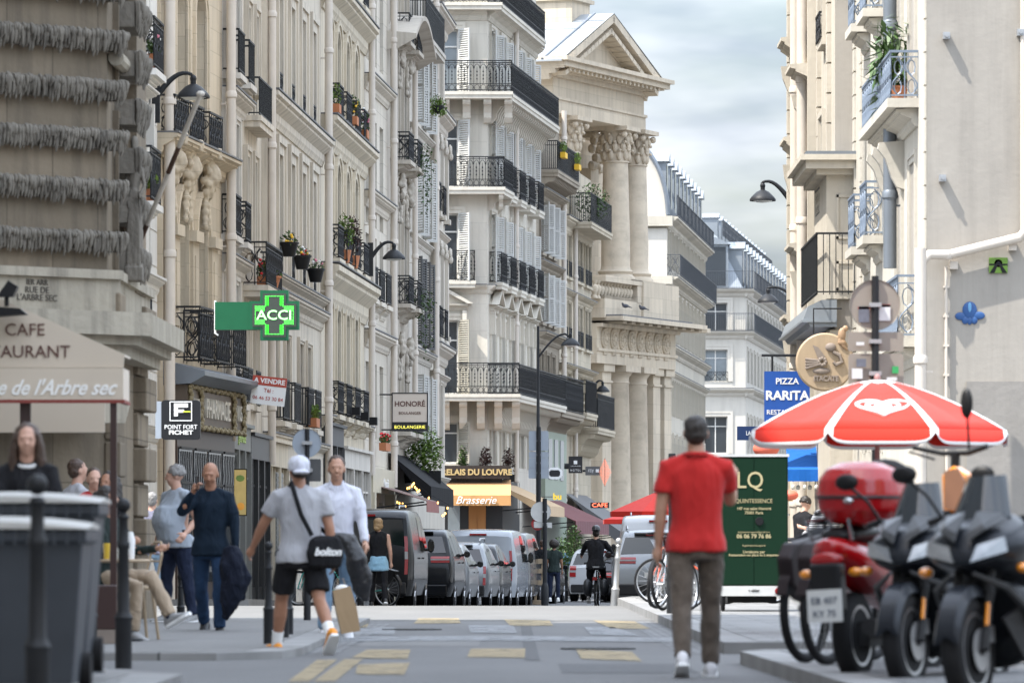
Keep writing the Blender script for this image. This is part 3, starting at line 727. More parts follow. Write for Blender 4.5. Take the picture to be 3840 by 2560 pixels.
f.row([(914,926),(942,954)],935,598,940,sur=.16,proj=.1)
f.row([(914,926),(944,956)],935,1230,1520,sur=.16,proj=.1,rail='panel',rh=.7,rp=.1)
f.balcony(f.u(914),f.u(964),f.z(935,450),.35,.75,'plain');f.balcony(f.u(912),f.u(975),f.z(912,1068),.5,.85,'scroll')
f.flowers(f.u(930),f.z(912,1068),.8,-.3,'red','terracotta box of red geraniums on the balcony above the green cross')
f.flowers(f.u(955),f.z(912,1068),.5,-.3,'red','second pot of red geraniums at the right end of the balcony above the green cross')
f.pipe(f.L-.1,3,20,.085,.2)
shop(f,.03,f.L-.4,f.z(940,1640),mat('black_shop_paint',(.02,.021,.022),.4),3);f.finish();F2B=f
# five bay house
f=Facade('townhouse','five bay grey beige townhouse with moulded surrounds and low iron window guards','house',985,110,1203,124,21,S3,8)
B3=[(989,1006),(1033,1050),(1079,1095),(1120,1136),(1160,1175)]
f.row(B3,1165,118,480,w=1.15,sur=.34,proj=.12,rail='scroll',rh=.52,rp=.05,sill=False)
f.row(B3,995,543,1010,w=1.15,sur=.34,proj=.12,rail='scroll',rh=.72,rp=.05,sill=False)
B3b=[(1022,1036),(1066,1080),(1116,1132),(1146,1160)]
f.row(B3b,1121,1288,1600,w=1.1,sur=.1,rail='panel',rh=.85,rp=.25)
f.cornice(f.z(988,333),.62,.42);f.cornice(f.z(1001,1014),.3,.3);f.cornice(f.z(1120,1135),.4,.3);f.cornice(f.z(1121,1650),.35,.3)
f.pipe(f.L-.12,1,20.5,.09,.2)
for i,x in enumerate((1028,1078,1130)):
 t=f.flowers(f.u(x),f.z(x,[962,1010,1058][i]),.42,-.32,['yellow','mixed','pink'][i],['round black pot with yellow flowers hung on the low guard of the five bay house','round black pot with white flowers, middle one hung on the five bay house','round black pot with pink flowers, rightmost hung on the five bay house'][i],.3,'black');t['group']='flower pots hung on the five bay house'
f.flowers(f.u(1128),f.z(1121,1600),.9,-.3,'light','trailing yellow green plant on the first floor guard of the five bay house')
sf=shop(f,.03,f.u(1050),f.z(1100,1680),S4,2,glass='rollshut',fas=.5);b=MB();b.box(f.u(1050),-.08,-.4,f.L-.3,.02,f.z(1100,1690));b.build('shop_wall',S5,f.root)
for x in(1075,1120):b=MB();b.box(f.u(x),-.1,0,f.u(x+18),-.085,3.1);b.build('shop_window',M['glass'],sf)
q=MB();q.box(f.u(1010),-.15,0,f.u(1034),-.11,3.0)
for k in range(30):q.box(f.u(1010),-.165,k*.1,f.u(1034),-.15,k*.1+.07)
q.build('roller_shutter',M['rollshut'],sf)
f.finish();F3=f
# four bay house with segmental windows
f=Facade('townhouse','four bay limestone townhouse with segmental arched windows and black balcony guards full of plants','house',1203,124,1366,136.3,21,S4,8)
B4=[(1221,1240),(1255,1272),(1289,1305),(1321,1337)]
for xr,yt,yb,rh,rp in((1257,112,462,.72,.3),(1257,612,985,.75,.3),(1257,1143,1560,.75,.3)):
 f.row(B4,xr,yt,yb,w=1.15,r=.38,sur=.24,proj=.09,rail='scroll',rh=rh,rp=rp,sill=False)
f.row(B4,1257,-330,-60,w=1.15,r=.3,sur=.2,rail='scroll',rh=.8,rp=.3,sill=False)
f.cornice(f.z(1213,433),.7,.5);f.cornice(f.z(1207,983),.95,.55);f.cornice(f.z(1213,-75),.7,.5);f.cornice(f.z(1230,1562),.3,.35)
b=MB();z=f.z(1215,1066)
for i in range(60):b.box(.1+i*f.L/61,-.1,z,.1+i*f.L/61+.07,.02,z+.09)
b.build('dentil_course',S4,f.root)
for i,(x,y,k,l) in enumerate([(1222,425,'light','leafy pot at the left of the upper balcony row with yellow flowers'),(1290,470,'yellow','pot with yellow flower and trailing stems on the upper balcony row'),(1330,520,'pink','white flowering pot on the right end of the upper balcony row')]):
 f.flowers(f.u(x),f.z(x,y),.6,-.25,k,l,.5)
f.pipe(f.L-.02,3.4,20.5,.085,.2)
for i,x in enumerate((1266,1300,1333)):
 b=MB();b.box(-.12,-.5,.02,.12,-.3,.22);b.tube([(0,0,0),(0,-.4,.05)],.02,5);o=b.build('spotlight',M['black'],f.root,loc=(f.u(x),-.05,f.z(x,1560+(x-1266)*.55)))
sf=shop(f,.2,f.u(1262),f.z(1230,1600),M['shutter_dark'],2);shop(f,f.u(1266),f.L-.3,f.z(1300,1690),S2,3)
text('aube','lettering',.42,M['white'],sf,(f.u(1262),-.14,f.z(1250,1730)),depth=.03)
f.finish();F4=f
def tree_in_pot(p,label,h,w,red=False):
 t=thing('potted_shrub',label,'plant',p)
 b=MB();b.lathe([(.14,0),(.19,.3),(.16,.3)],n=12);b.build('pot',M['terra'],t)
 b=MB();b.tube([(0,0,.25),(.03,0,h*.5),(-.02,.02,h*.9)],[.03,.02,.008],6)
 for i in range(6):b.tube([(0,0,h*.35+i*.1),(random.uniform(-w,w)*.6,random.uniform(-.15,.15),h*.55+i*.08)],.01,4)
 b.build('stem',M['darkwood'],t)
 b=MB();leaves(b,(0,0,h*.66),(w,.22,h*.38),420,.045);b.build('foliage',M['leaf_red' if red else 'leaf_light'],t,fix=False);return t
z4=f.z(1257,985)
tree_in_pot(f.world(f.u(1257),-.2,z4),'tall light green shrub behind the middle balcony row of the four bay house',1.15,.3)
tree_in_pot(f.world(f.u(1290),-.2,z4),'purple leaved maple behind the middle balcony row of the four bay house',1.25,.26,True)
# three bay ruled house
f=Facade('townhouse','plain three bay townhouse with ruled joints, no window surrounds and a leaning drainpipe','house',1366,136.3,1452,143,21,S5,8)
B5=[(1372,1385),(1399,1412),(1424,1437)]
f.row(B5,1385,440,840,w=1.1,sur=0,sill=False);f.row(B5,1402,890,1130,w=1.1,sur=0,rail='panel',rh=.8,rp=.2,sill=False)
f.row(B5,1375,-150,220,w=1.1,sur=0,sill=False);f.row(B5,1381,1356,1640,w=1.1,sur=0,sill=False)
f.row([(1375,1395),(1420,1436)],1385,1880,2200,w=1.2,sur=0,sill=False)
f.cornice(f.z(1369,275),.4,.35);f.cornice(f.z(1369,712),.4,.35);f.cornice(f.z(1369,1232),.45,.35);f.cornice(f.z(1380,1760),.3,.2)
f.pipe(f.L-.1,3.2,17.6,.09,.2,hopper=True)
M['creamwood']=mat('cream_shopfront_paint',(.50,.45,.34),.45)
b=MB();b.box(.1,-.22,3.0,f.L-.1,.02,f.z(1390,1755));b.box(.1,-.26,-.3,.6,.02,3.0);b.box(f.L-.7,-.26,-.3,f.L-.1,.02,3.0);b.build('shopfront',M['creamwood'],f.root)
text('honoré','lettering',.38,M['white'],f.root,(f.L*.55,-.24,f.z(1410,1765)-.35),depth=.02)
f.flowers(f.u(1400),f.z(1400,1690),1.4,-.3,'red','wire window box with red and white flowers above the boulangerie',.2)
f.finish();F5=f
# baroque house
f=Facade('townhouse','weathered stone house with two tall arched windows, carved masks and a curved hood','house',1452,143,1532,149.6,21,S6,8)
for zb_,zt_,in((f.z(1470,600),f.z(1470,225)),(f.z(1480,1142),f.z(1480,740)),(f.z(1490,1620),f.z(1490,1330)),(f.z(1465,150),f.z(1465,-200))):
 for xx in(1474,1507):
  u=f.u(xx);f.window(u,1.2,zb_,zt_,r=.6,sur=.25,proj=.14,sill=False,rail='scroll',rh=.72,rp=.5,pane='glass')
  b=MB()
  for i in range(34):
   a=random.uniform(0,2*PI);rr=random.uniform(.05,.3);b.ell((u+rr*math.cos(a),-.2-.1*random.random(),zt_+.2+rr*math.sin(a)*1.3),(.08,.09,.09),6,5)
  for sx in(-1,1):
   for i in range(6):b.ell((u+sx*(.5-.03*i),-.16,zt_+.15-.16*i),(.08,.09,.1),6,5)
  grow(b,'carved_ornament',S6,f.root,.04,1,disp=.04,dscale=.12)
b=MB();z=f.z(1470,150);pts=[]
for i in range(15):
 q=i/14;u=f.u(1450)+(f.L-.2-f.u(1450))*q;zz=z+.75*math.sin(PI*q)-.4
 pts.append([(u,.03,zz),(u,-.3,zz+.02),(u,-.72,zz+.26),(u,-.8,zz+.3),(u,-.8,zz+.42),(u,.03,zz+.5)])
b.loft(pts);b.build('curved_hood',S6,f.root)
f.pipe(f.L-.15,3.2,f.z(1520,110),.08,.2);f.finish();F6=f
for yy,lab in((590,'ivy trailing from the upper iron balcony of the weathered stone house'),(1140,'ivy and shrubs trailing below the lower iron balcony of the weathered stone house')):
 t=thing('ivy',lab,'plant',f.world(f.u(1508),-.5,f.z(1480,yy)));b=MB();leaves(b,(0,0,.1),(.5,.2,.5),200,.05);leaves(b,(.15,0,-.6),(.25,.15,.9),130,.045);b.build('foliage',M['leaf'],t,fix=False)
 # stained house with shutters
f=Facade('townhouse','narrow stained rendered house with long white louvred shutters standing open','house',1532,149.6,1612,157.6,21,S7,8)
B7=[(1551,1562),(1582,1593)]
f.row(B7,1590,235,500,w=.95,sur=.06,proj=.03,shut='shutter',ang=40);f.row(B7,1590,610,905,w=.95,sur=.06,proj=.03,shut='shutter',ang=40)
f.row(B7,1590,990,1310,w=.95,sur=.06,proj=.03,shut='shutter_dark',ang=30);f.row(B7,1600,1425,1720,w=.95,sur=.06,proj=.03,shut='shutter',ang=40)
f.row(B7,1560,-220,100,w=.95,sur=.06,proj=.03)
f.balcony(.4,f.L-.3,f.z(1560,150),.5,1.05,'panel');f.cornice(f.z(1532,455),.3,.25);f.cornice(f.z(1548,1305),.35,.3);f.cornice(f.z(1548,880),.25,.2)
f.pipe(f.L-.1,3,20,.09,.2);f.finish();F7=f
t=thing('hanging_fern','feathery green plant hanging from a shutter of the stained house','plant',f.world(f.u(1578),-.5,f.z(1578,400)));b=MB();leaves(b,(0,0,0),(.28,.2,.35),260,.05,droop=.5);b.build('foliage',M['leaf_light'],t,fix=False)
b=MB();b.lathe([(.03,-.22),(.16,-.12),(.17,.02)],n=10);b.tube([(0,0,.02),(0,.1,.8)],.008,4);b.build('basket',M['black'],t)
t=thing('climbing_bamboo','bright green bamboo bush under the boulangerie sign','plant',f.world(-1.2,-.5,f.z(1525,1745)));b=MB();leaves(b,(0,0,.35),(.62,.4,.8),1500,.055);b.build('foliage',M['leaf_light'],t,fix=False)
b=MB();b.box(-.5,-.2,-.5,.5,.2,-.15);b.build('planter_box',M['black'],t)
# carved end house of the row
f=Facade('townhouse','carved limestone house with pilasters and scroll capitals at the end of the left row','house',1612,157.6,1668,164.4,21,S8,9)
B8=[(1626,1634),(1646,1654)]
f.row(B8,1640,520,800,w=1,sur=.15,rail='scroll',rh=.85,rp=.15);f.row(B8,1640,930,1270,w=1,sur=.15,rail='scroll',rh=.9,rp=.2)
f.row(B8,1640,1440,1720,w=1,sur=.12);f.row(B8,1640,120,360,w=1,sur=.15);f.row(B8,1640,-280,-30,w=1,sur=.15)
for y in(400,1285,20):f.cornice(f.z(1620,y),.55,.45)
for y in(850,1390,1780):f.cornice(f.z(1620,y),.3,.25)
for zb_,zt_ in((f.z(1620,800),f.z(1620,500)),(f.z(1620,1255),f.z(1620,900))):
 for i in range(4):
  u=.35+(f.L-.7)*i/3;b=MB();b.box(u-.22,-.14,zb_,u+.22,.02,zt_)
  b.box(u-.27,-.2,zb_,u+.27,.02,zb_+.15)
  for sx in(-1,1):b.lathe([(.13,-.03),(.15,.0),(.13,.03)],(u+sx*.22,-.2,zt_-.08),10,axis='y')
  for k in range(6):b.ell((u-.2+.08*k,-.2,zt_-.28),(.06,.08,.12),6,5)
  b.build('pilaster',S8,f.root)
b=MB();z=f.z(1620,470)
for i in range(40):b.box(.1+i*.16,-.06,z,.2+i*.16,.02,z+.22)
b.build('carved_frieze',S8,f.root);b=MB()
f.finish();F8=f
# ---------------------------------------------------------------- right row
SR1=stone('white_render_right',(.50,.47,.41),0,dirt=.45,dcol=(.3,.28,.25))
SR2=stone('cream_render_right',(.50,.455,.38),0,dirt=.5,dcol=(.28,.25,.21))
SG=stone('grey_gable_render',(.33,.305,.27),0,dirt=.45,dcol=(.2,.185,.165),big=.7,streak=.8,bump=.15)
M['rail_blue']=mat('blue_grey_iron',(.16,.20,.26),.45,.1,.15)
f=Facade('townhouse','white sunlit house front with blue grey iron balconies beside the plain gable','house',3203,96.6,3474,80,16,SR1,6)
RW=f
def brail(f,u0,u1,z,h,proj,style='scroll'):
 b=MB();b.box(u0-.08,-proj-.06,z-.14,u1+.08,.02,z);cornice_mb(b,u0+.05,u1-.05,z-.42,.28,proj*.8);o=b.build('balcony',f.m,f.root)
 r=MB();w_=u1-u0;rail_run(r,(u0,-proj,z),(u1,-proj,z),h,style);rail_run(r,(u0,0,z),(u0,-proj,z),h,style);rail_run(r,(u1,-proj,z),(u1,0,z),h,style)
 r.build('railing',M['rail_blue'],o,fix=False);return o
wz=dict(sur=.14,proj=.05,sill=False)
for xa,xb in((3244,3262),(3290,3308)):
 u=(f.u(xa)+f.u(xb))/2
 for yb,yt in((119 if xa<3270 else 62,-420),(940 if xa<3270 else 900,345 if xa<3270 else 292),(1700,1180)):
  f.window(u,1.15,f.z(xa,yb),f.z(xa,yt),**wz)
 for yb,yt in((119 if xa<3270 else 62,0),(942 if xa<3270 else 900,0)):brail(f,u-.75,u+.75,f.z(xa,yb),.9,.28)
for xa,xb in((3362,3392),(3412,3441)):
 u=(f.u(xa)+f.u(xb))/2
 f.window(u,1.15,f.z(xa,440-(xa-3362)*1.1),f.z(xa,440-(xa-3362)*1.1)+2.9,**wz)
 f.window(u,1.15,f.z(3362,1270),f.z(3362,672),**wz)
z=f.z(3440,374);brail(f,f.u(3330),f.u(3444),z,.72,.42)
for i in range(3):
 u=f.u(3345)+i*1.3
 b=MB();b.prism([(.03,-.42),(-.4,-.45),(-.42,-.55),(-.3,-.7),(-.2,-1.0),(-.12,-1.15),(.03,-1.2)],u-.1,u+.1,plane='yz',m=0)
 b.v=[(x,y,zz+z) for x,y,zz in b.v];b.build('corbel',SR1,f.root,smooth=True,angle=30)
z=f.z(3440,1266);brail(f,f.u(3349),f.u(3440),z,.95,.3)
f.pipe(f.u(3337,-.2),f.z(3337,1040),15,.11,.2,'zinc');f.pipe(f.u(3452,-.16),0,f.z(3452,960),.09,.16,'pipe')
joints(f,SR1,.02,.55,0,15.5,.42,p=.04);joints(f,SR1,f.u(3238)-.75,f.u(3238)-.3,0,15.5,.42,p=.03)
joints(f,SR1,f.L-.32,f.L-.02,0,15.5,.5,p=.03)
b=MB();b.box(.6,-.1,-.3,f.L-.5,.0,.1);b.build('plinth',SG,f.root)
f.finish()
t=thing('potted_plant','large leafy plant in terracotta pots on the blue grey balcony by the gable','plant',f.world(f.u(3415),-.22,f.z(3440,374)),f.root.rotation_euler[2])
b=MB();b.lathe([(.1,0),(.16,.3),(.17,.3),(.17,.34),(.13,.34)],(-.2,0,0),12);b.lathe([(.1,0),(.15,.25),(.12,.25)],(.3,0,0),12);b.build('pot',M['terra'],t,smooth=True)
b=MB()
for i in range(330):
 q=random.random();c=Vector((-.25-1.3*q+random.uniform(-.5,.5),random.uniform(-.28,.2),1.15-.7*q+random.uniform(-.35,.35)))
 d=Vector((random.uniform(-1,.6),random.uniform(-1,1),random.uniform(-1,.3))).normalized();n_=d.cross(Vector((0,0,1))).normalized();l=random.uniform(.2,.36)
 b.add([c,c+d*l*.4+n_*.045,c+d*l,c+d*l*.4-n_*.045],[(0,1,2,3)])
for i in range(9):b.tube([(-.2,0,.3),(-.3-.1*i,.0,.8+.05*(i%3)),(-.4-.13*i,random.uniform(-.2,.1),1.3-.1*i)],.012,4)
b.build('foliage',M['leaf'],t,fix=False)
# gable wall facing the camera
g=Facade('gable_wall_house','house with broad plain grey rendered gable wall at the right','house',3474,80,5600,80,14,SG,12)
g.finish()
b=MB();b.box(.6,-.035,-.3,g.L,.01,g.z(3600,1430));b.build('render_patch',stone('lower_grey_render',(.26,.245,.225),0,dirt=.25,big=1.2),g.root)
b=MB();b.tube([(-.1,-.3,g.z(3474,985)),(.02,-.3,g.z(3474,960)),(g.u(3560),-.16,g.z(3560,957)),(g.u(3820),-.16,g.z(3820,893)),(g.u(3850),-.16,g.z(3850,860))],.075,10)
b.lathe([(.08,0),(.1,.03),(.1,.1),(.08,.13)],(g.u(3545),-.16,g.z(3545,975)),10)
b.box(g.u(3560),-.12,g.z(3560,1010),g.u(3590),0,g.z(3560,980));b.box(g.u(3780),-.12,g.z(3780,940),g.u(3810),0,g.z(3780,910));b.build('drainpipe',M['pipe'],g.root,smooth=True)
b=MB();b.tube([(g.u(3838),-.1,g.z(3838,880)),(g.u(3838),-.1,12)],.06,8);b.build('drainpipe',M['pipe'],g.root,smooth=True)
b=MB();b.tube([(g.u(3547),-.06,g.z(3547,1000)),(g.u(3547),-.06,g.z(3547,1480)),(g.u(3555),-.06,0)],.022,6)
for k in range(5):b.box(g.u(3547)-.04,-.08,g.z(3547,1080+k*110),g.u(3547)+.04,0,g.z(3547,1072+k*110))
b.build('cable_conduit',M['pipe'],g.root)
for x,y in((3547,137),(3532,670),(3824,125)):
 b=MB();b.box(-.05,-.16,-.05,.05,.01,.05);b.lathe([(.03,-.2),(.03,-.12)],(0,0,0),8,axis='y');b.build('wall_bracket',M['steel'],g.root,loc=(g.u(x),0,g.z(x,y)))
 # mosaics on the gable (generic stand-ins)
t=thing('wall_mosaic','small square green tile mosaic with a black cross shape on the gable','mosaic',g.world(g.u(3743),-.015,g.z(3743,995)))
b=MB();b.box(-.14,-.015,-.115,.14,.01,.115,0)
b.lathe([(0,-.018),(.06,-.018)],(0,0,.03),12,m=1,axis='y');b.box(-.14,-.022,-.0,.14,-.014,.022,2);b.add([(-.13,-.024,-.115),(-.06,-.024,-.115),(.015,-.024,.06),(-.015,-.024,.06)],[(0,1,2,3)],2);b.add([(.13,-.0245,-.115),(.06,-.0245,-.115),(-.015,-.0245,.06),(.015,-.0245,.06)],[(0,3,2,1)],2)
b.build('tiles',[mat('green_tile',(.13,.25,.03),.4),mat('orange_tile',(.7,.25,.1),.3),M['black']],t)
t=thing('wall_mosaic','small blue tile mosaic with rounded petals on the gable','mosaic',g.world(g.u(3636),-.015,g.z(3636,1178)))
b=MB();b.ell((0,0,.06),(.11,.02,.13),14,8,0)
for x,z,rx,rz in((-.14,-.03,.08,.06),(.14,-.02,.09,.06),(-.07,-.09,.05,.06),(0,-.1,.04,.06),(.07,-.09,.05,.06)):b.ell((x,.002,z),(rx,.018,rz),12,6,0)
b.ell((0,-.012,.1),(.03,.014,.08),10,6,1)
b.build('tiles',[mat('blue_tile',(.02,.075,.22),.4),mat('pale_blue_tile',(.12,.3,.5),.4)],t)
# house beyond, standing slightly forward
f=Facade('townhouse','tall sunlit cream house with two white drainpipes, bracketed hoods and a projecting oriel','house',2958,112.6,3131,96.5,17,SR2,7)
f.row([(3016,3026),(3052,3062),(3092,3104)],3055,520,860,w=1.0,sur=.18,proj=.12,rail='scroll',rh=.5,rp=.15)
f.row([(3016,3026),(3052,3062),(3092,3104)],3055,-150,230,w=1.0,sur=.18,proj=.12,rail='scroll',rh=.5,rp=.15)
f.row([(3016,3026)],3055,1060,1400,w=1.0,sur=.18,proj=.12)
f.pipe(f.u(2981,-.3),1,16.5,.1,.3);f.pipe(f.u(3008,-.28),1,16.5,.11,.28)
for x,y,p in((3060,250,.55),(3045,915,.5),(2985,520,.3),(2985,150,.35),(2985,1180,.3)):
 b=MB();u=f.u(x);z=f.z(x,y);cornice_mb(b,u-.8,u+.9,z-.5,.5,p);b.prism([(.03,-.5),(-p*.8,-.5),(-p*.7,-.75),(-.1,-1.1),(.03,-1.1)],u-.7,u-.5,plane='yz');b.v=[(q[0],q[1],q[2]+(z if i>=len(b.v)-10 else 0)) for i,q in enumerate(b.v)]
 b.build('hood',SR2,f.root)
for x in(3035,3078,3115):joints(f,SR2,f.u(x)-.18,f.u(x)+.18,3,16.5,.55,p=.08)
joints(f,SR2,.0,.4,0,16.9,.5,p=.05)
b=MB();b.box(f.u(3070),-.22,0,f.u(3070)+.22,.02,16.9);b.build('pilaster',SR2,f.root);f.finish()
b=MB();b.add([f.w2l(P(3131,0,96.5))[:2]+(-.3,),(f.L+.02,0,-.3),(f.L+.02,0,17),],[(0,1,2)]);
r2=f
# grey render return wall facing the camera
b=MB();b.box(f.L,.0,-.3,f.L+.03,.5,17.0);b.build('return_wall',SG,f.root)
# oriel bay
oz1,oz0=f.z(3120,600),f.z(3120,1130);ou0,ou1=f.u(3085),f.L+.0
b=MB();b.box(ou0,-.16,oz0,ou1+.12,.5,oz1-.35);oo=b.build('oriel',SR2,f.root)
b=MB();b.box(ou0-.2,-.35,oz1-.35,ou1+.3,.5,oz1-.25);b.box(ou0-.4,-.55,oz1-.25,ou1+.45,.5,oz1-.1);b.box(ou0-.5,-.65,oz1-.1,ou1+.55,.5,oz1);b.box(ou0-.4,-.55,oz1,ou1+.5,.5,oz1+.06,1);b.build('cornice',[SR2,M['zinc']],oo)
b=MB();e=ou1+.12
for z0,z1 in((oz1-1.5,oz1-.7),(oz0+.15,oz1-1.9)):
 for y0,y1,q0,q1 in((.02,.06,z0,z1),(.42,.46,z0,z1),(.02,.46,z0,z0+.05),(.02,.46,z1-.05,z1)):b.box(e-.01,y0,q0,e+.03,y1,q1)
b.build('panel_moulding',SR2,oo)
# thin balcony and zinc shop roof
b=MB();zb_=f.z(3120,1118);rail_run(b,(f.u(3075),-.35,zb_),(f.L+.5,-.35,zb_),1.1,'plain');rail_run(b,(f.L+.5,-.35,zb_),(f.L+.5,.55,zb_),1.1,'plain');b.build('railing',M['iron'],f.root,fix=False)
b=MB();zt,z0=f.z(3120,1135),f.z(3120,1235);u0,u1=f.u(3040),f.L+.25
b.prism([(.02,zt),(-.25,zt),(-.5,zt-.12),(-.6,z0+.1),(-.52,z0+.1),(-.45,z0+.0),(.02,z0)],u0,u1,plane='yz');b.box(u0-.1,-.62,z0+.08,u1+.05,.02,z0+.12);b.build('zinc_shop_roof',M['zinc_pale'],f.root)
b=MB();b.box(f.u(3040),-.1,-.3,f.L+.1,.45,z0-.05);b.build('shopfront',SR2,f.root)
# block that stands left of the camera, outside the frame: its shade falls over the crossing
f=Facade('corner_block','tall stone apartment block along the street at the left','building',-6800,18,-1150,58.5,21,S2,12)
f.P0=Vector((-8.2,-14));f.P1=Vector((-8.0,58.5));f.L=(f.P1-f.P0).length;f.t=(f.P1-f.P0)/f.L;f.root.location=(-8.2,-14,f.g);f.root.rotation_euler=(0,0,math.atan2(f.t.y,f.t.x))
for i in range(24):
 for k in range(5):f.window(2+i*3,1.2,4.2+k*3.3,6.6+k*3.3,sur=.15,rail='plain' if k<3 else None)
f.cornice(3.9,.4,.5);f.cornice(20.8,.5,.7);f.finish()
def rear_block(label,x0,y0,x1,y1,h,n):  # unseen blocks added behind the camera to darken reflections and cut sky fill
 f=Facade('reflection_block',label,'building',0,10,100,11,h,S4,12);f.P0=Vector((x0,y0));f.P1=Vector((x1,y1));f.L=(f.P1-f.P0).length;f.t=(f.P1-f.P0)/f.L;f.g=0;f.root.location=(x0,y0,0);f.root.rotation_euler=(0,0,math.atan2(f.t.y,f.t.x))
 for i in range(n):
  for k in range(5):f.window(1.5+i*(f.L-3)/max(1,n-1),1.2,1+k*3.3,3.2+k*3.3,sur=.15)
 f.cornice(h-.2,.5,.6);f.finish()
rear_block('unseen stone block added behind the camera to darken reflections, closing the street',40,-70,-40,-70,20,20)
rear_block('unseen stone block added on the right behind the camera to darken reflections',11,18,11,-68,19,22)
# ---------------------------------------------------------------- fountain house on the left corner
SD=stone('dark_weathered_stone',(.225,.185,.135),1.25,.56,.6,.6,dcol=(.05,.045,.04),blockvar=.2,bump=.5,big=.9)
SDl=stone('pale_weathered_stone',(.38,.34,.27),0,dirt=.75,dcol=(.09,.08,.065),bump=.5,big=1.2)
SDr=stone('stalactite_stone',(.20,.18,.15),0,dirt=.85,dcol=(.05,.045,.04),bump=.9,big=3.5)
ta=R(49);X4,Y4=-4.56,60.0;LA=7.0
f=Facade('fountain_house','dark stone corner house with bands of carved stalactites, a statue niche and rusticated blocks','house',400,60,540,64.8,9.5,SD,5)
fs=f
A=Facade('tmp','x','x',0,50,400,60,9.5,SD,4);A.P0=Vector((X4-math.sin(ta)*LA,Y4-math.cos(ta)*LA));A.P1=Vector((X4,Y4));A.L=LA;A.t=(A.P1-A.P0)/LA;q=A.root;q.name='canted_corner'
for k in('label','category'):del q[k]
q.location=(0,0,0)
q.parent=f.root;a0=f.root.rotation_euler[2];Mi=Matrix.Rotation(-a0,2)@Vector((A.P0.x-f.P0.x,A.P0.y-f.P0.y)).to_3d().to_2d().to_3d() if False else None
dv=Vector((A.P0.x-f.P0.x,A.P0.y-f.P0.y,0));dl=Matrix.Rotation(-a0,3,'Z')@dv;q.location=(dl.x,dl.y,A.g-f.g);q.rotation_euler=(0,0,math.atan2(A.t.y,A.t.x)-a0)
A.finish();f.window(f.u(440),.9,f.z(440,1060),f.z(440,480),sur=.12,sill=False,rd=.5);f.window(f.u(440),.9,f.z(440,330),f.z(440,-200),sur=.12,sill=False,rd=.5);f.finish()
def drips(b,u0,u1,y,z1,z0,step=.046):
 """row of carved icicles in three layers hanging from a rough band"""
 b.box(u0,y+.02,z0+(z1-z0)*.12,u1,.02,z1-.01);H=z1-z0
 for lay,(yo,sc_,lo,hi) in enumerate(((0,1.0,.8,1.12),(-.03,.9,.5,.95),(-.055,.8,.25,.6))):
  u=u0+random.uniform(0,.02)
  while u<u1:
   w_=step*sc_*random.uniform(.6,1.25);ln=H*random.uniform(lo,hi);yy=y+yo-random.uniform(0,.015);zz=z1-random.uniform(0,.03)
   b.tube([(u,yy+.02,zz),(u,yy,zz-.02),(u,yy-.005,zz-ln*.45),(u+random.uniform(-.004,.004),yy,zz-ln*.8),(u,yy+.01,zz-ln)],[w_*.35,w_*.62,w_*.6,w_*.45,w_*.12],6);u+=w_*random.uniform(.85,1.35)
for k,yt in enumerate((-275,-88,101,288,475,664,860)):
 z1=A.z(200,yt);z0=z1-.26
 b=MB();drips(b,3.2,A.L+.1,-.13,z1,z0);b.build('stalactite_band',SDr,A.root,smooth=True,angle=60)
 b=MB();drips(b,-.05,.12,-.16,z1,z0);b.build('stalactite_band',SDr,f.root,smooth=True,angle=60)
 b=MB();zz=z1-.12;drips(b,f.u(478,-.15),f.u(512,-.15),-.25,zz,zz-.34);b.build('stalactite_block',SDr,f.root,smooth=True,angle=60)
b=MB();b.box(f.u(474),-.12,f.z(480,1100),f.u(510),.02,9.4);b.build('pier',SD,f.root)
# transom slab and roll moulding
b=MB();b.box(.05,-.06,f.z(440,240),f.u(480),.02,f.z(440,170));b.tube([(.05,-.1,f.z(440,255)),(f.u(480),-.1,f.z(440,255))],.09,10);b.build('carved_transom',SDl,f.root)
# base mouldings and inscription
za_,zb_,zc_=A.z(200,1040),A.z(200,1168),A.z(200,1260)
for F_,u0,u1 in((A,2.5,A.L+.12),(f,-.02,f.L-.3)):
 b=MB();b.box(u0,-.16,za_,u1,.02,za_+.1);b.box(u0,-.1,zb_,u1,.02,za_);b.build('inscription_band',SDl,F_.root)
 b=MB();b.box(u0,-.5,zb_-.26,u1+.15,.02,zb_-.0);b.box(u0,-.35,zb_-.36,u1+.1,.02,zb_-.26);b.box(u0,-.22,zb_-.48,u1+.05,.02,zb_-.36);b.build('ledge',SDl,F_.root)
M['engrave']=mat('engraved_letters',(.09,.08,.065),.9)
for i,(t_,sz) in enumerate((('IER ARR',.085),('RUE DE',.1),("L'ARBRE SEC",.1))):
 text(t_,'inscription',sz,M['engrave'],A.root,(A.u(118),-.108,za_-.07-.085*i),depth=.004)
 # rusticated blocks at the foot
for i in range(9):
 z=.05+i*.42
 pr_=.16 if i%2==0 else .06
 for u0,u1 in((-.04,.62),(f.u(500),f.L-.05)):b=MB();b.box(u0,-pr_,z+.02,u1,.02,z+.41);b.build('rusticated_block',SD,f.root,bevel=.02)
b=MB();b.box(0,-.06,.0,A.L,.02,A.z(300,1850));b.build('plinth',SDl,A.root)
b=MB();b.prism([(A.u(0)-2,A.z(0,1510)),(A.u(350),A.z(350,1510)),(A.u(330),A.z(330,1590)),(A.u(0)-2,A.z(0,1590))],-.7,.02);b.build('basin_rim',SDl,A.root)
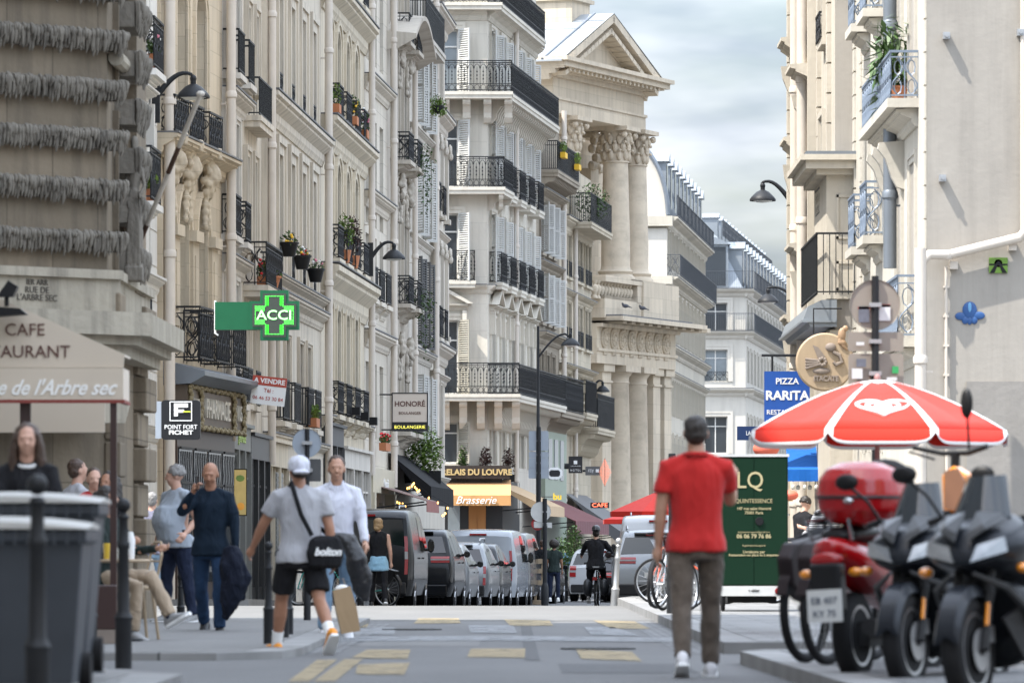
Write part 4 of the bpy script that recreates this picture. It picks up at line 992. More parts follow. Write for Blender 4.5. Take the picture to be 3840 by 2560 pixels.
# statue in the niche
t=thing('statue','weathered stone statue of a draped figure on the side of the dark corner house','statue',f.world(f.u(432),-.22,f.z(432,1010)),0)
b=MB();H_=1.5
b.loft([[(r_*math.cos(2*PI*k/12)+x,r_*.8*math.sin(2*PI*k/12),z) for k in range(12)] for r_,x,z in((.2,0,0),(.19,.02,.4),(.16,.0,.75),(.13,-.02,.95),(.17,0,1.15),(.16,0,1.25),(.06,0,1.3),(.055,0,1.36))])
b.ell((0,-.02,1.46),(.085,.1,.115),10,8);b.ell((0,0,1.53),(.1,.11,.08),10,8)
b.tube([(.15,0,1.22),(.24,-.08,1.0),(.12,-.2,.85)],[.055,.045,.035],8);b.tube([(-.15,0,1.22),(-.2,-.05,.95),(-.12,-.15,.75)],[.055,.045,.035],8)
for k in range(7):b.tube([(-.16+k*.05,-.14,.05),(-.14+k*.045,-.16,.5),(-.1+k*.035,-.12,.95)],[.03,.022,.015],6)
b.box(-.2,-.2,-.15,.2,.2,.02);o=grow(b,'figure',SDr,t,.02,4);o.scale=(.5,.7,.95)
# ---------------------------------------------------------------- middle and far buildings
SC1=stone('corner_house_stone',(.58,.54,.465),2.1,.9,.86,.25,blockvar=.03)
SC2=stone('brown_weathered_stone',(.33,.285,.225),1.0,.4,.75,.5)
SC3=stone('cream_house_stone',(.50,.44,.34),1.2,.4,.8,.35)
ST=stone('temple_stone',(.57,.49,.38),1.6,.62,.78,.35,blockvar=.09)
STc=stone('temple_column_stone',(.55,.47,.365),0,1,dirt=.4,streak=6,big=.8)
SF=stone('far_stone',(.52,.48,.405),2.0,.9,.85,.2)
SF2=stone('far_pale_stone',(.54,.51,.455),0,dirt=.15)
SLATE=mat('roof_slate',(.12,.13,.15),.5,0,.25,3)
# corner house: front to the camera
fr=Facade('brasserie_house_front','tall pale corner house with long black iron balconies on curled stone brackets above the brasserie','house',1560,178,1828,178,23,SC1,.5)
s=fr
ZB=[s.z(1750,351),s.z(1750,705),s.z(1750,1055),s.z(1750,1480)]
zr=s.z(1750,15)
for z0,z1 in((ZB[0],s.z(1700,110)),(ZB[1],s.z(1700,452)),(ZB[2],s.z(1700,800)),(ZB[3],s.z(1700,1200)),(s.z(1700,1740),s.z(1700,1582))):
 sh='shutter' if z0>7 else 'shutter_beige'
 s.window(s.u(1655),1.15,z0+.02,z1,sur=.2,proj=.06,sill=False,shut=sh,ang=50,hood='ped' if z0==ZB[3] else None,pane='glass' if z0!=ZB[0] else 'glass_pale')
s.cornice(ZB[0]+2.9,.3,.3,name='string_course')
s.finish(back=False)
# side towards the street
sd_=Facade('tmp','x','x',1828,178,2010,192,23,SC1,12);q=sd_.root;q.name='side_wing'
for k in('label','category'):del q[k]
bx=(sd_.P0.x-fr.P0.x,0.0);q.parent=fr.root;q.location=(sd_.P0.x-fr.P0.x,sd_.P0.y-fr.P0.y,sd_.g-fr.g)
s=sd_;dz=fr.g-sd_.g
ub=[1.35+i*2.72 for i in range(5)]
for z0,z1 in((ZB[0],fr.z(1700,110)),(ZB[1],fr.z(1700,452)),(ZB[2],fr.z(1700,800)),(ZB[3],fr.z(1700,1200)),(fr.z(1700,1740),fr.z(1700,1582))):
 for i,u in enumerate(ub):
  s.window(u,1.1,z0+dz+.02,z1+dz,sur=.2,proj=.08,sill=False,shut='shutter' if z0>7 else None,ang=25,hood='ped' if z0==ZB[3] else None)
s.finish(left=False)
s.pipe(s.u(1915),3,22,.09,.2)
# long balconies: front piece, side piece
def two_balc(z,proj,u_front0,side_end,style,corbel,ch,h=1.02):
 fr.balcony(fr.u(u_front0),fr.L+proj,z,proj,h,style,corbel=.55 if corbel else 0,ch=ch,cw=.13)
 sd_.balcony(-.01,side_end,z+dz,proj,h,style,corbel=corbel,ch=ch)
two_balc(zr,.5,1640,13.0,'arcade',0,.4,1.0)
two_balc(ZB[0],.85,1655,14.3,'arcade',.5,.75)
two_balc(ZB[3],1.1,1655,14.3,'arcade',.42,.9)
fr.balcony(fr.u(1655),fr.L+.6,ZB[1],.6,1.0,'arcade',corbel=1.2,ch=.5);sd_.balcony(-.01,2.6,ZB[1]+dz,.6,1.0,'arcade',corbel=1.2,ch=.5)
fr.balcony(fr.u(1655),fr.u(1785),ZB[2],.45,1.0,'arcade')
for u in ub:
 sd_.balcony(u-.85,u+.85,ZB[2]+dz,.45,1.0,'arcade')
 if u>3:sd_.balcony(u-.85,u+.85,ZB[1]+dz,.45,1.0,'arcade')
sd_.cornice(ZB[2]+dz-.1,.3,.3);fr.cornice(ZB[2]-.1,.3,.3)
sd_.cornice(zr+dz-.15,.4,.4);fr.cornice(zr-.15,.4,.4)
# mansard roof
b=MB();b.prism([(-8,23.0),(-8,27),(2.2,27),(sd_.L*.25,23.0)],0.2,12);b.build('mansard_roof',SLATE,fr.root)
# brasserie ground floor
M['fascia']=mat('brown_black_fascia',(.03,.022,.018),.4);M['gold']=mat('gold_lettering',(.55,.42,.2),.35,.3)
M['awn_or']=cloth('ochre_awning_canvas',(.50,.27,.11),.08,.2,2);M['awn_bei']=cloth('striped_beige_canvas',(.47,.33,.19),.1,.2,2)
M['woodor']=mat('orange_wood',(.33,.14,.035),.45,0,.25,2,gscale=(1,1,.2))
zf=fr.z(1750,1795);b=MB();b.box(fr.u(1655),-.55,zf,fr.L+.75,-.005,zf+.44);fb=b.build('fascia_board',M['fascia'],fr.root)
text('RELAIS DU LOUVRE','lettering',.27,M['gold'],fb,(fr.u(1788),-.57,zf+.21),depth=.02,bold=.01,sx=1.0)
def awning(root,u0,u1,z,proj,drop,val,m,mv=None,name='awning',side=True,n=1,text_=None):
 b=MB();th=.02
 b.add([(u0,-.02,z),(u1,-.02,z),(u1,-proj,z-drop),(u0,-proj,z-drop),(u0,-.02,z-th),(u1,-.02,z-th),(u1,-proj,z-drop-th),(u0,-proj,z-drop-th)],[(0,1,2,3),(4,7,6,5),(0,4,5,1),(1,5,6,2),(2,6,7,3),(3,7,4,0)])
 o=b.build(name,m,root)
 v=MB();k=max(4,int((u1-u0)/.22));pr=[]
 for i in range(k+1):
  u=u0+(u1-u0)*i/k;yy=-proj-.012-.012*math.sin(i*2.1);pr.append([(u,yy,z-drop),(u,yy-.006,z-drop-val),(u,yy+.01,z-drop-val),(u,yy+.012,z-drop)])
 v.loft(pr);v.build('valance',mv or m,o)
 if side:
  for u in(u0+.01,u1-.01):
   q=MB();q.prism([(-.05,z-.03),(-proj,z-drop-.02),(-proj,z-drop-val),(-proj+.02,z-drop-val)],u-.006,u+.006,plane='yz');q.build('side_cheek',mv or m,o)
 for u in(u0+.15,u1-.15):q=MB();q.tube([(u,0,z-drop-.2),(u,-proj*.95,z-drop-.04)],.02,5);q.build('awning_arm',M['iron'],o)
 return o
aw=awning(fr.root,fr.u(1665),fr.L+.78,fr.z(1750,1798),1.6,fr.z(1750,1798)-fr.z(1750,1858),.34,M['awn_or'])
text('Brasserie','lettering',.36,M['white'],aw,(fr.u(1785),-1.65,fr.z(1750,1877)),depth=.006,shear=.35)
awning(sd_.root,.3,6.0,fr.z(1750,1800)+dz,1.9,.85,.34,M['awn_bei'])
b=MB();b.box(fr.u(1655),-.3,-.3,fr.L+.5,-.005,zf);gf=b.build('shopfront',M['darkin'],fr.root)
b=MB();b.box(fr.u(1758),-.34,0,fr.u(1822),-.305,zf-.2);b.box(fr.u(1762),-.36,.3,fr.u(1788),-.342,zf-1.3);b.box(fr.u(1792),-.36,.3,fr.u(1818),-.342,zf-1.3);b.build('wood_panel',M['woodor'],gf)
b=MB();b.box(fr.u(1680),-.34,.8,fr.u(1725),-.305,zf-.4);b.build('shop_window',M['glass_pale'],gf)
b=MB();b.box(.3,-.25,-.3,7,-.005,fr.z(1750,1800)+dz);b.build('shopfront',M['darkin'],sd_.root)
for x,l in((1737,'dark shrub on the sill left above the brasserie fascia'),(1822,'reddish climbing shrub above the brasserie fascia'),(1868,'dense reddish shrub at the corner above the brasserie fascia')):
 t=thing('potted_shrub',l,'plant',(fr.world(fr.u(min(x,1826)),-.3,fr.z(1750,1770)) if x<1850 else sd_.world(1.8,-.5,fr.z(1750,1770)+dz)));b=MB();leaves(b,(0,0,.35),(.22,.15,.55),420,.05);b.build('foliage',M['leaf_red' if x>1800 else 'leaf'],t,fix=False)
 b=MB();b.box(-.2,-.12,-.3,.2,.12,-.05);b.build('pot',M['black'],t)
 # narrow shuttered house
f=Facade('townhouse','narrow brown weathered house with white louvred shutters and a planted top balcony','house',2010,192,2097,199.4,18.2,SC2,9)
B9=[(2024,2036),(2046,2058),(2066,2078)]
f.row(B9,2044,770,955,w=1.0,sur=.08,shut='shutter',ang=45);f.row(B9,2044,1035,1215,w=1.0,sur=.08,shut='shutter',ang=45)
f.cornice(f.z(2040,720),.35,.5);f.cornice(f.z(2040,985),.3,.35);f.cornice(f.z(2040,1250),.4,.5)
f.balcony(.1,f.L-.1,f.z(2040,655),.8,1.05,'panel',corbel=.4,ch=.5);f.row(B9,2044,1330,1460,w=1.0,sur=.12)
f.balcony(-.3,f.L-.4,f.z(2040,1545),1.0,1.25,'scroll',corbel=.35,ch=.6)
f.flowers(1.0,f.z(2030,600),.8,-.9,'light','yellow trough with grasses, left one on the top balcony rail',.45,'yellowp');f.flowers(5.6,f.z(2085,645),.8,-.9,'light','yellow trough with grasses, right one on the top balcony rail',.45,'yellowp')
M['greenfront']=mat('sage_green_front',(.26,.31,.24),.5);b=MB();b.box(.3,-.3,-.3,f.L-.2,-.005,f.z(2060,1620));o=b.build('shopfront',M['greenfront'],f.root)
for i in range(3):q=MB();q.box(1.2+i*1.9,-.33,f.z(2060,1800),2.3+i*1.9,-.305,f.z(2060,1650));q.build('shop_window',M['glass_pale'],o)
f.pipe(f.L-.15,2.5,f.h,.1,.2);f.finish();F9=f
b=MB();b.prism([(0.1,f.h),(f.L-.1,f.h),(f.L*.8,f.h+1.8),(1.2,f.h+2.4)],1.5,7);b.build('roof',M['zinc'],f.root)
# cream house
f=Facade('townhouse','slim cream stone house with small dark window guards left of the columned church','house',2097,199.4,2216,210.8,14.9,SC3,4)
B10=[(2112,2120),(2128,2136),(2157,2167),(2170,2180),(2190,2199),(2203,2211)]
for yt,yb,rl in((900,1055,'panel'),(1150,1300,'panel'),(1380,1500,None)):f.row(B10,2160,yt,yb,w=.95,sur=.08,rail=rl,rh=.6,rp=.08)
f.row(B10[:2],2160,640,830,w=.95,sur=.1)
f.cornice(f.z(2160,1108),.3,.35);f.cornice(f.z(2160,1380),.3,.4,name='hood_course');f.cornice(f.z(2160,840),.6,.5)
f.balcony(.5,4.5,f.z(2140,1555),1.0,1.2,'plain',corbel=.4);f.balcony(4.7,f.L-.2,f.z(2180,1610),1.0,1.3,'panel',corbel=.45,ch=.8)
f.balcony(3.2,f.L-.3,f.z(2180,860),.9,1.1,'panel');f.row(B10[2:],2180,1870,1960,w=1,sur=0,rail='panel',rh=.8,rp=.05)
f.pipe(f.L*.34,3,14.5,.09,.2);f.finish()
for x,y,l in((2155,760,'leafy climber on the balcony by the church'),):
 t=thing('climbing_plant',l,'plant',f.world(f.u(x),-.7,f.z(x,y)));b=MB();leaves(b,(0,0,0),(.7,.3,.8),600,.06);b.build('foliage',M['leaf'],t,fix=False)
F10=f
# white dormer storey on top of cream house
b=MB();b.box(.2,1.2,f.h,f.L-2.5,3.8,f.h+.8);o=b.build('attic_storey',M['wood_white'],f.root)
# ---------------------------------------------------------------- church with two column orders
T=Facade('church','pale stone church front with pediment, Corinthian columns above and Doric columns below','church',2108,214.8,2500,226,20,ST,.4)
s=T;L_=T.L;rt=T.root
def TZ(x,y):return T.z(x,y)
zc0=TZ(2300,1050);z_ab=TZ(2300,475)
z_en1=TZ(2300,300);z_le=TZ(2300,1215)
# body of the porch: back wall set in, entablature box, low order
uL,uR=T.u(2076,-.36),T.u(2410,-.36)
def corinth(mb,x,y,z0,z1,r):
 hc=r*2.35;zt=z1-hc
 mb.lathe([(r*1.35,z0),(r*1.35,z0+.12),(r*1.22,z0+.2),(r*1.15,z0+.25),(r*1.25,z0+.36),(r*1.05,z0+.45),(r,z0+.6),(r*1.0,z0+(zt-z0)*.35),(r*.86,zt-.08),(r*.95,zt-.05),(r*.95,zt),(r*.82,zt)],(x,y,0),24)
def capital(mb,x,y,zt,r):
 hc=r*2.35
 mb.lathe([(r*.84,zt),(r*.86,zt+hc*.5),(r*1.05,zt+hc*.85),(r*1.1,zt+hc*.9)],(x,y,0),16)
 mb.box(x-r*1.35,y-r*1.35,zt+hc*.88,x+r*1.35,y+r*1.35,zt+hc)
 for tier,(zz,rr,n) in enumerate(((.18,.95,10),(.42,1.0,10),(.64,1.08,10))):
  for i in range(n):
   a=2*PI*(i+.5*tier)/n;ca,sa=math.cos(a),math.sin(a)
   mb.ell((x+ca*r*(rr-.08),y+sa*r*(rr-.08),zt+hc*zz),(r*.2,r*.2,hc*.17),7,6);mb.ell((x+ca*r*(rr+.2),y+sa*r*(rr+.2),zt+hc*(zz+.13)),(r*.12,r*.12,hc*.04),6,5)
 for i in range(4):
  a=PI/4+PI/2*i;cx,cy=x+math.cos(a)*r*1.45,y+math.sin(a)*r*1.45
  mb.ell((cx,cy,zt+hc*.76),(r*.24,r*.24,hc*.1),8,6)
def col_up(u,y,r):
 b=MB();corinth(b,u,y,zc0,z_ab,r);o=b.build('column',STc,rt,smooth=True,angle=50)
 b=MB();capital(b,u,y,z_ab-r*2.35,r);b.build('capital',STc,o,smooth=True,angle=50)
us={k:T.u(v) for k,v in(('A',2133),('B',2317),('C',2386))}
r_=.60
col_up(us['A'],.1,r_);col_up(us['B'],.1,r_);col_up(us['C'],.1,r_)
# pilasters behind
for x,yy in((2230,1.9),(2256,2.2),(2281,2.6)):
 u=T.u(x,yy);b=MB();b.box(u-.45,yy,zc0,u+.45,yy+.5,z_ab-1.5);b.box(u-.55,yy-.1,zc0,u+.55,yy+.5,zc0+.5)
 for i in range(14):b.ell((u-.5+.11*(i%10),yy-.05,z_ab-1.4+.35*(i//4)),(.14,.16,.2),6,5)
 b.box(u-.6,yy-.15,z_ab-.2,u+.6,yy+.5,z_ab-.02);b.build('pilaster',ST,rt)
 # set back wall with arch
zA0,zA1=zc0,z_ab
b=MB();uw0,uw1=uL-1,T.u(2300,2.9)
ac,ar,az=T.u(2170,2.9),1.7,zA1-4.4
b.box(uw0,2.9,zA0-9,ac-ar,3.6,zA1);b.box(ac+ar,2.9,zA0-9,uw1,3.6,zA1);b.box(ac-ar,2.9,az+ar,ac+ar,3.6,zA1)
arcp=[(ac+ar*math.cos(PI*i/12),az+ar*math.sin(PI*i/12)) for i in range(13)]
for(xa,za),(xb,zb_) in zip(arcp,arcp[1:]):b.add([(xa,2.9,za),(xb,2.9,zb_),(xb,2.9,az+ar),(xa,2.9,az+ar),(xa,3.6,za),(xb,3.6,zb_)],[(0,1,2,3),(0,4,5,1)])
b.build('back_wall',ST,rt)
b=MB();o_=[(ac-ar+0,az-3)]
rings=[]
for i in range(17):
 a=PI-PI*i/16;rings.append([(ac+rr*math.cos(a),yy,az+rr*math.sin(a)) for rr,yy in((ar-.02,2.95),(ar-.02,2.75),(ar+.35,2.7),(ar+.35,2.95))])
b.loft(rings);b.build('arch_moulding',ST,rt);b=MB();b.box(ac-ar-.1,3.55,zA0-2,ac+ar+.1,3.58,az+ar+.2);b.build('pane',M['glass'],rt)
# entablature
zE=z_ab;hE=T.z(2300,338,-.36)-zE
b=MB();b.box(uL-.1,-.42,zE,uR+.2,3.2,zE+hE*.38);b.box(uL-.15,-.48,zE+hE*.38,uR+.25,3.2,zE+hE*.46);b.box(uL-.05,-.36,zE+hE*.46,uR+.15,3.2,zE+hE);
b.build('entablature',ST,rt)
zK=zE+hE;b=MB();pr=.95
def ring_box(b,x0,x1,y0,y1,z0,z1):b.box(x0,y0,z0,x1,y1,z1)
for i,(p,h) in enumerate(((.15,.18),(.35,.16),(.85,.22),(1.0,.16))):
 z0=zK+sum(q for _,q in((.15,.18),(.35,.16),(.85,.22),(1.0,.16))[:i]);ring_box(b,uL-.05-p,uR+.15+p,-.36-p,3.2,z0,z0+h)
co=b.build('cornice',ST,rt);zT=zK+.72
b=MB();n=22
for i in range(n):u=uL+(uR-uL)*i/(n-1);b.box(u-.09,-1.1,zK+.2,u+.09,-.5,zK+.36)
for i in range(5):b.box(uL-.8,-.2+i*.6,zK+.2,uL-.3,i*.6,zK+.36)
b.build('modillions',ST,co)
# pediment and ridge roof running back
um=T.u(2303,-1.15);za=T.z(2303,55,-1.15);eL,eR=T.u(2112,-1.15),T.u(2495,-1.15);zT=T.z(2303,272,-1.15)
b=MB();b.prism([(eL+.6,zT),(eR-.6,zT),(um,za-.5)],-.4,.1);b.build('tympanum',ST,rt)
for(ex,nm) in((eL,'raking_cornice'),(eR,'raking_cornice')):
 b=MB();A=Vector((ex,0,zT));Bv=Vector((um,0,za));d=(Bv-A).normalized();nn=Vector((-d.z,0,d.x));nn=nn if nn.z>0 else-nn
 for k0,k1,p in((-.75,-.5,.45),(-.5,-.3,.75),(-.3,0,1.15)):
  b.add([A+nn*k0+Vector((0,-p,0)),Bv+nn*k0+Vector((0,-p,0)),Bv+nn*k1+Vector((0,-p,0)),A+nn*k1+Vector((0,-p,0)),A+nn*k0+Vector((0,.3,0)),Bv+nn*k0+Vector((0,.3,0)),Bv+nn*k1+Vector((0,.3,0)),A+nn*k1+Vector((0,.3,0))],[(0,1,2,3),(4,7,6,5),(0,4,5,1),(1,5,6,2),(2,6,7,3),(3,7,4,0)])
 m_=13
 for i in range(m_):
  c=A+(Bv-A)*(i+1.2)/(m_+1)+nn*-.55;w_=.2
  b.add([tuple(c+d*a+Vector((0,yy,0))+nn*e) for a in(-w_,w_) for yy in(-1.05,-.4) for e in(-.16,.02)],[(0,1,3,2),(4,6,7,5),(0,4,5,1),(2,3,7,6),(0,2,6,4),(1,5,7,3)])
 b.build(nm,ST,rt)
ridge=13
b=MB();b.add([(eL-.15,-1.15,zT+.05),(um,-1.15,za+.05),(um,ridge,za+.05),(eL-.15,ridge,zT+.05),(eR+.15,-1.15,zT+.05),(eR+.15,ridge,zT+.05),(eL-.15,-1.15,zT-.02),(eL-.15,ridge,zT-.02)],[(0,1,2,3),(1,4,5,2),(0,3,7,6)])
rf=b.build('zinc_roof',mat('pale_sheet_zinc',(.30,.32,.335),.5,.2,.3,1.2),rt,fix=False)
b=MB()
for i in range(7):
 y=-.3+i*1.9;b.tube([(eL-.15,y,zT+.08),(um,y,za+.08)],.05,5)
for k in range(5):
 q=(k+1)/6;x=eL+(um-eL)*q;z=zT+(za-zT)*q;b.box(x-.02,-1.1,z+.055,x+.02,ridge,z+.085)
b.build('roof_seam',M['zinc'],rf)
b=MB();b.box(um-1.0,.3,za-1.3,um+1.0,2.3,za+.9);b.box(um-.8,.5,za+.9,um+.8,2.1,za+1.5);b.box(um-1.15,.15,za+.55,um+1.15,2.45,za+.7);b.build('pedestal',ST,rt)
# side wall behind, below the eave
b=MB();b.box(uL-.02,3.2,zE-1,T.u(2330),ridge,zT);b.build('nave_wall',ST,rt)
# attic / balustrade level
zP0,zP1=TZ(2400,1215),TZ(2400,1068)
b=MB();u0,u1=T.u(2329),T.u(2462)
b.box(u0,-1.0,zP0,u1,1.2,zP1);b.box(u1-.6,-.3,zP0,T.u(2492),2,zP1-.55);b.box(us['B']-.95,-.95,zP1,us['C']+.95,.95,zc0);b.build('attic_block',ST,rt)
b=MB();ul=T.u(2190);zb1=TZ(2260,1054)
b.box(ul,-.9,zP0,u0,-.3,zP0+.9);zbs=TZ(2260,1130)
b.box(ul,-.95,zb1-.12,u0,-.35,zb1+.14);b.box(ul,-.9,zP0+.9,u0,-.4,zbs+.02);b.box(u0-.5,-.92,zbs,u0,-.38,zb1);
bl=b.build('balustrade',ST,rt)
b=MB();n=12
for i in range(n):
 u=u0-.75-i*.36;b.lathe([(.12,zbs),(.12,zbs+.08),(.07,zbs+.14),(.15,zbs+.38),(.14,zbs+.5),(.06,zb1-.25),(.1,zb1-.18),(.12,zb1-.1)],(u,-.65,0),10)
b.build('balusters',ST,bl,smooth=True)
b=MB();b.box(T.u(2100),.5,zP0-.3,u1,3.6,zc0-.05);b.build('terrace_floor',ST,rt)
# lower entablature with roundels
zl0=TZ(2300,1370);uR2=T.u(2505);zf0,zf1=TZ(2300,1325),TZ(2300,1250)
zC=TZ(2300,1207);uA=T.u(2195)
b=MB();b.box(uA,-.5,zl0,T.u(2492),1.2,zf0);b.box(uA,-.58,zf0,T.u(2494),1.2,zf0+.12);b.box(uA,-.5,zf0+.12,T.u(2492),1.2,zf1+.15);b.build('lower_entablature',ST,rt)
b=MB();b.box(uA,-.75,zf1+.15,uR2-.5,1.2,zf1+.3);b.box(uA,-1.5,zf1+.48,uR2+.2,1.2,zC-.08);b.box(uA,-1.65,zC-.08,uR2+.35,1.2,zC+.1);b.box(uA,-1.62,zC+.1,u1,-.5,zC+.16,1)
lc=b.build('lower_cornice',[ST,M['lead']],rt)
b=MB()
for i in range(11):u=T.u(2222)+i*1.0;b.box(u-.22,-1.42,zf1+.3,u+.22,-.5,zf1+.48)
b.build('mutules',ST,lc)
zr_=(zf0+zf1)/2+.12
for i in range(8):
 u=T.u(2224)+i*1.02;b=MB();b.lathe([(0,-.62),(.1,-.62),(.14,-.56),(.36,-.54),(.4,-.6),(.44,-.56),(.44,-.45)],(u,0,zr_),20,axis='y')
 b.v=[(x,y,z) for x,y,z in b.v]
 for k in range(12):a=2*PI*k/12;b.ell((u+.25*math.cos(a),-.57,zr_+.25*math.sin(a)),(.06,.05,.06),6,4)
 b.build('roundel',ST,rt,smooth=True)
 b=MB();b.box(u+.47,-.53,zf0+.12,u+.55,-.495,zf1+.15)
 for k in range(5):b.box(u-.2+k*.09,-.56,zf0-.14,u-.15+k*.09,-.495,zf0-.02)
 b.build('triglyph',ST,rt)
 # lower columns
zg0=-.2
def doric(u,y,r):
 b=MB();t_=zl0;b.lathe([(r*1.3,zg0),(r*1.3,zg0+.4),(r*1.15,zg0+.6),(r,zg0+.8),(r,zg0+3.5),(r*.85,t_-.75),(r*.92,t_-.7),(r*.85,t_-.64),(r*.87,t_-.45),(r*1.1,t_-.25)],(u,y,0),28)
 b.box(u-r*1.2,y-r*1.2,t_-.26,u+r*1.2,y+r*1.2,t_-.004);b.build('column',STc,rt,smooth=True,angle=50)
doric(T.u(2324),.25,.72);doric(T.u(2392),.25,.72)
for x,w_ in((2438,.42),(2480,.42),(2250,.5)):
 u=T.u(x);b=MB();b.box(u-w_,-.3,zg0,u+w_,.8,zl0-.3);b.box(u-w_-.12,-.42,zl0-.3,u+w_+.12,.8,zl0-.003);b.box(u-w_-.05,-.36,zl0-.75,u+w_+.05,.8,zl0-.66);b.build('pilaster',ST,rt)
b=MB();b.box(T.u(2150),1.0,zg0,T.u(2492,1.0),1.8,zl0-.01);b.build('lower_wall',ST,rt)
# two birds on the cornice ledge
for x,y in((2243,1158),(2308,1166)):
 p=T.world(T.u(x),-1.2,T.z(x,y));t=thing('pigeon','dark pigeon perched on the church cornice, %s'%('left of the two' if x<2270 else 'right of the two'),'bird',p,.4,'pigeons on the church')
 b=MB();b.ell((0,0,.1),(.15,.07,.08),10,8);b.ell((-.13,0,.19),(.045,.04,.045),8,6);b.ell((-.1,0,.14),(.06,.05,.07),8,6);b.prism([(.08,.13),(.3,.04),(.28,.02),(.08,.06)],-.03,.03);b.tube([(-.02,.02,.05),(-.02,.02,0)],.008,4);b.tube([(-.02,-.02,.05),(-.02,-.02,0)],.008,4);b.prism([(-.17,.2),(-.21,.185),(-.17,.18)],-.008,.008)
 grow(b,'body',mat('pigeon_grey',(.06,.06,.07),.7),t,.012,3)
 # ---------------------------------------------------------------- far house A with curved gable
f=Facade('apartment_building','long far apartment building with curved white gable and grey dormers behind the church','building',2500,258,2642,288,20,SF,14)
FA=f;zc=f.z(2520,828)
f.h=zc
BA=[2516+0,]
us_=[1.6+i*3.0 for i in range(10)]
for z0,z1,rl in((f.z(2520,1010),f.z(2520,880),None),(f.z(2520,1280),f.z(2520,1110),None),(f.z(2520,1560),f.z(2520,1420),None),(f.z(2520,1800),f.z(2520,1640),None)):
 for u in us_:
  if u<f.L-1:f.window(u,1.1,z0,z1,sur=.2,proj=.1,sill=False)
f.cornice(zc,.6,.7);f.cornice(f.z(2520,1303),.5,.5);f.cornice(f.z(2520,1050),.45,.7,name='balcony_cornice')
f.cornice(f.z(2520,1400),.4,.4)
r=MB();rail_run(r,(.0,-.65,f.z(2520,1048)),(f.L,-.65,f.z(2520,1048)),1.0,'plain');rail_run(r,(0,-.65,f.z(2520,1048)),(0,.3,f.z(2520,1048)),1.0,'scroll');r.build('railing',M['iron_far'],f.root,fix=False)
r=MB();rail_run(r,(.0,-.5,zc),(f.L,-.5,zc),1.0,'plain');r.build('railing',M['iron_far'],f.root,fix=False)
f.finish()
# gable end wall facing the camera, with quarter round mansard
ang=f.root.rotation_euler[2]
gw=10.0;zt=zc+4.2
def arcprof(n=14):return[(gw*0+3.0*(1-math.cos(PI/2*i/n)),zc+(zt-zc)*math.sin(PI/2*i/n)) for i in range(n+1)]
prof=[(a,b_) for a,b_ in arcprof()]+[(gw,zt),(gw,zc)]
b=MB();b.prism(prof,-.02,.5,plane='yz');b.build('gable_wall',SF2,f.root)
b=MB();b.box(-.12,-.02,-.5,.02,gw,zc-.6);b.build('gable_lower_wall',SF2,f.root)
b=MB();b.box(-.35,-.3,zc-.5,0,gw,zc-.02);b.box(-.35,-.3,f.z(2520,1050)-.4,0,gw,f.z(2520,1050));b.box(-.2,-.1,f.z(2520,1303)-.4,0,gw,f.z(2520,1303));b.build('gable_cornice',SF,f.root)
b=MB();pr2=[(a+.03,z_-.02) for a,z_ in prof];rings=[[(u,a,z_) for a,z_ in pr2] for u in(.5,f.L)];b.loft(rings);b.build('mansard_roof',M['zinc'],f.root)
# edge flashing
b=MB();b.tube([(-.05,a-.06,z_+.05) for a,z_ in arcprof()],.12,6);b.build('flashing',M['zinc'],f.root)
def dormer(F_,u,z0,w_,h_,y0=.1,d_=2.2):
 def mk(p):
  b=MB();b.box(-w_/2,0,0,w_/2,d_,h_);b.prism([(-w_/2-.15,h_),(w_/2+.15,h_),(0,h_+.45)],-.15,d_);o=b.build('dormer',M['zinc_pale'],p)
  b=MB();b.box(-w_/2+.15,-.03,.15,w_/2-.15,-.005,h_-.15);b.build('pane',M['glass'],o);return o
 return F_.inst(('dorm',w_,h_,d_),mk,(u,y0,z0))
for u in us_:
 if u<f.L-.8:dormer(f,u,zc+.1,1.2,2.6)
for i in range(5):
 b=MB();b.box(-.4,-.6,0,.4,.6,1.0)
 for k in range(3):b.lathe([(.11,1.0),(.12,1.3),(.09,1.35)],(0,-.35+.35*k,0),8)
 o=b.build('chimney',SC2,f.root,loc=(2+i*3.2,4.5,zt-.1)) if i==0 else dup(o,f.root,loc=(2+i*3.2,4.5,zt-.1))
 # ---------------------------------------------------------------- far corner building B
g=Facade('apartment_building','far corner apartment building with steep zinc mansard and two rows of dormers','building',2560,330,2796,330,19,SF2,.5)
h_=Facade('tmp','x','x',2796,330,2975,378,19,SF2,14);q=h_.root;q.name='side_wing'
for k in('label','category'):del q[k]
q.parent=g.root;q.location=(h_.P0.x-g.P0.x,h_.P0.y-g.P0.y,h_.g-g.g);dzb=g.g-h_.g
zr0=g.z(2700,1082);g.h=zr0;h_.h=zr0+dzb
lev=[(1255,1135),(1430,1310),(1700,1560)]
for yb_,yt_ in lev:
 g.window(g.u(2683),1.5,g.z(2700,yb_),g.z(2700,yt_),sur=.3,proj=.08,sill=False,rail='scroll' if yb_==1430 else None,rh=.6,rp=.05)
 for i in range(15):h_.window(2.0+i*3.1,1.15,g.z(2700,yb_)+dzb,g.z(2700,yt_)+dzb,sur=.2,proj=.07,sill=False)
g.finish(back=False);h_.finish(left=False)
for z in(zr0,g.z(2700,1240),g.z(2700,1455)):
 g.cornice(z,.5,.6,u1=g.L+.5);h_.cornice(z+dzb,.5,.6,u0=-.2)
for z in(zr0,g.z(2700,1240)):
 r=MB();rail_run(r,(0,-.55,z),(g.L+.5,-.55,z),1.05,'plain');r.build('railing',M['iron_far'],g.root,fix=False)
 r=MB();rail_run(r,(0,-.55,z+dzb),(h_.L,-.55,z+dzb),1.05,'plain');r.build('railing',M['iron_far'],h_.root,fix=False)
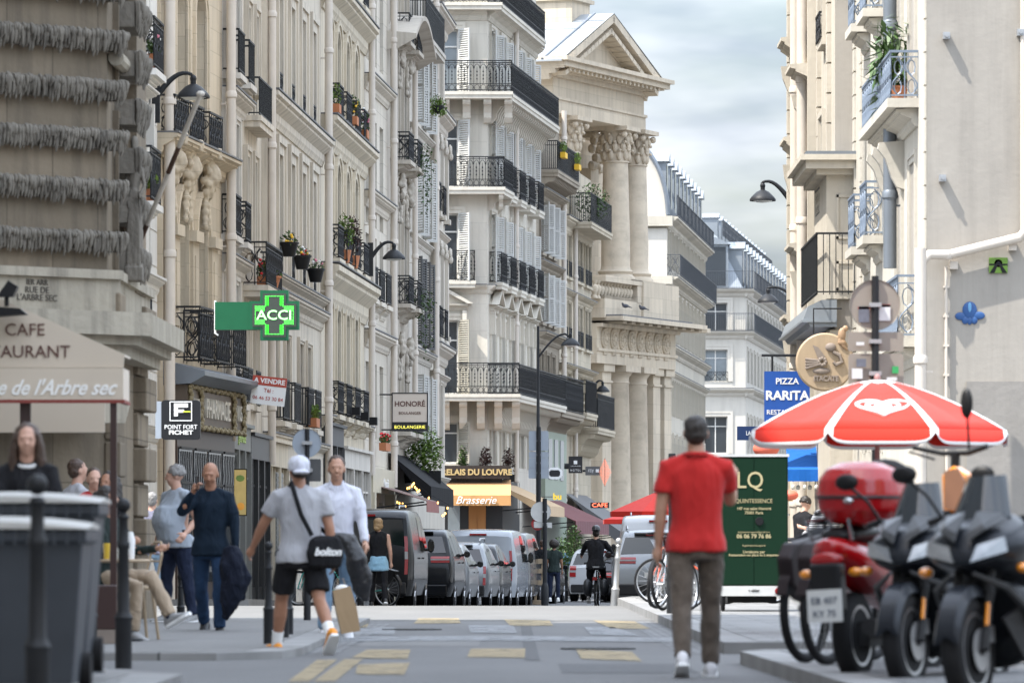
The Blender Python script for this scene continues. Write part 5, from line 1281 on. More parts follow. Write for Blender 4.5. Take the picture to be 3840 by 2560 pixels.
for i in range(15):dormer(h_,2.0+i*3.1,zr0+dzb+.05,1.3,2.5,.3,2.5)
dormer(g,g.u(2683),zr0+.05,1.6,2.7,.3,2.5)
zM=g.z(2700,880);zM2=g.z(2700,780)
P_=[(g.L,.3),(g.L,0)]
# roof surfaces (front slope and side slope) as a solid following both wings
b=MB();A0=(0,.3,zr0);A1=(0,1.8,zM);A2=(0,4.5,zM2)
c1,c2,c3=(g.L-.15,.3),(g.L-1.7,1.8),(g.L-4,4.5)
dirv=Vector((h_.P1.x-h_.P0.x,h_.P1.y-h_.P0.y)).normalized();far=49
def sh(c):return(c[0]+dirv.x*far,c[1]+dirv.y*far)
s1,s2,s3=sh(c1),sh(c2),sh(c3)
b.add([A0,(c1[0],c1[1],zr0),(c2[0],c2[1],zM),A1,(c3[0],c3[1],zM2),A2,(s1[0],s1[1],zr0),(s2[0],s2[1],zM),(s3[0],s3[1],zM2)],[(0,1,2,3),(3,2,4,5),(1,6,7,2),(2,7,8,4)])
b.build('mansard_roof',M['zinc_pale'],g.root,fix=False)
for i in range(15):
 def mk(p):
  b=MB();b.box(-.5,0,0,.5,1.8,1.3);b.prism([(-.6,1.3),(.6,1.3),(0,1.6)],-.1,1.8);return b.build('upper_dormer',M['zinc_pale'],p)
 h_.inst(('udorm',),mk,(2.6+i*3.1,1.9,zM+dzb-.1))
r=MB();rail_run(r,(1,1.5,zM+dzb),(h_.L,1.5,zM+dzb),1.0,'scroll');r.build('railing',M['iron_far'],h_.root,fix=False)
for i in range(11):
 b=MB();b.box(-.5,-.3,0,.5,.3,.9)
 for k in range(4):b.lathe([(.1,.9),(.11,1.25),(.08,1.3)],(-.36+.24*k,0,0),8)
 o=b.build('chimney',SC2,h_.root,loc=(5+i*4.2,5.2,zM2+dzb-.3)) if i==0 else dup(o,h_.root,loc=(5+i*4.2,5.2,zM2+dzb-.3))
 # ---------------------------------------------------------------- lamps
M['lamp_glass']=mat('lamp_diffuser',(.55,.55,.5),.3)
def lamp_head(t,end,r):
 b=MB();x,y,z=end
 b.lathe([(.0,.12),(.05,.12),(.05,.05),(r*.5,0),(r*.85,-.1),(r,-.16),(r,-.2),(r*.96,-.2),(r*.9,-.15)],(x,y,z),20);b.ell((x,y,z+.14),(.06,.06,.07),8,6)
 o=b.build('lamp_shade',M['iron'],t,smooth=True);b=MB();b.lathe([(0,-.24),(r*.5,-.225),(r*.88,-.17),(0,-.165)],(x,y,z),16);b.build('diffuser',M['lamp_glass'],o,smooth=True)
def wall_lamp(label,x,y,d,dx,r=.29,s=1):
 t=thing('street_lamp',label,'street lamp',P(x,y,d));b=MB()
 b.box(-.07,-.07,-.75,.07,.07,.1);b.build('wall_plate',M['iron'],t)
 b=MB();pts=[(0,0,-.3)];n=8
 for i in range(1,n+1):q=i/n;pts.append((dx*q,0,-.3+.42*math.sin(q*PI*.62)))
 b.tube(pts,[.06-.03*i/n for i in range(n+1)],8);b.tube([pts[-1],(dx+.02*s,0,.0)],.03,8);b.build('lamp_arm',M['iron'],t,smooth=True)
 lamp_head(t,(dx+.02*s,0,-.12),r);return t
wall_lamp('black street lamp on a curved wall arm above the pharmacy house balconies',585,300,93.0,.63*1.0)
wall_lamp('black street lamp on a curved wall arm between the four bay and three bay houses',1389,925,135.5,.58)
wall_lamp('small black street lamp on the wall beside the tall church columns',2217,1438,205,.42,.27)
t=wall_lamp('grey street lamp reaching left into the sky from the right row',2962,700,118,-.62)
wall_lamp('small grey street lamp on the far right pole beside the blue signs',2998,1092,150,-.9,.3)
def mast_lamp(label,x,ytop,ybase,d,r=.055,head=True):
 g0=zg(d);top=P(x,ytop,d);t=thing('street_lamp',label,'street lamp',(top.x,d,g0));H_=top.z-g0
 b=MB();b.lathe([(r*2.2,0),(r*2.2,.5),(r*1.8,.6),(r*1.7,3.0),(r*1.25,3.1),(r*1.2,H_*.55),(r*1.35,H_*.55+.05),(r,H_*.55+.1),(r*.7,H_)],n=12);b.build('pole',M['iron'],t,smooth=True,angle=50)
 b=MB();b.tube([(0,0,H_-1.0)]+[(.85*i/6,0,H_-1.0+.75*math.sin(PI/2*i/6)) for i in range(1,7)]+[(.98,0,H_-.34)],.035,8);b.build('lamp_arm',M['iron'],t,smooth=True);lamp_head(t,(1.02,0,H_-.42),.3);return t
mast_lamp('tall black lamp post carrying grey sign backs in the middle of the street',2018,1222,2255,168)
# white-black telescopic pole leaning on the corner (flag staff)
t=thing('flagpole','weathered white flagpole slanting up from the dark stone house','flagpole',P(475,1030,62))
a=P(475,1030,62);b_=P(752,352,60);d=b_-a;b=MB()
n=7
for i in range(n):b.tube([d*(i/n),d*((i+1)/n)],.028,8,m=1 if i in(1,4) else 0)
b.ell(tuple(d),(.05,.05,.035),8,6);b.build('pole',[mat('flaking_white_paint',(.55,.5,.43),.6,var=.3,vs=8),mat('rusty_iron',(.07,.035,.02),.8,var=.5,vs=9)],t)
b=MB();q=P(440,932,61)-a;b.tube([tuple(q),tuple(d*.16)],.03,6);b.build('stay',M['pipe'],t)
# ---------------------------------------------------------------- signs
def board(name,label,x0,y0,x1,y1,d,m,th=.08,cat='sign',border=None,rz=0,r=.0):
 a,c=P(x0,y0,d),P(x1,y1,d);w_,h_=c.x-a.x,a.z-c.z
 t=thing(name,label,cat,((a.x+c.x)/2,d,(a.z+c.z)/2),rz)
 b=MB()
 if r:
  pts=[]
  for cx,cz,s0 in((w_/2-r,h_/2-r,0),(-w_/2+r,h_/2-r,PI/2),(-w_/2+r,-h_/2+r,PI),(w_/2-r,-h_/2+r,1.5*PI)):
   pts+=[(cx+r*math.cos(s0+PI/2*k/5),cz+r*math.sin(s0+PI/2*k/5)) for k in range(6)]
  b.prism(pts,-th/2,th/2)
 else:b.box(-w_/2,-th/2,-h_/2,w_/2,th/2,h_/2)
 o=b.build('panel',m,t)
 if border:
  b=MB();e=.03
  for q in((-w_/2-e,h_/2,w_/2+e,h_/2+e),(-w_/2-e,-h_/2-e,w_/2+e,-h_/2),(-w_/2-e,-h_/2,-w_/2,h_/2),(w_/2,-h_/2,w_/2+e,h_/2)):b.box(q[0],-th/2-.01,q[1],q[2],th/2+.01,q[3])
  b.build('frame',border,t)
 return t,o,w_,h_
def rod(t,pts,r=.02,name='bracket',m='iron'):
 b=MB();b.tube(pts,r,6);return b.build(name,M[m],t)
M['cream_sign']=mat('cream_sign_face',(.60,.52,.44),.4,var=.04);M['brown_txt']=mat('brown_lettering',(.10,.04,.03),.5)
M['neon_y']=mat('yellow_neon',(.8,.7,.1),.4,emit=(.85,.8,.12),es=1.1);M['neon_g']=mat('green_led',(.1,.8,.1),.4,emit=(.12,1,.10),es=.5);M['neon_r']=mat('red_neon',(.9,.2,.1),.4,emit=(1,.16,.08),es=1.6)
M['bulb']=mat('warm_bulb',(.9,.6,.2),.4,emit=(1,.5,.12),es=2.2)
M['led_off']=mat('led_matrix',(.035,.045,.035),.5,var=.4,vs=120);M['cross_green']=mat('pharmacy_green',(.003,.09,.035),.4);M['pure_black']=mat('sign_black',(.012,.013,.016),.35)
# pharmacy cross
dC=90;c=P(1030,1183,dC);t=thing('pharmacy_cross','green illuminated pharmacy cross on its green mounting panel','sign',c);s=dC/F
def pxr(b,x0,y0,x1,y1,d0,d1,m=0):b.box((x0-1030)*s,d0,(1183-y1)*s,(x1-1030)*s,d1,(1183-y0)*s,m)
b=MB();pxr(b,807,1133,967,1237,-.1,.1);b.build('mounting_panel',M['cross_green'],t)
def crossp(k0,k1):return[(-k0,-k1),(k0,-k1),(k0,-k0),(k1,-k0),(k1,k0),(k0,k0),(k0,k1),(-k0,k1),(-k0,k0),(-k1,k0),(-k1,-k0),(-k0,-k0)]
u_=1.0*s
b=MB();b.prism([(x*u_,z*u_) for x,z in crossp(53,93)],-.13,.13);cb=b.build('cross_body',M['cross_green'],t)
b=MB();b.prism([(x*u_,z*u_) for x,z in crossp(43,82)],-.145,-.12);b.build('led_screen',M['led_off'],cb)
b=MB()
pp=crossp(35,71);
for q,(ring,st) in enumerate(((crossp(33,71),5.2),)):
 for(xa,za),(xb,zb_) in zip(ring,ring[1:]+ring[:1]):
  L0=math.hypot(xb-xa,zb_-za);n=int(L0/st)
  for i in range(n):
   x,z=xa+(xb-xa)*i/n,za+(zb_-za)*i/n;b.box((x-1.6)*u_,-.152,(z-1.6)*u_,(x+1.6)*u_,-.146,(z+1.6)*u_)
for sx in(-1,1):
 for sz in(-1,1):
  for i in range(5):
   for j in range(7):
    x,z=sx*(28-i*0-0),sz*(38+j*4.6)
    for off in(0,5):b.box((x-sx*off-1.6)*u_,-.152,(z-1.6)*u_,(x-sx*off+1.6)*u_,-.146,(z+1.6)*u_)
  for j in range(8):
   for off in(0,5,10):x,z=sx*(38+j*4.2),sz*(28-off);b.box((x-1.6)*u_,-.1525,(z-1.6)*u_,(x+1.6)*u_,-.146,(z+1.6)*u_)
b.build('led_outline',M['neon_g'],cb,fix=False)
text('ACCI','led_lettering',.23,mat('bright_green_led',(.3,.9,.3),.4,emit=(.35,1,.3),es=.9),cb,(.0,-.15,-.005),depth=.003,sx=1.12,bold=.002)
rod(t,[(-1.0,0,.25),(-1.0,0,-.3),(-.95,0,-.33)],.02,'strut','white');
# locksmith sign
t,o,w_,h_=board('shop_sign','black square locksmith sign with a white F emblem on the white house',606,1500,752,1648,88,M['pure_black'],.12,r=.06)
b=MB();q=h_;b.box(-.17,-.075,.0,-.08,-.06,.25);b.box(-.08,-.075,.17,.15,-.06,.25);b.box(-.08,-.075,.07,.06,-.06,.13)
k=.2
b.v=[(x*.72+.01,y,z*.85+.06) for x,y,z in b.v]
for x0,z0,x1,z1 in((-.17,.29,.17,.305),(-.17,-.02,.17,-.005),(-.185,-.02,-.17,.305),(.17,-.02,.185,.305)):b.box(x0,-.075,z0,x1,-.062,z1)
b.build('emblem',M['white'],o);b=MB();b.box(.03,-.08,.125,.16,-.064,.145);b.build('yellow_bar',mat('acid_yellow',(.6,.65,.05),.5),o)
text('POINT FORT','lettering',.1,M['white'],o,(0,-.066,-.12),depth=.004,bold=.001,sx=.95);text('FICHET','lettering',.095,M['white'],o,(0,-.066,-.21),depth=.004,bold=.003,sx=1.3)
b=MB();b.box(-w_/2-.1,-.05,-h_/2+.02,-w_/2-.002,.05,h_/2-.02);b.build('bracket',M['signback'],t)
# for sale board
t,o,w_,h_=board('for_sale_board','white and red for sale board tilted on the balcony railing',943,1412,1072,1518,101,M['white'],.03);t.rotation_euler=(0,R(6.5),0)
b=MB();b.box(-w_/2,-.022,h_/2-.175,w_/2,-.016,h_/2);b.build('red_header',mat('brick_red_print',(.42,.06,.035),.5),o)
text('A VENDRE','lettering',.125,M['white'],o,(0,-.023,h_/2-.09),depth=.003,bold=.004)
M['red_txt']=mat('dark_red_print',(.4,.06,.04),.5)
text('Tél :','lettering',.105,M['red_txt'],o,(0,-.018,.0),depth=.003,bold=.001);text('06 46 53 30 84','lettering',.095,M['red_txt'],o,(0,-.018,-.15),depth=.003,bold=.001)
# bakery sign
t,o,w_,h_=board('shop_sign','square cream bakery sign in a black frame with a yellow neon strip',1473,1476,1601,1582,140,M['cream_sign'],.14,border=M['pure_black'])
text('HONORÉ','lettering',.19,M['brown_txt'],o,(0,-.075,.1),depth=.004,bold=.004);text('BOULANGER','lettering',.1,M['brown_txt'],o,(0,-.075,-.14),depth=.004,bold=.001)
b=MB();b.box(-w_/2-.03,-.08,-h_/2-.24,w_/2+.03,.08,-h_/2-.032);nb=b.build('neon_box',M['pure_black'],t);text('BOULANGERIE','neon_lettering',.12,M['neon_y'],nb,(0,-.085,-h_/2-.135),depth=.002,sx=1.03,bold=-.002)
rod(t,[(-w_/2-.35,.0,h_/2-.02),(-w_/2,0,h_/2-.02)]);rod(t,[(-w_/2-.3,.0,-h_/2-.2),(-w_/2,0,-h_/2-.2)])
# pizza sign
M['blue_sign']=mat('royal_blue_sign',(.012,.075,.33),.4,var=.04)
t,o,w_,h_=board('shop_sign','tall royal blue pizza restaurant sign hanging from a black bar',2866,1392,3036,1600,100,M['blue_sign'],.1)
text('PIZZA','lettering',.16,M['white'],o,(0,-.055,.33),depth=.004,bold=.003);text('RARiTA','lettering',.235,M['white'],o,(0.0,-.055,.06),depth=.004,bold=.008,sx=1.03);text('RESTAURANT','lettering',.125,M['white'],o,(0,-.055,-.25),depth=.004,bold=.001)
rod(t,[(-w_/2-.05,0,h_/2+.3),(w_/2+.1,0,h_/2+.3)],.025);rod(t,[(-w_/2+.15,0,h_/2),(-w_/2+.15,0,h_/2+.3)]);rod(t,[(w_/2-.2,0,h_/2),(w_/2-.2,0,h_/2+.3)])
t,o,w_,h_=board('shop_sign','small dark blue sign with white letters LA behind the red umbrella tip',2764,1598,2852,1650,125,mat('navy_sign',(.01,.03,.10),.4),.06);text('LA TAVERNE','lettering',.14,M['white'],o,(-.14+.35,-.035,0),depth=.003,sx=.7)
# hotel, lottery and cafe signs
t,o,w_,h_=board('hotel_sign','square black hotel sign with a small white emblem',2132,1710,2184,1773,186,M['pure_black'],.1);text('HOTEL','lettering',.11,M['white'],o,(0,-.055,-.2),depth=.004,spacing=1.5,sx=.8)
b=MB();b.prism([(-.06,.02),(.06,.02),(.06,.14),(-.06,.14)],-.06,-.052);b.build('emblem',M['white'],o);text('LOUVRE SAINT HONORE','lettering',.04,M['white'],o,(0,-.055,-.05),depth=.003,sx=.8);rod(t,[(-w_/2-.15,0,-.05),(-w_/2,0,-.05)],.1)
t,o,w_,h_=board('lottery_sign','grey lottery sign with white FDJ letters and clover',2195,1748,2250,1781,196,mat('dull_grey_sign',(.10,.10,.10),.5),.08);text('FDJ','lettering',.15,M['white'],o,(-.08,-.045,0),depth=.004,shear=.2,sx=.9)
b=MB()
for k in range(4):a=PI/4+PI/2*k;b.ell((.17+.04*math.cos(a),-.045,.04*math.sin(a)),(.035,.01,.035),8,4)
b.build('clover',M['white'],o);rod(t,[(-w_/2-.1,0,0),(-w_/2,0,0)],.04)
t,o,w_,h_=board('neon_sign','black sign with red neon CAFE letters by the church',2214,1883,2284,1904,190,M['pure_black'],.06);text('CAFE','neon_lettering',.2,M['neon_r'],o,(0,-.04,0),depth=.002,sx=1.2)
t,o,w_,h_=board('metro_ring_sign','pale oval ring sign beside the grey sign backs',2050,1752,2110,1796,166,M['white'],.08,r=.18);b=MB();b.prism([(x,z) for x,z in[(-.12,-.1),(.12,-.1),(.17,-.05),(.17,.05),(.12,.1),(-.12,.1),(-.17,.05),(-.17,-.05)]],-.05,-.041);b.build('dark_centre',M['pure_black'],o)
# red tobacco-shop light spiral
c=P(2268,1770,196);t=thing('neon_sign','diamond shaped coil of orange red neon tubes hanging by the church columns','sign',c);b=MB();H_=.52
b.tube([(.26*(1-abs(i/70-1))*math.cos(i*.95),.12*(1-abs(i/70-1))*math.sin(i*.95),(i/70-1)*H_) for i in range(141)],.008,4,m=0);b.build('neon_coil',mat('dull_red_tube',(.75,.25,.15),.4,emit=(1,.3,.18),es=.35),t);rod(t,[(0,0,-H_),(0,0,H_)],.012,'rod')
# yellow small sign and white lamp
c=P(2090,1862,172);t=thing('shop_sign','small yellow shop lettering on a thin bracket over the green shopfront','sign',c);text('bu','lettering',.28,mat('yellow_sign',(.7,.5,.03),.5),t,(.0,0,0),depth=.02,bold=.01);rod(t,[(-.5,0,0),(-.15,0,0)],.012)
# grey sign backs
def round_back(t,c,r,th=.03,m='signback',rim=True):
 b=MB();b.lathe([(0,-th),(r*.97,-th),(r,-th-.012),(r,th),(0,th)],c,36,axis='y');return b.build('sign_disc',M[m],t,smooth=True,angle=30)
def sign_pole(label,x,y0,d,parts,r=.035,ball=False,base=None):
 g0=zg(d)+(base or 0);p=P(x,y0,d);t=thing('road_sign',label,'road sign',(p.x,d,g0));H_=p.z-g0
 b=MB();b.tube([(0,0,0),(0,0,H_)],r,10);b.lathe([(r*1.6,0),(r*1.6,.5),(r,.6)],n=10);b.build('pole',M['iron'],t,smooth=True,angle=50)
 for k in parts:
  xx,yy=k[1],k[2];q=P(xx,yy,d);lx,lz=q.x-p.x,q.z-g0;yo=k[6] if len(k)>6 else .06
  if k[0]=='disc':o=round_back(t,(lx,yo,lz),k[3]/F*d,m=k[5] if len(k)>5 else 'signback')
  else:
   w_,h_=k[3]/F*d,k[4]/F*d;b=MB();b.prism([(lx+a*w_/2,lz+c*h_/2) for a,c in((-1,-.85),(-.93,-1),(.93,-1),(1,-.85),(1,.85),(.93,1),(-.93,1),(-1,.85))],yo-.015,yo+.015)
   o=b.build('sign_plate',M[k[5] if len(k)>5 else 'signback'],t)
  b=MB();b.box(-.06,-.045,lz-.02,.06,yo,lz+.02);b.build('clamp',M['steel'],t)
 return t
M['back_tan']=mat('tan_grey_sign_back',(.26,.23,.195),.5,.1,.1);M['rim']=mat('pale_rim',(.6,.6,.58),.4,.3)
ts=sign_pole('tan back of a round road sign with stickered plates above the red parasol',3282,1035,52.5,[('disc',3282,1143,95,0,'back_tan'),('rect',3286,1280,208,72,'back_tan'),('rect',3286,1400,206,150,'back_tan')],r=.036,base=.1)
M['sticker_w']=mat('white_sticker',(.6,.6,.6),.5);M['sticker_r']=mat('red_sticker',(.5,.06,.06),.5);M['sticker_d']=mat('dark_sticker',(.12,.13,.16),.5,var=.5,vs=20);M['sticker_g']=mat('green_sticker',(.03,.3,.09),.5)
for x,y,w_,h_,m in((3240,1178,40,60,'sticker_d'),(3240,1154,42,10,'sticker_r'),(3318,1172,42,60,'sticker_w'),(3318,1146,42,10,'sticker_r'),(3230,1360,36,30,'sticker_d'),(3215,1400,40,38,'sticker_w'),(3358,1386,24,26,'sticker_g'),(3345,1420,38,12,'sticker_w'),(3226,1288,30,12,'sticker_w')):
 q=P(x,y,52.5);b=MB();k=52.5/F;b.box(-w_*k/2,-.004,-h_*k/2,w_*k/2,0,h_*k/2);b.build('sticker',M[m],ts,loc=(q.x-ts.location.x,.018,q.z-ts.location.z))
sign_pole('back of a round sign with stickered plate behind the man in the white cap',1152,1608,62,[('disc',1150,1660,54),('rect',1172,1762,62,84,'shutter_dark')],r=.026)
sp=sign_pole('cluster of grey sign backs high on the post in front of the green shopfront',2020,1600,160,[('rect',2020,1652,74,74),('rect',2020,1704,74,22),('rect',2020,1735,74,38),('rect',2020,1773,76,40)],r=.07)
sp=sign_pole('round grey sign back with a red no entry sign behind it on a ribbed post',2043,1868,140,[('disc',2028,1918,38,0,'rim'),('rect',2020,1966,36,24,'rim'),('disc',2016,1963,24,0,'sticker_r',.14),('rect',2050,1968,40,20,'rim',.1)],r=.06)
# carved round wooden restaurant sign
c=P(3093,1357,95);t=thing('restaurant_sign','round carved wooden restaurant sign with a bird relief and a wooden parrot on top','sign',c)
M['lightwood']=mat('pale_varnished_wood',(.36,.27,.175),.6,var=.2,vs=2,gscale=(6,6,.6));M['greywood']=mat('grey_weathered_wood',(.22,.18,.15),.7,var=.3,vs=8);M['palewood']=mat('pale_wood',(.5,.46,.4),.6);M['orangewood']=mat('orange_brown_wood',(.34,.22,.13),.5,var=.3)
b=MB();b.lathe([(0,-.05),(.49,-.05),(.52,-.02),(.52,.05),(0,.05)],(0,0,0),40,axis='y');o=b.build('disc',M['lightwood'],t,smooth=True,angle=30)
b=MB()
for k in range(4):b.tube([(-.35,-.07,.05-k*.055),(-.1,-.08,.02-k*.02)],.025,6)
for k in range(8):a=2*PI*k/8;b.ell((-.05+.06*math.cos(a),-.09,.0+.06*math.sin(a)),(.035,.02,.035),6,4)
b.prism([(-.12,.04),(-.22,.3),(-.12,.26),(.0,.1),(0,.04)],-.08,-.05);b.tube([(.14,-.08,.18),(.26,-.08,.12),(.3,-.08,.0),(.2,-.08,-.05),(.15,-.08,.0)],.035,6);b.ell((.1,-.08,.26),(.1,.04,.08),10,6);b.ell((-.06,-.06,-.16),(.16,.03,.06),10,6)
b.build('bird_relief',M['greywood'],o,smooth=True);text('ITACATE','lettering',.13,M['greywood'],o,(.02,-.065,-.3),depth=.02,bold=.006,sx=.85)
b=MB();b.ell((.26,-.1,.52),(.12,.09,.2),12,8);b.ell((.36,-.1,.7),(.09,.08,.09),10,8);b.tube([(.2,-.1,.4),(.3,-.1,.2),(.42,-.1,.08)],[.07,.06,.03],8);b.ell((.26,-.12,.3),(.13,.06,.09),10,6);o=grow(b,'parrot',M['orangewood'],t,.015,3);o.scale=(.62,.62,.62);o.location=(.14,0,.16)
rod(t,[(-.2,0,.5),(-.2,0,.95),(.3,0,.95)],.015)
# ---------------------------------------------------------------- cafe awning, left foreground
M['cafe_canvas']=cloth('pale_beige_canvas',(.56,.48,.385),.05,.15,1.2);M['redtrim']=mat('brick_red_trim',(.20,.035,.025),.6);M['maroon']=mat('dark_maroon_paint',(.035,.014,.012),.4)
d0=46.2;t=thing('cafe_awning','beige cafe awning with brown lettering, script valance and maroon posts','awning',P(0,1500,d0));o0=t.location.copy()
def L3(x,y,dy=0):q=P(x,y,d0)-o0;return(q.x,dy,q.z)
A_=[L3(-420,930),L3(467,1328),L3(-420,1328)]
b=MB();b.prism([(L3(-420,930)[0],L3(-420,930)[2]),(L3(467,1328)[0],L3(467,1328)[2]),(L3(463,1378)[0],L3(463,1378)[2]),(L3(-420,1378)[0],L3(-420,1378)[2])],0,.02)
zt1,zt2=L3(0,930)[2],L3(0,1328)[2];xl,xr_=L3(-420,0)[0],L3(467,0)[0]
b.add([(xl,0,zt1),(xr_,0,zt2),(xr_,.7,zt2),(xl,.7,zt1),(xl,0,zt1-.02),(xr_,0,zt2-.02),(xr_,.7,zt2-.02),(xl,.7,zt1-.02)],[(0,1,2,3),(4,7,6,5),(1,5,6,2)])
cn_=b.build('canopy',M['cafe_canvas'],t)
b=MB();zv0,zv1=L3(0,1380)[2],L3(0,1498)[2];b.box(xl,-.025,zv1,L3(463,0)[0],-.005,zv0);b.box(L3(463,0)[0]-.02,-.004,zv1,L3(463,0)[0],.7,zv0);v=b.build('valance',M['cafe_canvas'],t)
b=MB();b.box(xl,-.032,zv1-.03,L3(463,0)[0]+.01,.0,zv1);b.box(L3(463,0)[0]-.03,.002,zv1-.03,L3(463,0)[0]+.01,.7,zv1);b.build('red_trim',M['redtrim'],v)
b=MB();b.box(xl,1.9,zv1-.24,L3(330,0)[0],1.93,zv1+.05);b.build('rear_valance',M['cafe_canvas'],t)
text('CAFE','lettering',.15,M['brown_txt'],cn_,L3(93,1238,-.008),depth=.003);text('RESTAURANT','lettering',.15,M['brown_txt'],cn_,L3(63,1320,-.008),depth=.003,sx=1.0)
text("Fontaine de l'Arbre sec",'lettering',.185,mat('cream_script',(.80,.78,.74),.5),v,L3(105,1455,-.03),depth=.004,shear=.45,sx=.86,bold=.004)
b=MB();
for x in(425,):q=L3(x,1500);b.box(q[0]-.028,.0,zg(46)+.06-o0.z,q[0]+.028,.056,zv1);b.build('post',M['maroon'],t)
b=MB();q=L3(90,1500);b.box(q[0]-.045,.1,.06-o0.z,q[0]+.045,.19,zv1);b.build('post',M['maroon'],t)
# black floodlight above the awning
t=thing('floodlight','black floodlight above the cafe awning','floodlight',P(25,1105,46));b=MB();b.prism([(-.08,-.02),(.02,.12),(.1,.07),(.06,-.02)],-.08,.08);b.tube([(0,0,-.1),(0,0,0)],.02,6);b.prism([(-.2,-.1),(.12,-.12),(.18,-.17),(-.2,-.2)],-.1,.1);b.build('housing',M['black'],t)
# ---------------------------------------------------------------- red and white parasol
M['par_red']=cloth('orange_red_canvas',(.58,.022,.010),.05,.1,2,.75);M['par_white']=cloth('white_canvas',(.70,.69,.69),.03,.1,2,.7)
d0=49.5;ap=P(3262,1425,d0);cx=P(3290,0,d0).x
t=thing('parasol','red parasol with white seams, white edging and a white double heart emblem','parasol',(cx,d0,.1));ztop=ap.z-.1
nr=8;Rr=1.26;rot=R(22.5-2);zr_=CAMZ+(HZ-1617)/F*d0-.1
def prof(q):return Rr*q,ztop-(ztop-zr_)*(q**1.55)
def seg(a,q):
 k=(a-rot)/(2*PI/nr);fr_=abs((k%1)-.5)*2;r_,z_=prof(q);flat=math.cos(PI/nr)+(1-math.cos(PI/nr))*fr_**2
 return r_*flat,z_-.03*(1-fr_)*math.sin(PI*min(q,1))
b=MB();N_=nr*24;Q=[.02,.15,.3,.45,.6,.75,.88,1.0]
vs=[];fs=[];ms=[]
for j,q in enumerate(Q):
 for i in range(N_):a=rot+2*PI*i/N_;r_,z_=seg(a,q);vs.append((r_*math.sin(a),-r_*math.cos(a),z_))
for j in range(len(Q)-1):
 for i in range(N_):
  fs.append((j*N_+i,j*N_+(i+1)%N_,(j+1)*N_+(i+1)%N_,(j+1)*N_+i));wdt=1 if Q[j]>.4 else(2 if Q[j]>.2 else 3);ms.append(1 if(i%24) in(0,23) or Q[j]<.1 else 0)
b.v=vs;b.f=fs;b.mi=ms;cp=b.build('canopy',[M['par_red'],M['par_white']],t,smooth=True,fix=False);so_=cp.modifiers.new('s','SOLIDIFY');so_.thickness=.004
b=MB();vs=[];fs=[];ms=[];rows=[(0,0),(.1,0),(.125,1)]
for j in range(3):
 for i in range(N_+1):
  a=rot+2*PI*i/N_;k=i/24;fr_=abs((k%1)-.5)*2;r_,z_=seg(a,1.0);dz_=[0,.115,.145][j]*(1-.75*fr_**9);r2_=r_+.01*j
  vs.append((r2_*math.sin(a),-r2_*math.cos(a),z_-dz_))
for j in range(2):
 for i in range(N_):fs.append((j*(N_+1)+i,j*(N_+1)+i+1,(j+1)*(N_+1)+i+1,(j+1)*(N_+1)+i));ms.append(1 if j==1 or(i%24) in(0,23) else 0)
b.v=vs;b.f=fs;b.mi=ms;vl=b.build('valance',[M['par_red'],M['par_white']],t,smooth=True,fix=False);so_=vl.modifiers.new('s','SOLIDIFY');so_.thickness=.003
# heart emblem on the camera side panel
def on_can(x,q):
 r_,z_=seg(0,q);y_=-math.sqrt(max(0,r_*r_-x*x*.0));return(x,y_-.012,z_+.004)
b=MB()
def heart(sc,cxx,w_,off):
 pts=[]
 for i in range(30):
  a=2*PI*i/30;hx=16*math.sin(a)**3;hy=13*math.cos(a)-5*math.cos(2*a)-2*math.cos(3*a)-math.cos(4*a)
  x=cxx+hx/16*sc;q=.66-hy/16*sc*.55;pts.append(on_can(x,q))
 b.tube(pts,w_,6,closed=True)
heart(.24,0,.022,0);heart(.15,0,.02,0);heart(.07,0,.014,0)
b.build('heart_emblem',M['par_white'],cp,smooth=True)
b=MB();b.tube([(0,0,0),(0,0,ztop-.05)],.024,10);b.ell((0,0,ztop+.02),(.03,.03,.04),8,6);b.build('pole',mat('pink_grey_pole',(.32,.16,.15),.5),t,smooth=True)
b=MB()
for i in range(nr):a=rot+2*PI*i/nr;r_,z_=prof(.97);b.tube([(0,0,ztop-.03),(r_*math.sin(a)*.5,-r_*math.cos(a)*.5,prof(.5)[1]-.02),(r_*math.sin(a),-r_*math.cos(a),z_-.015)],.007,5)
b.build('ribs',M['steel'],t);b=MB();b.lathe([(.0,0),(.28,0),(.28,.06),(.06,.1),(.05,.3),(0,.3)],n=16);b.build('base',M['black'],t)
# far red parasols by the white van
def far_parasol(label,x,y,d,r,h):
 p=P(x,y,d);t=thing('parasol',label,'parasol',(p.x,d,zg(d)+.12),0,'plain red cafe parasols');H_=p.z-zg(d)-.12
 b=MB();c=(0,0,H_);ring=[(r*math.cos(2*PI*i/8+.4),r*math.sin(2*PI*i/8+.4),H_-h) for i in range(8)];b.add([c]+ring+[(q[0],q[1],q[2]-.14) for q in ring],[(0,1+i,1+(i+1)%8) for i in range(8)]+[(1+i,9+i,9+(i+1)%8,1+(i+1)%8) for i in range(8)])
 b.build('canopy',M['par_red'],t,fix=False);b=MB();b.tube([(0,0,0),(0,0,H_)],.03,8);b.build('pole',M['iron'],t)
far_parasol('plain red parasol, the higher of the two behind the man in red',2480,1835,150,1.55,.62);far_parasol('plain red parasol, the lower of the two behind the man in red',2470,1888,170,1.9,.5)
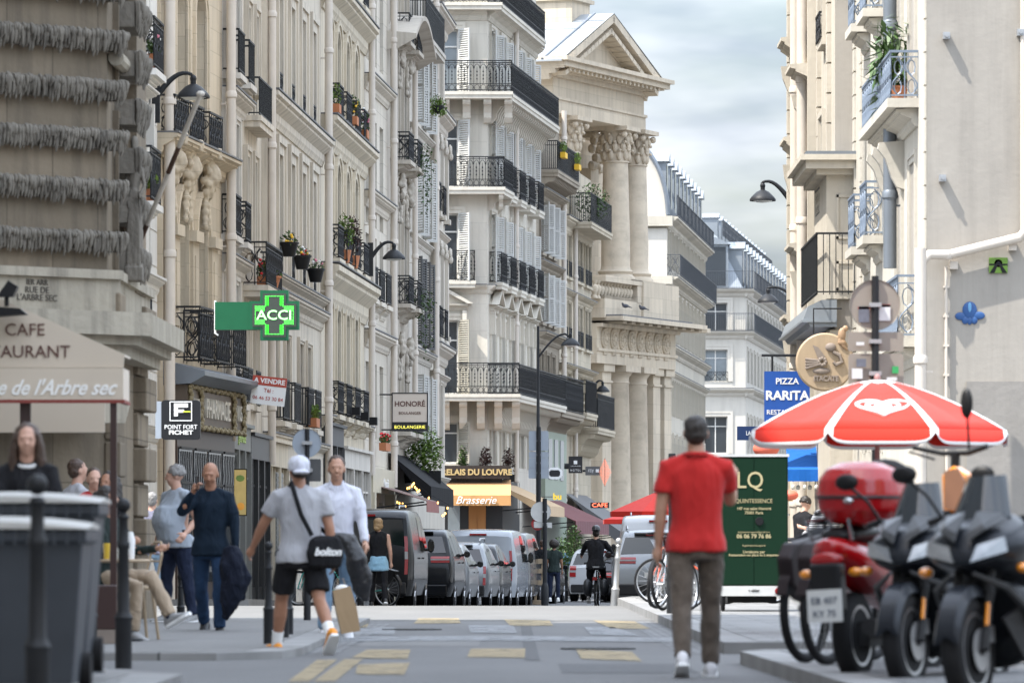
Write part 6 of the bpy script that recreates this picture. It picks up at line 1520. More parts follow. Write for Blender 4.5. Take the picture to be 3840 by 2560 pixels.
# ---------------------------------------------------------------- awnings on the rows
M['stripe_brown']=stripes('brown_striped_canvas',(.20,.13,.11),(.10,.06,.055),7,'X');M['wine']=cloth('wine_red_canvas',(.13,.025,.03),.15,.15,2);M['rust']=cloth('rust_canvas',(.20,.05,.035),.1,.3,6)
M['blk_can']=cloth('black_canvas',(.010,.010,.011),.2,.2,2);M['grey_can']=cloth('grey_canvas',(.13,.13,.135),.1,.2,2);M['blue_can']=cloth('bright_blue_canvas',(.008,.11,.42),.1,.35,3)
f=F5;a=awning(f.root,f.u(1398),f.L-.3,f.z(1400,1815),1.4,.42,.3,M['stripe_brown'],M['rust'],side=False)
def awn_at(label,cat,p,w_,proj,drop,val,m,mv=None,rz=0,side=True):
 t=thing('shop_awning',label,cat,p,rz);awning(t,0,w_,0,proj,drop,val,m,mv,name='canopy',side=side);return t
f=F6;p=f.world(.2,0,f.z(1470,1700));awn_at('sloping black canvas awning with warm bulbs beneath','awning',p,7.6,1.15,.9,.5,M['blk_can'],rz=f.root.rotation_euler[2])
f=sd_;p=f.world(9.8,0,fr.z(1750,1850)+dz);awn_at('long wine red awning past the green shopfront','awning',p,9.5,1.9,.85,.45,M['wine'],rz=f.root.rotation_euler[2]-.02,side=False)
p=P(2120,1850,201);awn_at('grey canvas awning with pale lettering beside the wine red awning','awning',p,7.5,2.2,1.5,.55,M['grey_can'],rz=f.root.rotation_euler[2])
p=P(2945,1640,101);t=awn_at('bright blue canvas awning hung with glass bulbs on the right row','awning',p,.86,.9,.62,.22,M['blue_can'])
for i in range(7):
 b=MB();b.ell((0,0,0),(.04,.04,.05),8,6);b.tube([(0,0,.03),(0,0,.12)],.008,4);b.build('bulb',M['lamp_glass'],t,loc=(.1+i*.11,-.9+(i%2)*.3,-.95))
 # string of warm bulbs under the black awnings
t=thing('light_string','string of warm glowing bulbs under the black awning','string lights',P(1560,1840,140));o0=t.location.copy()
for i,(x,y) in enumerate([(1548,1816),(1556,1826),(1562,1832),(1572,1838),(1608,1866),(1642,1884),(1678,1904),(1670,1924),(1664,1930),(1660,1932),(1535,1828),(1528,1830),(1490,1882),(1498,1886),(1510,1888),(1520,1898),(1552,1812),(1544,1822),(1566,1842)]):
 b=MB();b.ell((0,0,0),(.022,.022,.035),6,5);b.build('bulb',M['bulb'],t,loc=P(x,y,139+i*.1)-o0)
b=MB();b.tube([P(x,y-6,140)-o0 for x,y in((1485,1876),(1550,1805),(1610,1860),(1645,1876),(1682,1898),(1664,1924))],.006,4);b.build('cable',M['iron'],t)
# grey advert panel by the pharmacy, green salad bar bits
t=thing('poster_case','narrow yellow fruit juice poster in a black case beside the pharmacy','poster',P(901,1845,95));b=MB();b.box(-.12,-.02,-.42,.12,.02,.42);b.build('case',M['black'],t)
b=MB();b.box(-.105,-.026,-.4,.105,-.021,.4);po=b.build('poster',mat('yellow_poster',(.5,.36,.12),.5,var=.3,vs=5),t);b=MB();b.ell((0,-.028,.25),(.08,.004,.06),10,4);b.ell((.01,-.028,-.25),(.07,.004,.07),10,4,1);b.build('print',[M['leaf_light'],mat('orange_print',(.7,.3,.03),.5)],po)
# ---------------------------------------------------------------- vehicles
def paint(name,c,metal=.0,rough=.18):return mat(name,c,rough,metal,.04,1,coat=.16 if max(c)<.1 else .35,spec=.15)
M['car_glass']=mat('dark_car_glass',(.008,.010,.012),.04,0,.1,spec=.6);M['lamp_red']=mat('red_tail_lamp',(.28,.004,.006),.25,coat=.3);M['lamp_clear']=mat('clear_lamp',(.3,.3,.3),.2);M['plastic_grey']=mat('grey_bumper_plastic',(.025,.025,.026),.6,spec=.2)
M['alloy']=mat('alloy_rim',(.35,.35,.36),.3,.8);M['plate']=mat('number_plate',(.6,.6,.58),.4)
PROF={'van':dict(L=4.97,W=1.98,up=[(0,.52),(.02,.75),(.04,1.1),(.06,1.2),(.14,1.8),(.25,1.9),(.5,1.955),(1.5,1.98),(3.2,1.96),(3.55,1.88),(4.1,1.42),(4.25,1.22),(4.75,1.05),(4.9,.9),(4.97,.6)],hw=[(.2,.93),(.5,.99),(.95,1.0),(1.25,.98),(1.75,.90),(2.0,.84)],wb=(.95,3.95),wr=.34,belt=1.12,rg=(.075,1.17,.135,1.76),sg=((2.3,3.05),(3.12,3.75))),'suv':dict(L=4.4,W=1.9,up=[(0,.55),(.03,.8),(.06,1.05),(.14,1.13),(.36,1.5),(.5,1.6),(1.0,1.66),(2.3,1.66),(2.8,1.56),(3.35,1.14),(3.5,1.08),(4.15,.98),(4.33,.8),(4.4,.55)],hw=[(.22,.92),(.5,1.0),(.95,1.0),(1.1,.97),(1.5,.82),(1.7,.74)],wb=(.85,3.5),wr=.36,belt=1.07,rg=(.16,1.15,.37,1.5),sg=((.5,1.25),(1.3,2.1),(2.15,3.0))),'hatch':dict(L=4.05,W=1.74,up=[(0,.5),(.02,.7),(.05,.92),(.12,1.0),(.38,1.34),(.55,1.44),(1.1,1.5),(2.0,1.49),(2.5,1.38),(3.0,1.0),(3.15,.95),(3.8,.84),(3.98,.7),(4.05,.5)],hw=[(.2,.93),(.5,1.0),(.85,1.0),(1.0,.96),(1.35,.8),(1.52,.72)],wb=(.75,3.3),wr=.31,belt=.95,rg=(.14,1.02,.39,1.34),sg=((.5,1.1),(1.15,1.85),(1.9,2.7)))}
def car(label,kind,x,d,P_,rz=0,H=None,group='vehicles parked along the left kerb',cat='car',wrap=False,pane_white=False,rack=False,lampstyle='tall',name='parked_car',z=None,mirror='black',plate=None):
 K=PROF[kind];L_,W2=K['L'],K['W']/2;up=K['up']
 sc=1 if H is None else H/max(z_ for _,z_ in up)
 t=thing(name,label,cat,(x,d,zg(d) if z is None else z),rz,group)
 def hw(z_):
  h=K['hw'];z_=z_/sc
  if z_<=h[0][0]:return h[0][1]*W2
  for(a,wa),(b_,wb) in zip(h,h[1:]):
   if z_<=b_:return W2*(wa+(wb-wa)*(z_-a)/(b_-a))
  return h[-1][1]*W2
 def endk(y):return min(1,.90+.1*min(1,max(0,y/.25)),.84+.16*min(1,max(0,(L_-y)/.5)))
 rings=[]
 for y,zu in up:
  zu*=sc;zl=.24*sc+(.06 if y<.02 or y>L_-.05 else 0);k=endk(y);ring=[(0,zl)];n=9
  side=[(hw(zl+(zu-.05-zl)*i/n)*k,zl+(zu-.05-zl)*i/n) for i in range(n+1)]
  ring+=side;wt=side[-1][0];ring+=[(wt-.025,zu-.018),(wt*.9,zu+.0),(wt*.5,zu+.018),(0,zu+.025)]
  full=[(a,y,c) for a,c in ring]+[(-a,y,c) for a,c in reversed(ring[1:-1])]
  rings.append(full)
 b=MB();b.loft(rings);body=b.build('body',P_,t,smooth=True,angle=38)
 def zup(y):
  for(a,za),(b_,zb) in zip(up,up[1:]):
   if y<=b_:return sc*(za+(zb-za)*(y-a)/(b_-a))
   # rear glass
 y0,z0,y1,z1=K['rg'];z0*=sc;z1*=sc
 if not pane_white:
  b=MB();n=6
  for i in range(n):
   q0,q1=i/n,(i+1)/n;w0,w1=hw(z0+(z1-z0)*q0)*.86,hw(z0+(z1-z0)*q1)*.86;ya,yb=y0+(y1-y0)*q0-.016,y0+(y1-y0)*q1-.016;za,zb=z0+(z1-z0)*q0,z0+(z1-z0)*q1
   b.quad((-w0,ya,za+.012),(w0,ya,za+.012),(w1,yb,zb+.012),(-w1,yb,zb+.012))
  b.build('rear_window',M['car_glass'],t,smooth=True)
 for sx in(-1,1):
  for(ya,yb) in K['sg']:
   b=MB();n=5;zt=min(zup(ya),zup(yb))-.13;zb0=K['belt']*sc+.02
   for i in range(n):
    a0,a1=zb0+(zt-zb0)*i/n,zb0+(zt-zb0)*(i+1)/n;sh=.25*(a0-zb0),.25*(a1-zb0)
    fr_=(yb==K['sg'][-1][1]);e0,e1=(sh if fr_ else(0,0))
    b.quad((sx*(hw(a0)+.006),ya,a0),(sx*(hw(a0)+.006),yb+(.25-e0 if fr_ else 0),a0),(sx*(hw(a1)+.006),yb+(.25-e1 if fr_ else 0),a1),(sx*(hw(a1)+.006),ya,a1))
   b.build('side_window',M['car_glass'],t,smooth=True)
   # tail lamps
 zb=K['belt']*sc
 for sx in(-1,1):
  b=MB();
  if lampstyle=='tall':zz0,zz1,wi=zb-.45,zb+.32*(1 if kind=='van' else .0),.075
  elif lampstyle=='wide':zz0,zz1,wi=zb-.12,zb+.02,.42
  else:zz0,zz1,wi=zb-.28,zb+.05,.2
  n=5;rr=[]
  for i in range(n+1):
   z_=zz0+(zz1-zz0)*i/n;w_=hw(z_)*.9+.012;yb=.0
   for(a,za),(b2,zb2) in zip(up,up[1:]):
    if za*sc<=z_<=zb2*sc:yb=a+(b2-a)*(z_/sc-za)/(zb2-za);break
   w_=hw(z_)*endk(yb);rr.append([(sx*(w_-wi),yb-.02,z_),(sx*(w_-.01),yb-.015,z_),(sx*(w_+.012),yb+.12,z_),(sx*(w_-.05),yb+.12,z_)])
  b.loft(rr);lm=b.build('tail_lamp',M['lamp_red'],t,smooth=True,angle=30)
  z_=zz0+(zz1-zz0)*.45;b=MB();q=rr[2];q2=rr[3]
  b.add([(q[0][0],q[0][1]-.004,q[0][2]),(q[1][0],q[1][1]-.004,q[1][2]),(q2[1][0],q2[1][1]-.004,q2[1][2]),(q2[0][0],q2[0][1]-.004,q2[0][2])],[(0,1,2,3)]);b.build('reversing_lamp',M['lamp_clear'],lm,fix=False)
  # mirror
  b=MB();ym=K['sg'][-1][1]+(.1 if kind=='van' else-.05);xm=hw(zb)+.1;hh=.15 if kind=='van' else .075
  b.ell((sx*xm,ym,zb+hh*.9),(.075,.06,hh),12,8);b.tube([(sx*(xm-.2),ym+.03,zb+.04),(sx*xm,ym,zb+.06)],.03,6);mo=b.build('mirror',M[mirror] if mirror in M else mirror,t,smooth=True)
  b=MB();b.box(sx*xm-.065,ym-.075,zb+.02,sx*xm+.065,ym-.065,zb+hh*1.5);b.build('mirror_glass',M['car_glass'],mo)
  for ww in(1.7,2.75):
   if kind!='van' or True:b=MB();b.box(sx*(hw(zb-.12)+.002),ww,zb-.14,sx*(hw(zb-.12)+.03),ww+.18,zb-.11);b.build('door_handle',P_,t)
  for yw in K['wb']:
   r=K['wr'];b=MB();b.lathe([(r*.62,-.1),(r*.95,-.11),(r,-.08),(r,.08),(r*.95,.11),(r*.62,.1)],(0,0,0),28,axis='x');wl=b.build('wheel',M['rubber'],t,smooth=True,angle=50,loc=(sx*(W2*.97-.1),yw,r))
   b=MB();b.lathe([(.0,.07),(.06,.075),(r*.3,.05),(r*.6,.09),(r*.64,.1),(r*.64,-.08),(0,-.08)],(0,0,0),20,axis='x')
   for k in range(5):a=2*PI*k/5;b.tube([(sx*.09,.0,0),(sx*.085,r*.6*math.cos(a),r*.6*math.sin(a))],.03,5)
   b.build('rim',M['alloy'],wl)
   b=MB();b.lathe([(r*.5,.0),(r+.07,0),(r+.07,.008),(r*.5,.008)],(0,0,0),24,axis='x');b.build('wheel_arch',M['black'],t,loc=(sx*(hw(r)+(.0 if sx>0 else-.008)),yw,r+.0))
   # bumper, plate, third lamp
 b=MB();b.box(-W2*.86,-.05,.28,W2*.86,.04,.52*(1 if kind!='van' else 1));b.build('bumper',M['plastic_grey'] if wrap is False else P_,t,bevel=.03)
 b=MB();zz=.72 if kind!='van' else .78;b.box(-.26,-.03,zz-.05,.26,.0,zz+.06);pl_=b.build('number_plate',M['plate'],t)
 if plate:text(plate,'plate_characters',.1,M['pure_black'],pl_,(0,-.034,zz),depth=.002,bold=.001)
 b=MB();q=sc;b.box(-.22,K['rg'][2]-.03,(K['rg'][3]+(.08 if kind=='van' else .05))*q,.22,K['rg'][2]+.03,(K['rg'][3]+.12)*q);b.build('brake_lamp',M['lamp_red'],t)
 if kind!='van':
  b=MB();b.box(-W2*.5,K['rg'][2]-.06,K['rg'][3]*q+.09,W2*.5,K['rg'][2]+.25,K['rg'][3]*q+.12);b.build('spoiler',P_,t)
 if rack:
  b=MB()
  for sx in(-1,1):b.tube([(sx*W2*.66,.7,sc*up[6][1]+.03),(sx*W2*.66,.8,sc*up[6][1]+.09),(sx*W2*.66,2.2,sc*up[6][1]+.1),(sx*W2*.66,2.35,sc*up[6][1]+.02)],.02,6)
  b.build('roof_rails',M['steel'],t)
 return t
M['p_black']=paint('black_car_paint',(.008,.009,.011));M['p_silver']=paint('silver_car_paint',(.22,.23,.24),.5,.3);M['p_white']=paint('white_car_paint',(.46,.47,.48));M['p_grey']=paint('dark_grey_car_paint',(.035,.036,.039),.3);M['p_beige']=paint('beige_grey_car_paint',(.14,.132,.12),.4);M['p_vw']=paint('pale_grey_van_paint',(.30,.32,.345),.1)
M['p_mid']=paint('mid_grey_car_paint',(.12,.123,.128),.4)
def rc(x,d):return(x-1920)/F*d
cars=[('van',1530,108,'p_black',2.0,'glossy black van with tall red and white tail lamps, nearest in the left parked row',.058,dict(cat='van',rack=True,lampstyle='tall')),('suv',1684,118,'p_black',1.74,'glossy black SUV with slim red lamp bar parked ahead of the black van',.07,dict(lampstyle='wide',wrap=True)),('hatch',1742,122.6,'p_silver',1.46,'small silver car squeezed between the black SUV and the silver estate',.07,dict()),('hatch',1822,127.2,'p_silver',1.54,'silver estate car with round rear window and upright red lamps',.075,dict(rack=True)),('hatch',1868,132,'p_grey',1.56,'dark grey hatchback parked between the silver estate and the pale van',.075,dict()),('van',1921,137,'p_vw',1.97,'pale grey windowless van with dark red tail lamps',.08,dict(cat='van',pane_white=True)),('van',1972,143,'p_mid',1.95,'second grey van parked just ahead of the pale windowless van',.085,dict(cat='van')),('hatch',2068,150.5,'p_beige',1.5,'beige grey car last in the left row beyond the wooden crate',.1,dict(lampstyle='mid'))]
for kind,xr,d,pm,H,lab,a,kw in cars:
 W2=PROF[kind]['W']/2*.9;car(lab,kind,rc(xr,d)-W2,d,M[pm],-a,H=H,z=zg(d) if d<145 else zg(d),**kw)
car('silver compact SUV with wide red lamps parked at the right behind the man in red','suv',rc(2312,117)+.87,117,M['p_silver'],-.01,H=1.7,group='vehicles on the right side',lampstyle='wide',rack=True)
car('white van with a roof bar parked beyond the silver SUV on the right','van',rc(2325,128)+.92,128,M['p_white'],-.02,H=2.2,group='vehicles on the right side',cat='van',pane_white=True,rack=True)
car('white SUV driving away in the distance past the cyclist','suv',rc(2136,162)+.85,162,M['p_white'],-.14,H=1.6,group='vehicles driving away',name='car',lampstyle='mid')
car('dark car driving away just right of the cyclist','hatch',rc(2246,158)+.80,158,M['p_black'],-.1,H=1.35,group='vehicles driving away',name='car',lampstyle='wide')
# ---------------------------------------------------------------- people
SK={k:mat('skin_'+k,c,.5,var=.08,vs=8,bump=.08,bs=40) for k,c in dict(fair=(.50,.29,.21),mid=(.42,.23,.15),tan=(.33,.16,.095),dark=(.22,.105,.06)).items()}
M['hair_dk']=mat('dark_hair',(.022,.016,.012),.5,var=.5,vs=30,bump=.4,bs=90);M['hair_br']=mat('brown_hair',(.055,.03,.018),.5,var=.5,vs=30,bump=.4,bs=90);M['hair_gr']=mat('grey_hair',(.22,.21,.20),.6,var=.4,vs=40,bump=.5,bs=90);M['hair_bl']=mat('blonde_hair',(.30,.19,.09),.5,var=.4,vs=30,bump=.5,bs=70)
M['eye']=mat('eye_dark',(.02,.015,.012),.2)
V=Vector
def seg_dir(pitch,abd,s=1):return V((s*math.sin(R(abd)),-math.sin(R(pitch))*math.cos(R(abd)),-math.cos(R(pitch))*math.cos(R(abd))))
def ering(c,rx,ry,n=20,p=2.3,tilt=0):
 out=[]
 for i in range(n):
  a=2*PI*i/n;ca,sa=math.cos(a),math.sin(a)
  x=rx*math.copysign(abs(ca)**(2/p),ca);y=ry*math.copysign(abs(sa)**(2/p),sa)
  out.append((c[0]+x,c[1]+y,c[2]+tilt*y))
 return out
def hand(b,w,d,s,curl=35,k=1.0,fwd=V((0,-1,0)),spread=1.0):
 """palm, five unequal bent fingers; w wrist point, d hand direction, s body side"""
 d=d.normalized();th=(fwd-d*fwd.dot(d)).normalized();nrm=d.cross(th).normalized();inn=nrm if(nrm.x*s)<0 else-nrm
 pc=w+d*.045*k
 b.tube([w-d*.02,w+d*.02*k,w+d*.05*k,w+d*.085*k],[.022*k,.03*k,.038*k,.034*k],10)
 b.ell(tuple(pc+th*.0),(.03*k,.03*k,.03*k),10,8)
 for i,(off,ln) in enumerate(((.031,.07),(.011,.08),(-.010,.074),(-.030,.058))):
  a0=w+d*.085*k+th*off*k;q=R(curl)*(1+.12*i);p=[a0-d*.02];cur=a0;an=q*.4
  for l in(.42,.33,.25):
   dd=d*math.cos(an)+inn*math.sin(an)+th*off*.6*spread;p.append(cur);cur=cur+dd*ln*l*k;an+=q
  p.append(cur);b.tube(p,[.010*k,.0095*k,.009*k,.0085*k,.007*k],7)
 a0=w+d*.025*k+th*.025*k
 b.tube([a0,a0+(th*.8+d*.5+inn*.25)*.035*k,a0+(th*.7+d*.9+inn*.4)*.06*k],[.014*k,.012*k,.009*k],7)
def person(label,px,py_top,d,rz,H=1.75,base=None,skin='fair',top=None,bot=None,shoe='white',hair=None,hairstyle='short',build=1.0,belly=0,sleeve='short',legs=((0,0),(0,0)),arms=((0,8,15),(0,8,15)),lean=0,short=False,head=(0,0),vox=.010,sock=None,seated=False,gap=0,collar=False,disp=.011,X=None,group=None,crl=30,hdir=None,sole=None,abd=(2,2),toplen=.0,wrist=(0,0)):
 k=H/1.75;g0=zg(d)+(base or 0)
 x=(px-1920)/F*d if X is None else X
 t=thing('person',label,'person',(x,d,g0),rz,group)
 hipz=.92;hips=[]
 B=MB();T=MB();TR=MB();info={}
 foot=[]
 # legs
 minz=9
 for s,(th,kn),ab in((-1,legs[0],abd[0]),(1,legs[1],abd[1])):
  h0=V((s*.095*build,0,hipz));kd=seg_dir(th,ab,s);kp=h0+kd*.43;ad=seg_dir(th-kn,ab*.5,s);ap=kp+ad*.41
  foot.append((s,h0,kp,ap,th-kn));minz=min(minz,ap.z-.08+.10*max(0,-math.sin(R(th-kn)))*0)
 dz=-minz if not seated else 0
 up=V((0,0,dz));root=V((0,0,hipz+dz))
 lv=V((0,-math.sin(R(lean)),math.cos(R(lean))))
 def tp(z,y=0):return root+lv*(z-hipz)+V((0,y,0))
 for s,h0,kp,ap,_ in foot:
  h0+=up;kp+=up;ap+=up
  lt=1 if short or not bot else .78;B.tube([h0+V((0,0,.03)),h0.lerp(kp,.4),kp,kp.lerp(ap,.35)+V((0,.012,0)),ap.lerp(kp,.1),ap],[.082*lt,.075*lt,.056*lt,.06*lt,.036,.036],12)
  # torso core, neck, head
 B.loft([ering(tp(z,y),rx*build,ry*build) for z,rx,ry,y in((.84,.13,.09,0),(.95,.15,.10,0),(1.08,.135,.09,0),(1.25,.15,.1,0),(1.37,.15,.09,.01),(1.45,.08,.065,.01))])
 nb=tp(1.44,.01);hy,hp=head;hc=tp(1.635,-.015)+V((0,-.03*math.sin(R(hp)),0));
 B.tube([nb,hc-V((0,0,.06))],[.062*(.9+.1*build),.056],12)
 Rh=Matrix.Rotation(R(hy),3,'Z')@Matrix.Rotation(R(hp),3,'X')
 def hpnt(x,y,z):return hc+Rh@V((x,y,z))
 def hell(bb,c,r):
  q=MB();q.ell((0,0,0),r,16,12);M_=Matrix.Translation(hpnt(*c))@Rh.to_4x4();bb.add([tuple(M_@V(v)) for v in q.v],q.f)
 hell(B,(0,.008,.03),(.077,.095,.092));hell(B,(0,-.025,-.045),(.058,.066,.062));hell(B,(0,-.055,-.085),(.03,.03,.025));hell(B,(0,-.04,.0),(.066,.06,.07))
 hell(B,(0,-.1,-.012),(.012,.02,.022));hell(B,(0,-.113,-.026),(.017,.013,.012));hell(B,(0,-.088,.03),(.05,.016,.010));hell(B,(0,-.089,-.06),(.022,.010,.011));hell(B,(.03,-.07,-.03),(.028,.026,.03));hell(B,(-.03,-.07,-.03),(.028,.026,.03))
 for s in(-1,1):hell(B,(s*.079,.012,-.005),(.009,.02,.032))
 # arms
 for i,s in enumerate((-1,1)):
  a=arms[i];sh=tp(1.41,.01)+V((s*.178*build,0,0));ud=seg_dir(a[0],a[1],s);el=sh+ud*.29;tw=a[3] if len(a)>3 else 0
  fd=seg_dir(a[0]+a[2],a[1]*.5+tw,s);wr=el+fd*.25
  bb=build*.5+.5
  B.tube([sh-V((s*.05,0,-.01)),sh,sh.lerp(el,.4),el,el.lerp(wr,.3),wr.lerp(el,.15),wr],[.05*bb,.055*bb,.05*bb,.042*bb,.042*bb,.028*bb,.025],12)
  hd=(fd+(V(wrist[i]) if isinstance(wrist[i],tuple) else V((0,0,0)))).normalized()
  if not gap or i not in([gap] if isinstance(gap,int) and gap>1 else[]):hand(B,wr,hd,s,curl=crl if not isinstance(crl,tuple) else crl[i],k=1.0)
  info['wr%d'%i]=wr+hd*.08;info['el%d'%i]=el;info['sh%d'%i]=sh
  if sleeve!='none' and top:
   T.tube([sh-V((s*.07,0,-.02)),sh+V((0,0,.005)),sh.lerp(el,.35),sh.lerp(el,.62)],[.06*bb,.068*bb,.07*bb,.073*bb],12)
   if sleeve=='long':T.tube([sh.lerp(el,.5),el,el.lerp(wr,.5),el.lerp(wr,.96)],[.068*bb,.056*bb,.047*bb,.038*bb],12)
   if sleeve=='half':T.tube([sh.lerp(el,.5),el,el.lerp(wr,.35)],[.068*bb,.058*bb,.05*bb],12)
 if top:
  zl=.84-toplen;Rg=[(zl,.2,.15,0),(.92,.192,.142,-.0),(1.02,.166,.118,-belly*.6),(1.12,.165,.122,-belly),(1.24,.175,.125,-belly*.6),(1.34,.18,.12,-belly*.1),(1.40,.155,.105,.012),(1.45,.105,.085,.015),(1.48,.07,.068,.012)]
  T.loft([ering(tp(z,y),rx*build,(ry*(build*.5+.5)+(belly*.5 if .9<z<1.3 else 0))) for z,rx,ry,y in cat_rows(Rg,3)])
  for s in(-1,1):T.tube([tp(1.475,.012),tp(1.445,.012)+V((s*.09,0,0)),tp(1.405,.01)+V((s*.165*build,0,0))],[.05,.058,.06],12)
 if bot:
  TR.loft([ering(tp(z,y),rx*build,ry*(build*.5+.5)) for z,rx,ry,y in((.79,.15,.11,.01),(.86,.165,.12,.012),(.94,.158,.112,.005),(.99,.145,.1,0))])
  for s,h0,kp,ap,_ in foot:
   if short:TR.tube([h0+V((0,0,.04)),h0.lerp(kp,.4),h0.lerp(kp,.82)],[.098,.1,.105],14)
   else:TR.tube([h0+V((-s*.015,0,.02)),h0.lerp(kp,.4),kp,kp.lerp(ap,.5),ap.lerp(kp,.02)],[.09*build,.088*build,.073,.066,.062],14)
 body=grow(B,'body',SK[skin],t,vox,3)
 if top:grow(T,'shirt',top,t,max(.012,vox*1.1),5,disp=disp,dscale=.13)
 if bot:grow(TR,'shorts' if short else 'trousers',bot,t,max(.012,vox*1.1),4,disp=disp,dscale=.1)
 for s,h0,kp,ap,an in foot:
  q=MB();fa=R(max(-60,min(50,an)))*.9
  def fp(x,y,z):
   y2=y*math.cos(fa)-z*math.sin(-fa)*-1 if False else y
   v=V((x,y,z));v=Matrix.Rotation(-fa*(1 if not seated else 1),3,'X')@v;return ap+v
  rings=[]
  for y,w_,zt,zb in((.085,.025,-.01,-.07),(.06,.04,.03,-.08),(0,.044,.045,-.08),(-.06,.045,.0,-.08),(-.12,.05,-.025,-.08),(-.17,.042,-.04,-.078),(-.2,.02,-.05,-.07)):
   rings.append([tuple(fp(w_*math.cos(2*PI*j/12),y,(zt+zb)/2+(zt-zb)/2*math.sin(2*PI*j/12))) for j in range(12)])
  q.loft(rings);so_=q.build('shoe',M[shoe] if isinstance(shoe,str) else shoe,t,smooth=True,angle=60)
  q=MB();rg=[]
  for y,w_ in((.088,.03),(.05,.045),(-.05,.047),(-.12,.053),(-.17,.045),(-.203,.02)):rg.append([tuple(fp(a,y,z)) for a,z in((-w_,-.088),(w_,-.088),(w_,-.062),(-w_,-.062))])
  q.loft(rg);q.build('sole',M[sole] if isinstance(sole,str) else(sole or M['white']),so_)
  if sock:q=MB();q.tube([ap-V((0,0,.02)),ap.lerp(kp,.3)],[.046,.05],12);q.build('sock',sock,t,smooth=True)
 if hair:
  q=MB()
  if hairstyle=='short':hell(q,(0,.028,.05),(.084,.094,.088));hell(q,(0,.05,.0),(.081,.064,.078))
  if hairstyle=='receding':hell(q,(0,.035,.03),(.083,.085,.09));hell(q,(0,.05,-.015),(.08,.062,.065));hell(q,(0,.01,.06),(.081,.092,.062))
  if hairstyle=='curly':
   for i in range(60):
    a,c=random.uniform(0,2*PI),random.uniform(-.25,1);rr=math.sqrt(1-c*c) if c<1 else 0;y=.02+.085*rr*math.sin(a)
    if y<-.055 and c<.55:continue
    hell(q,(.085*rr*math.cos(a),y,.03+.09*c),(.024,.024,.022))
   hell(q,(0,.03,.05),(.083,.088,.08))
  if hairstyle=='long':
   hell(q,(0,.03,.05),(.094,.096,.09))
   for s in(-1,1):
    for j in range(5):q.tube([tuple(hpnt(s*.06,-.02+j*.028,.06)),tuple(hpnt(s*.088,-.01+j*.026,-.03)),tuple(hpnt(s*.1,.0+j*.02,-.16)),tuple(hpnt(s*.11,-.02+j*.02,-.34))],[.036,.036,.04,.016],8)
   hell(q,(0,.07,-.08),(.085,.04,.14))
  if hairstyle=='bob':hell(q,(0,.025,.05),(.095,.098,.085));hell(q,(0,.05,-.03),(.1,.075,.085));hell(q,(.03,.08,-.08),(.07,.05,.05))
  if hairstyle=='nape':hell(q,(0,.045,-.01),(.079,.062,.06))
  if hairstyle=='afro':hell(q,(0,.02,.05),(.15,.15,.14))
  grow(q,'hair',hair,t,.011,2,disp=.008,dscale=.025)
 for s in(-1,1):
  q=MB();hell(q,(s*.03,-.086,.008),(.011,.007,.006));q.build('eye',M['eye'],t,smooth=True)
 t.scale=(k,k,k);return t,info
def cl(n,c,**k):return cloth(n,c,**k)
J=dict
M['khaki']=cl('taupe_trousers',(.115,.09,.07),sc=7,bump=.6);M['polo']=cl('red_polo_cotton',(.46,.02,.018),sc=5,bump=.35);M['greytee']=cl('heather_grey_cotton',(.36,.36,.38),sc=6);M['blackcl']=cl('black_cotton',(.012,.012,.014));M['whiteshirt']=cl('white_shirt_cotton',(.58,.59,.66),sc=6,bump=.6);M['jeans_l']=cl('light_blue_jeans',(.17,.26,.36),sc=8,var=.25);M['jeans_d']=cl('dark_blue_jeans',(.018,.04,.085),sc=8,var=.35);M['navy']=cl('dark_navy_shirt',(.006,.014,.026),sc=6,bump=.7);M['navytr']=cl('navy_trousers',(.014,.02,.042));M['paleshirt']=cl('pale_blue_grey_tshirt',(.33,.37,.42),sc=5);M['lilac']=cl('grey_violet_jacket',(.14,.14,.19),sc=9,bump=.9);M['orange_sh']=mat('orange_trainer',(.75,.28,.02),.6);M['white_sh']=mat('white_trainer',(.62,.61,.62),.6);M['black_sh']=mat('black_leather_shoe',(.02,.02,.02),.4);M['grey_sh']=mat('grey_trainer',(.3,.3,.3),.7);M['lblue']=cl('light_blue_sweatshirt',(.24,.42,.55),sc=6)
# man in red, back to the camera
t,i_=person('man in a red polo shirt and taupe trousers walking away on the right',2610,0,35.9,PI,1.76,skin='mid',top=M['polo'],bot=M['khaki'],shoe='white_sh',hair=M['hair_dk'],hairstyle='receding',build=1.06,sleeve='short',arms=((38,10,92),(-4,9,10)),legs=((9,4),(-13,14)),abd=(0,0),lean=2,vox=.0085,head=(0,6))
q=MB();q.tube([(.0+.072*math.cos(a),.012+.066*math.sin(a),1.49) for a in[2*PI*j/16 for j in range(16)]],.016,6,closed=True);q.build('collar',M['polo'],t,smooth=True)
# man in white cap, back to the camera, striding
t,i_=person('man in a white cap, grey t-shirt, black shorts and orange trainers walking away',1128,0,44,PI+.35,1.68,skin='tan',top=M['greytee'],bot=M['blackcl'],shoe='orange_sh',hair=M['hair_dk'],hairstyle='nape',build=1.1,sleeve='short',arms=((-14,10,12),(26,20,14)),legs=((-20,26),(24,8)),short=True,sock=M['white'],vox=.0085,lean=4)
b=MB();hc=i_['sh0'].lerp(i_['sh1'],.5)+V((0,-.03,.225));b.ell((hc.x,hc.y+.008,hc.z+.045),(.093,.11,.088),18,12);b.ell((hc.x+.02,hc.y+.13,hc.z-.015),(.08,.075,.018),14,6);b.ell((hc.x,hc.y+.005,hc.z+.02),(.094,.108,.05),18,8);grow(b,'cap',M['whiteshirt'],t,.009,2,disp=.006,dscale=.06)
bag=thing('shoulder_bag','black shoulder bag with white lettering worn by the man in the white cap','bag',t.location.copy(),t.rotation_euler[2]);bag.scale=t.scale
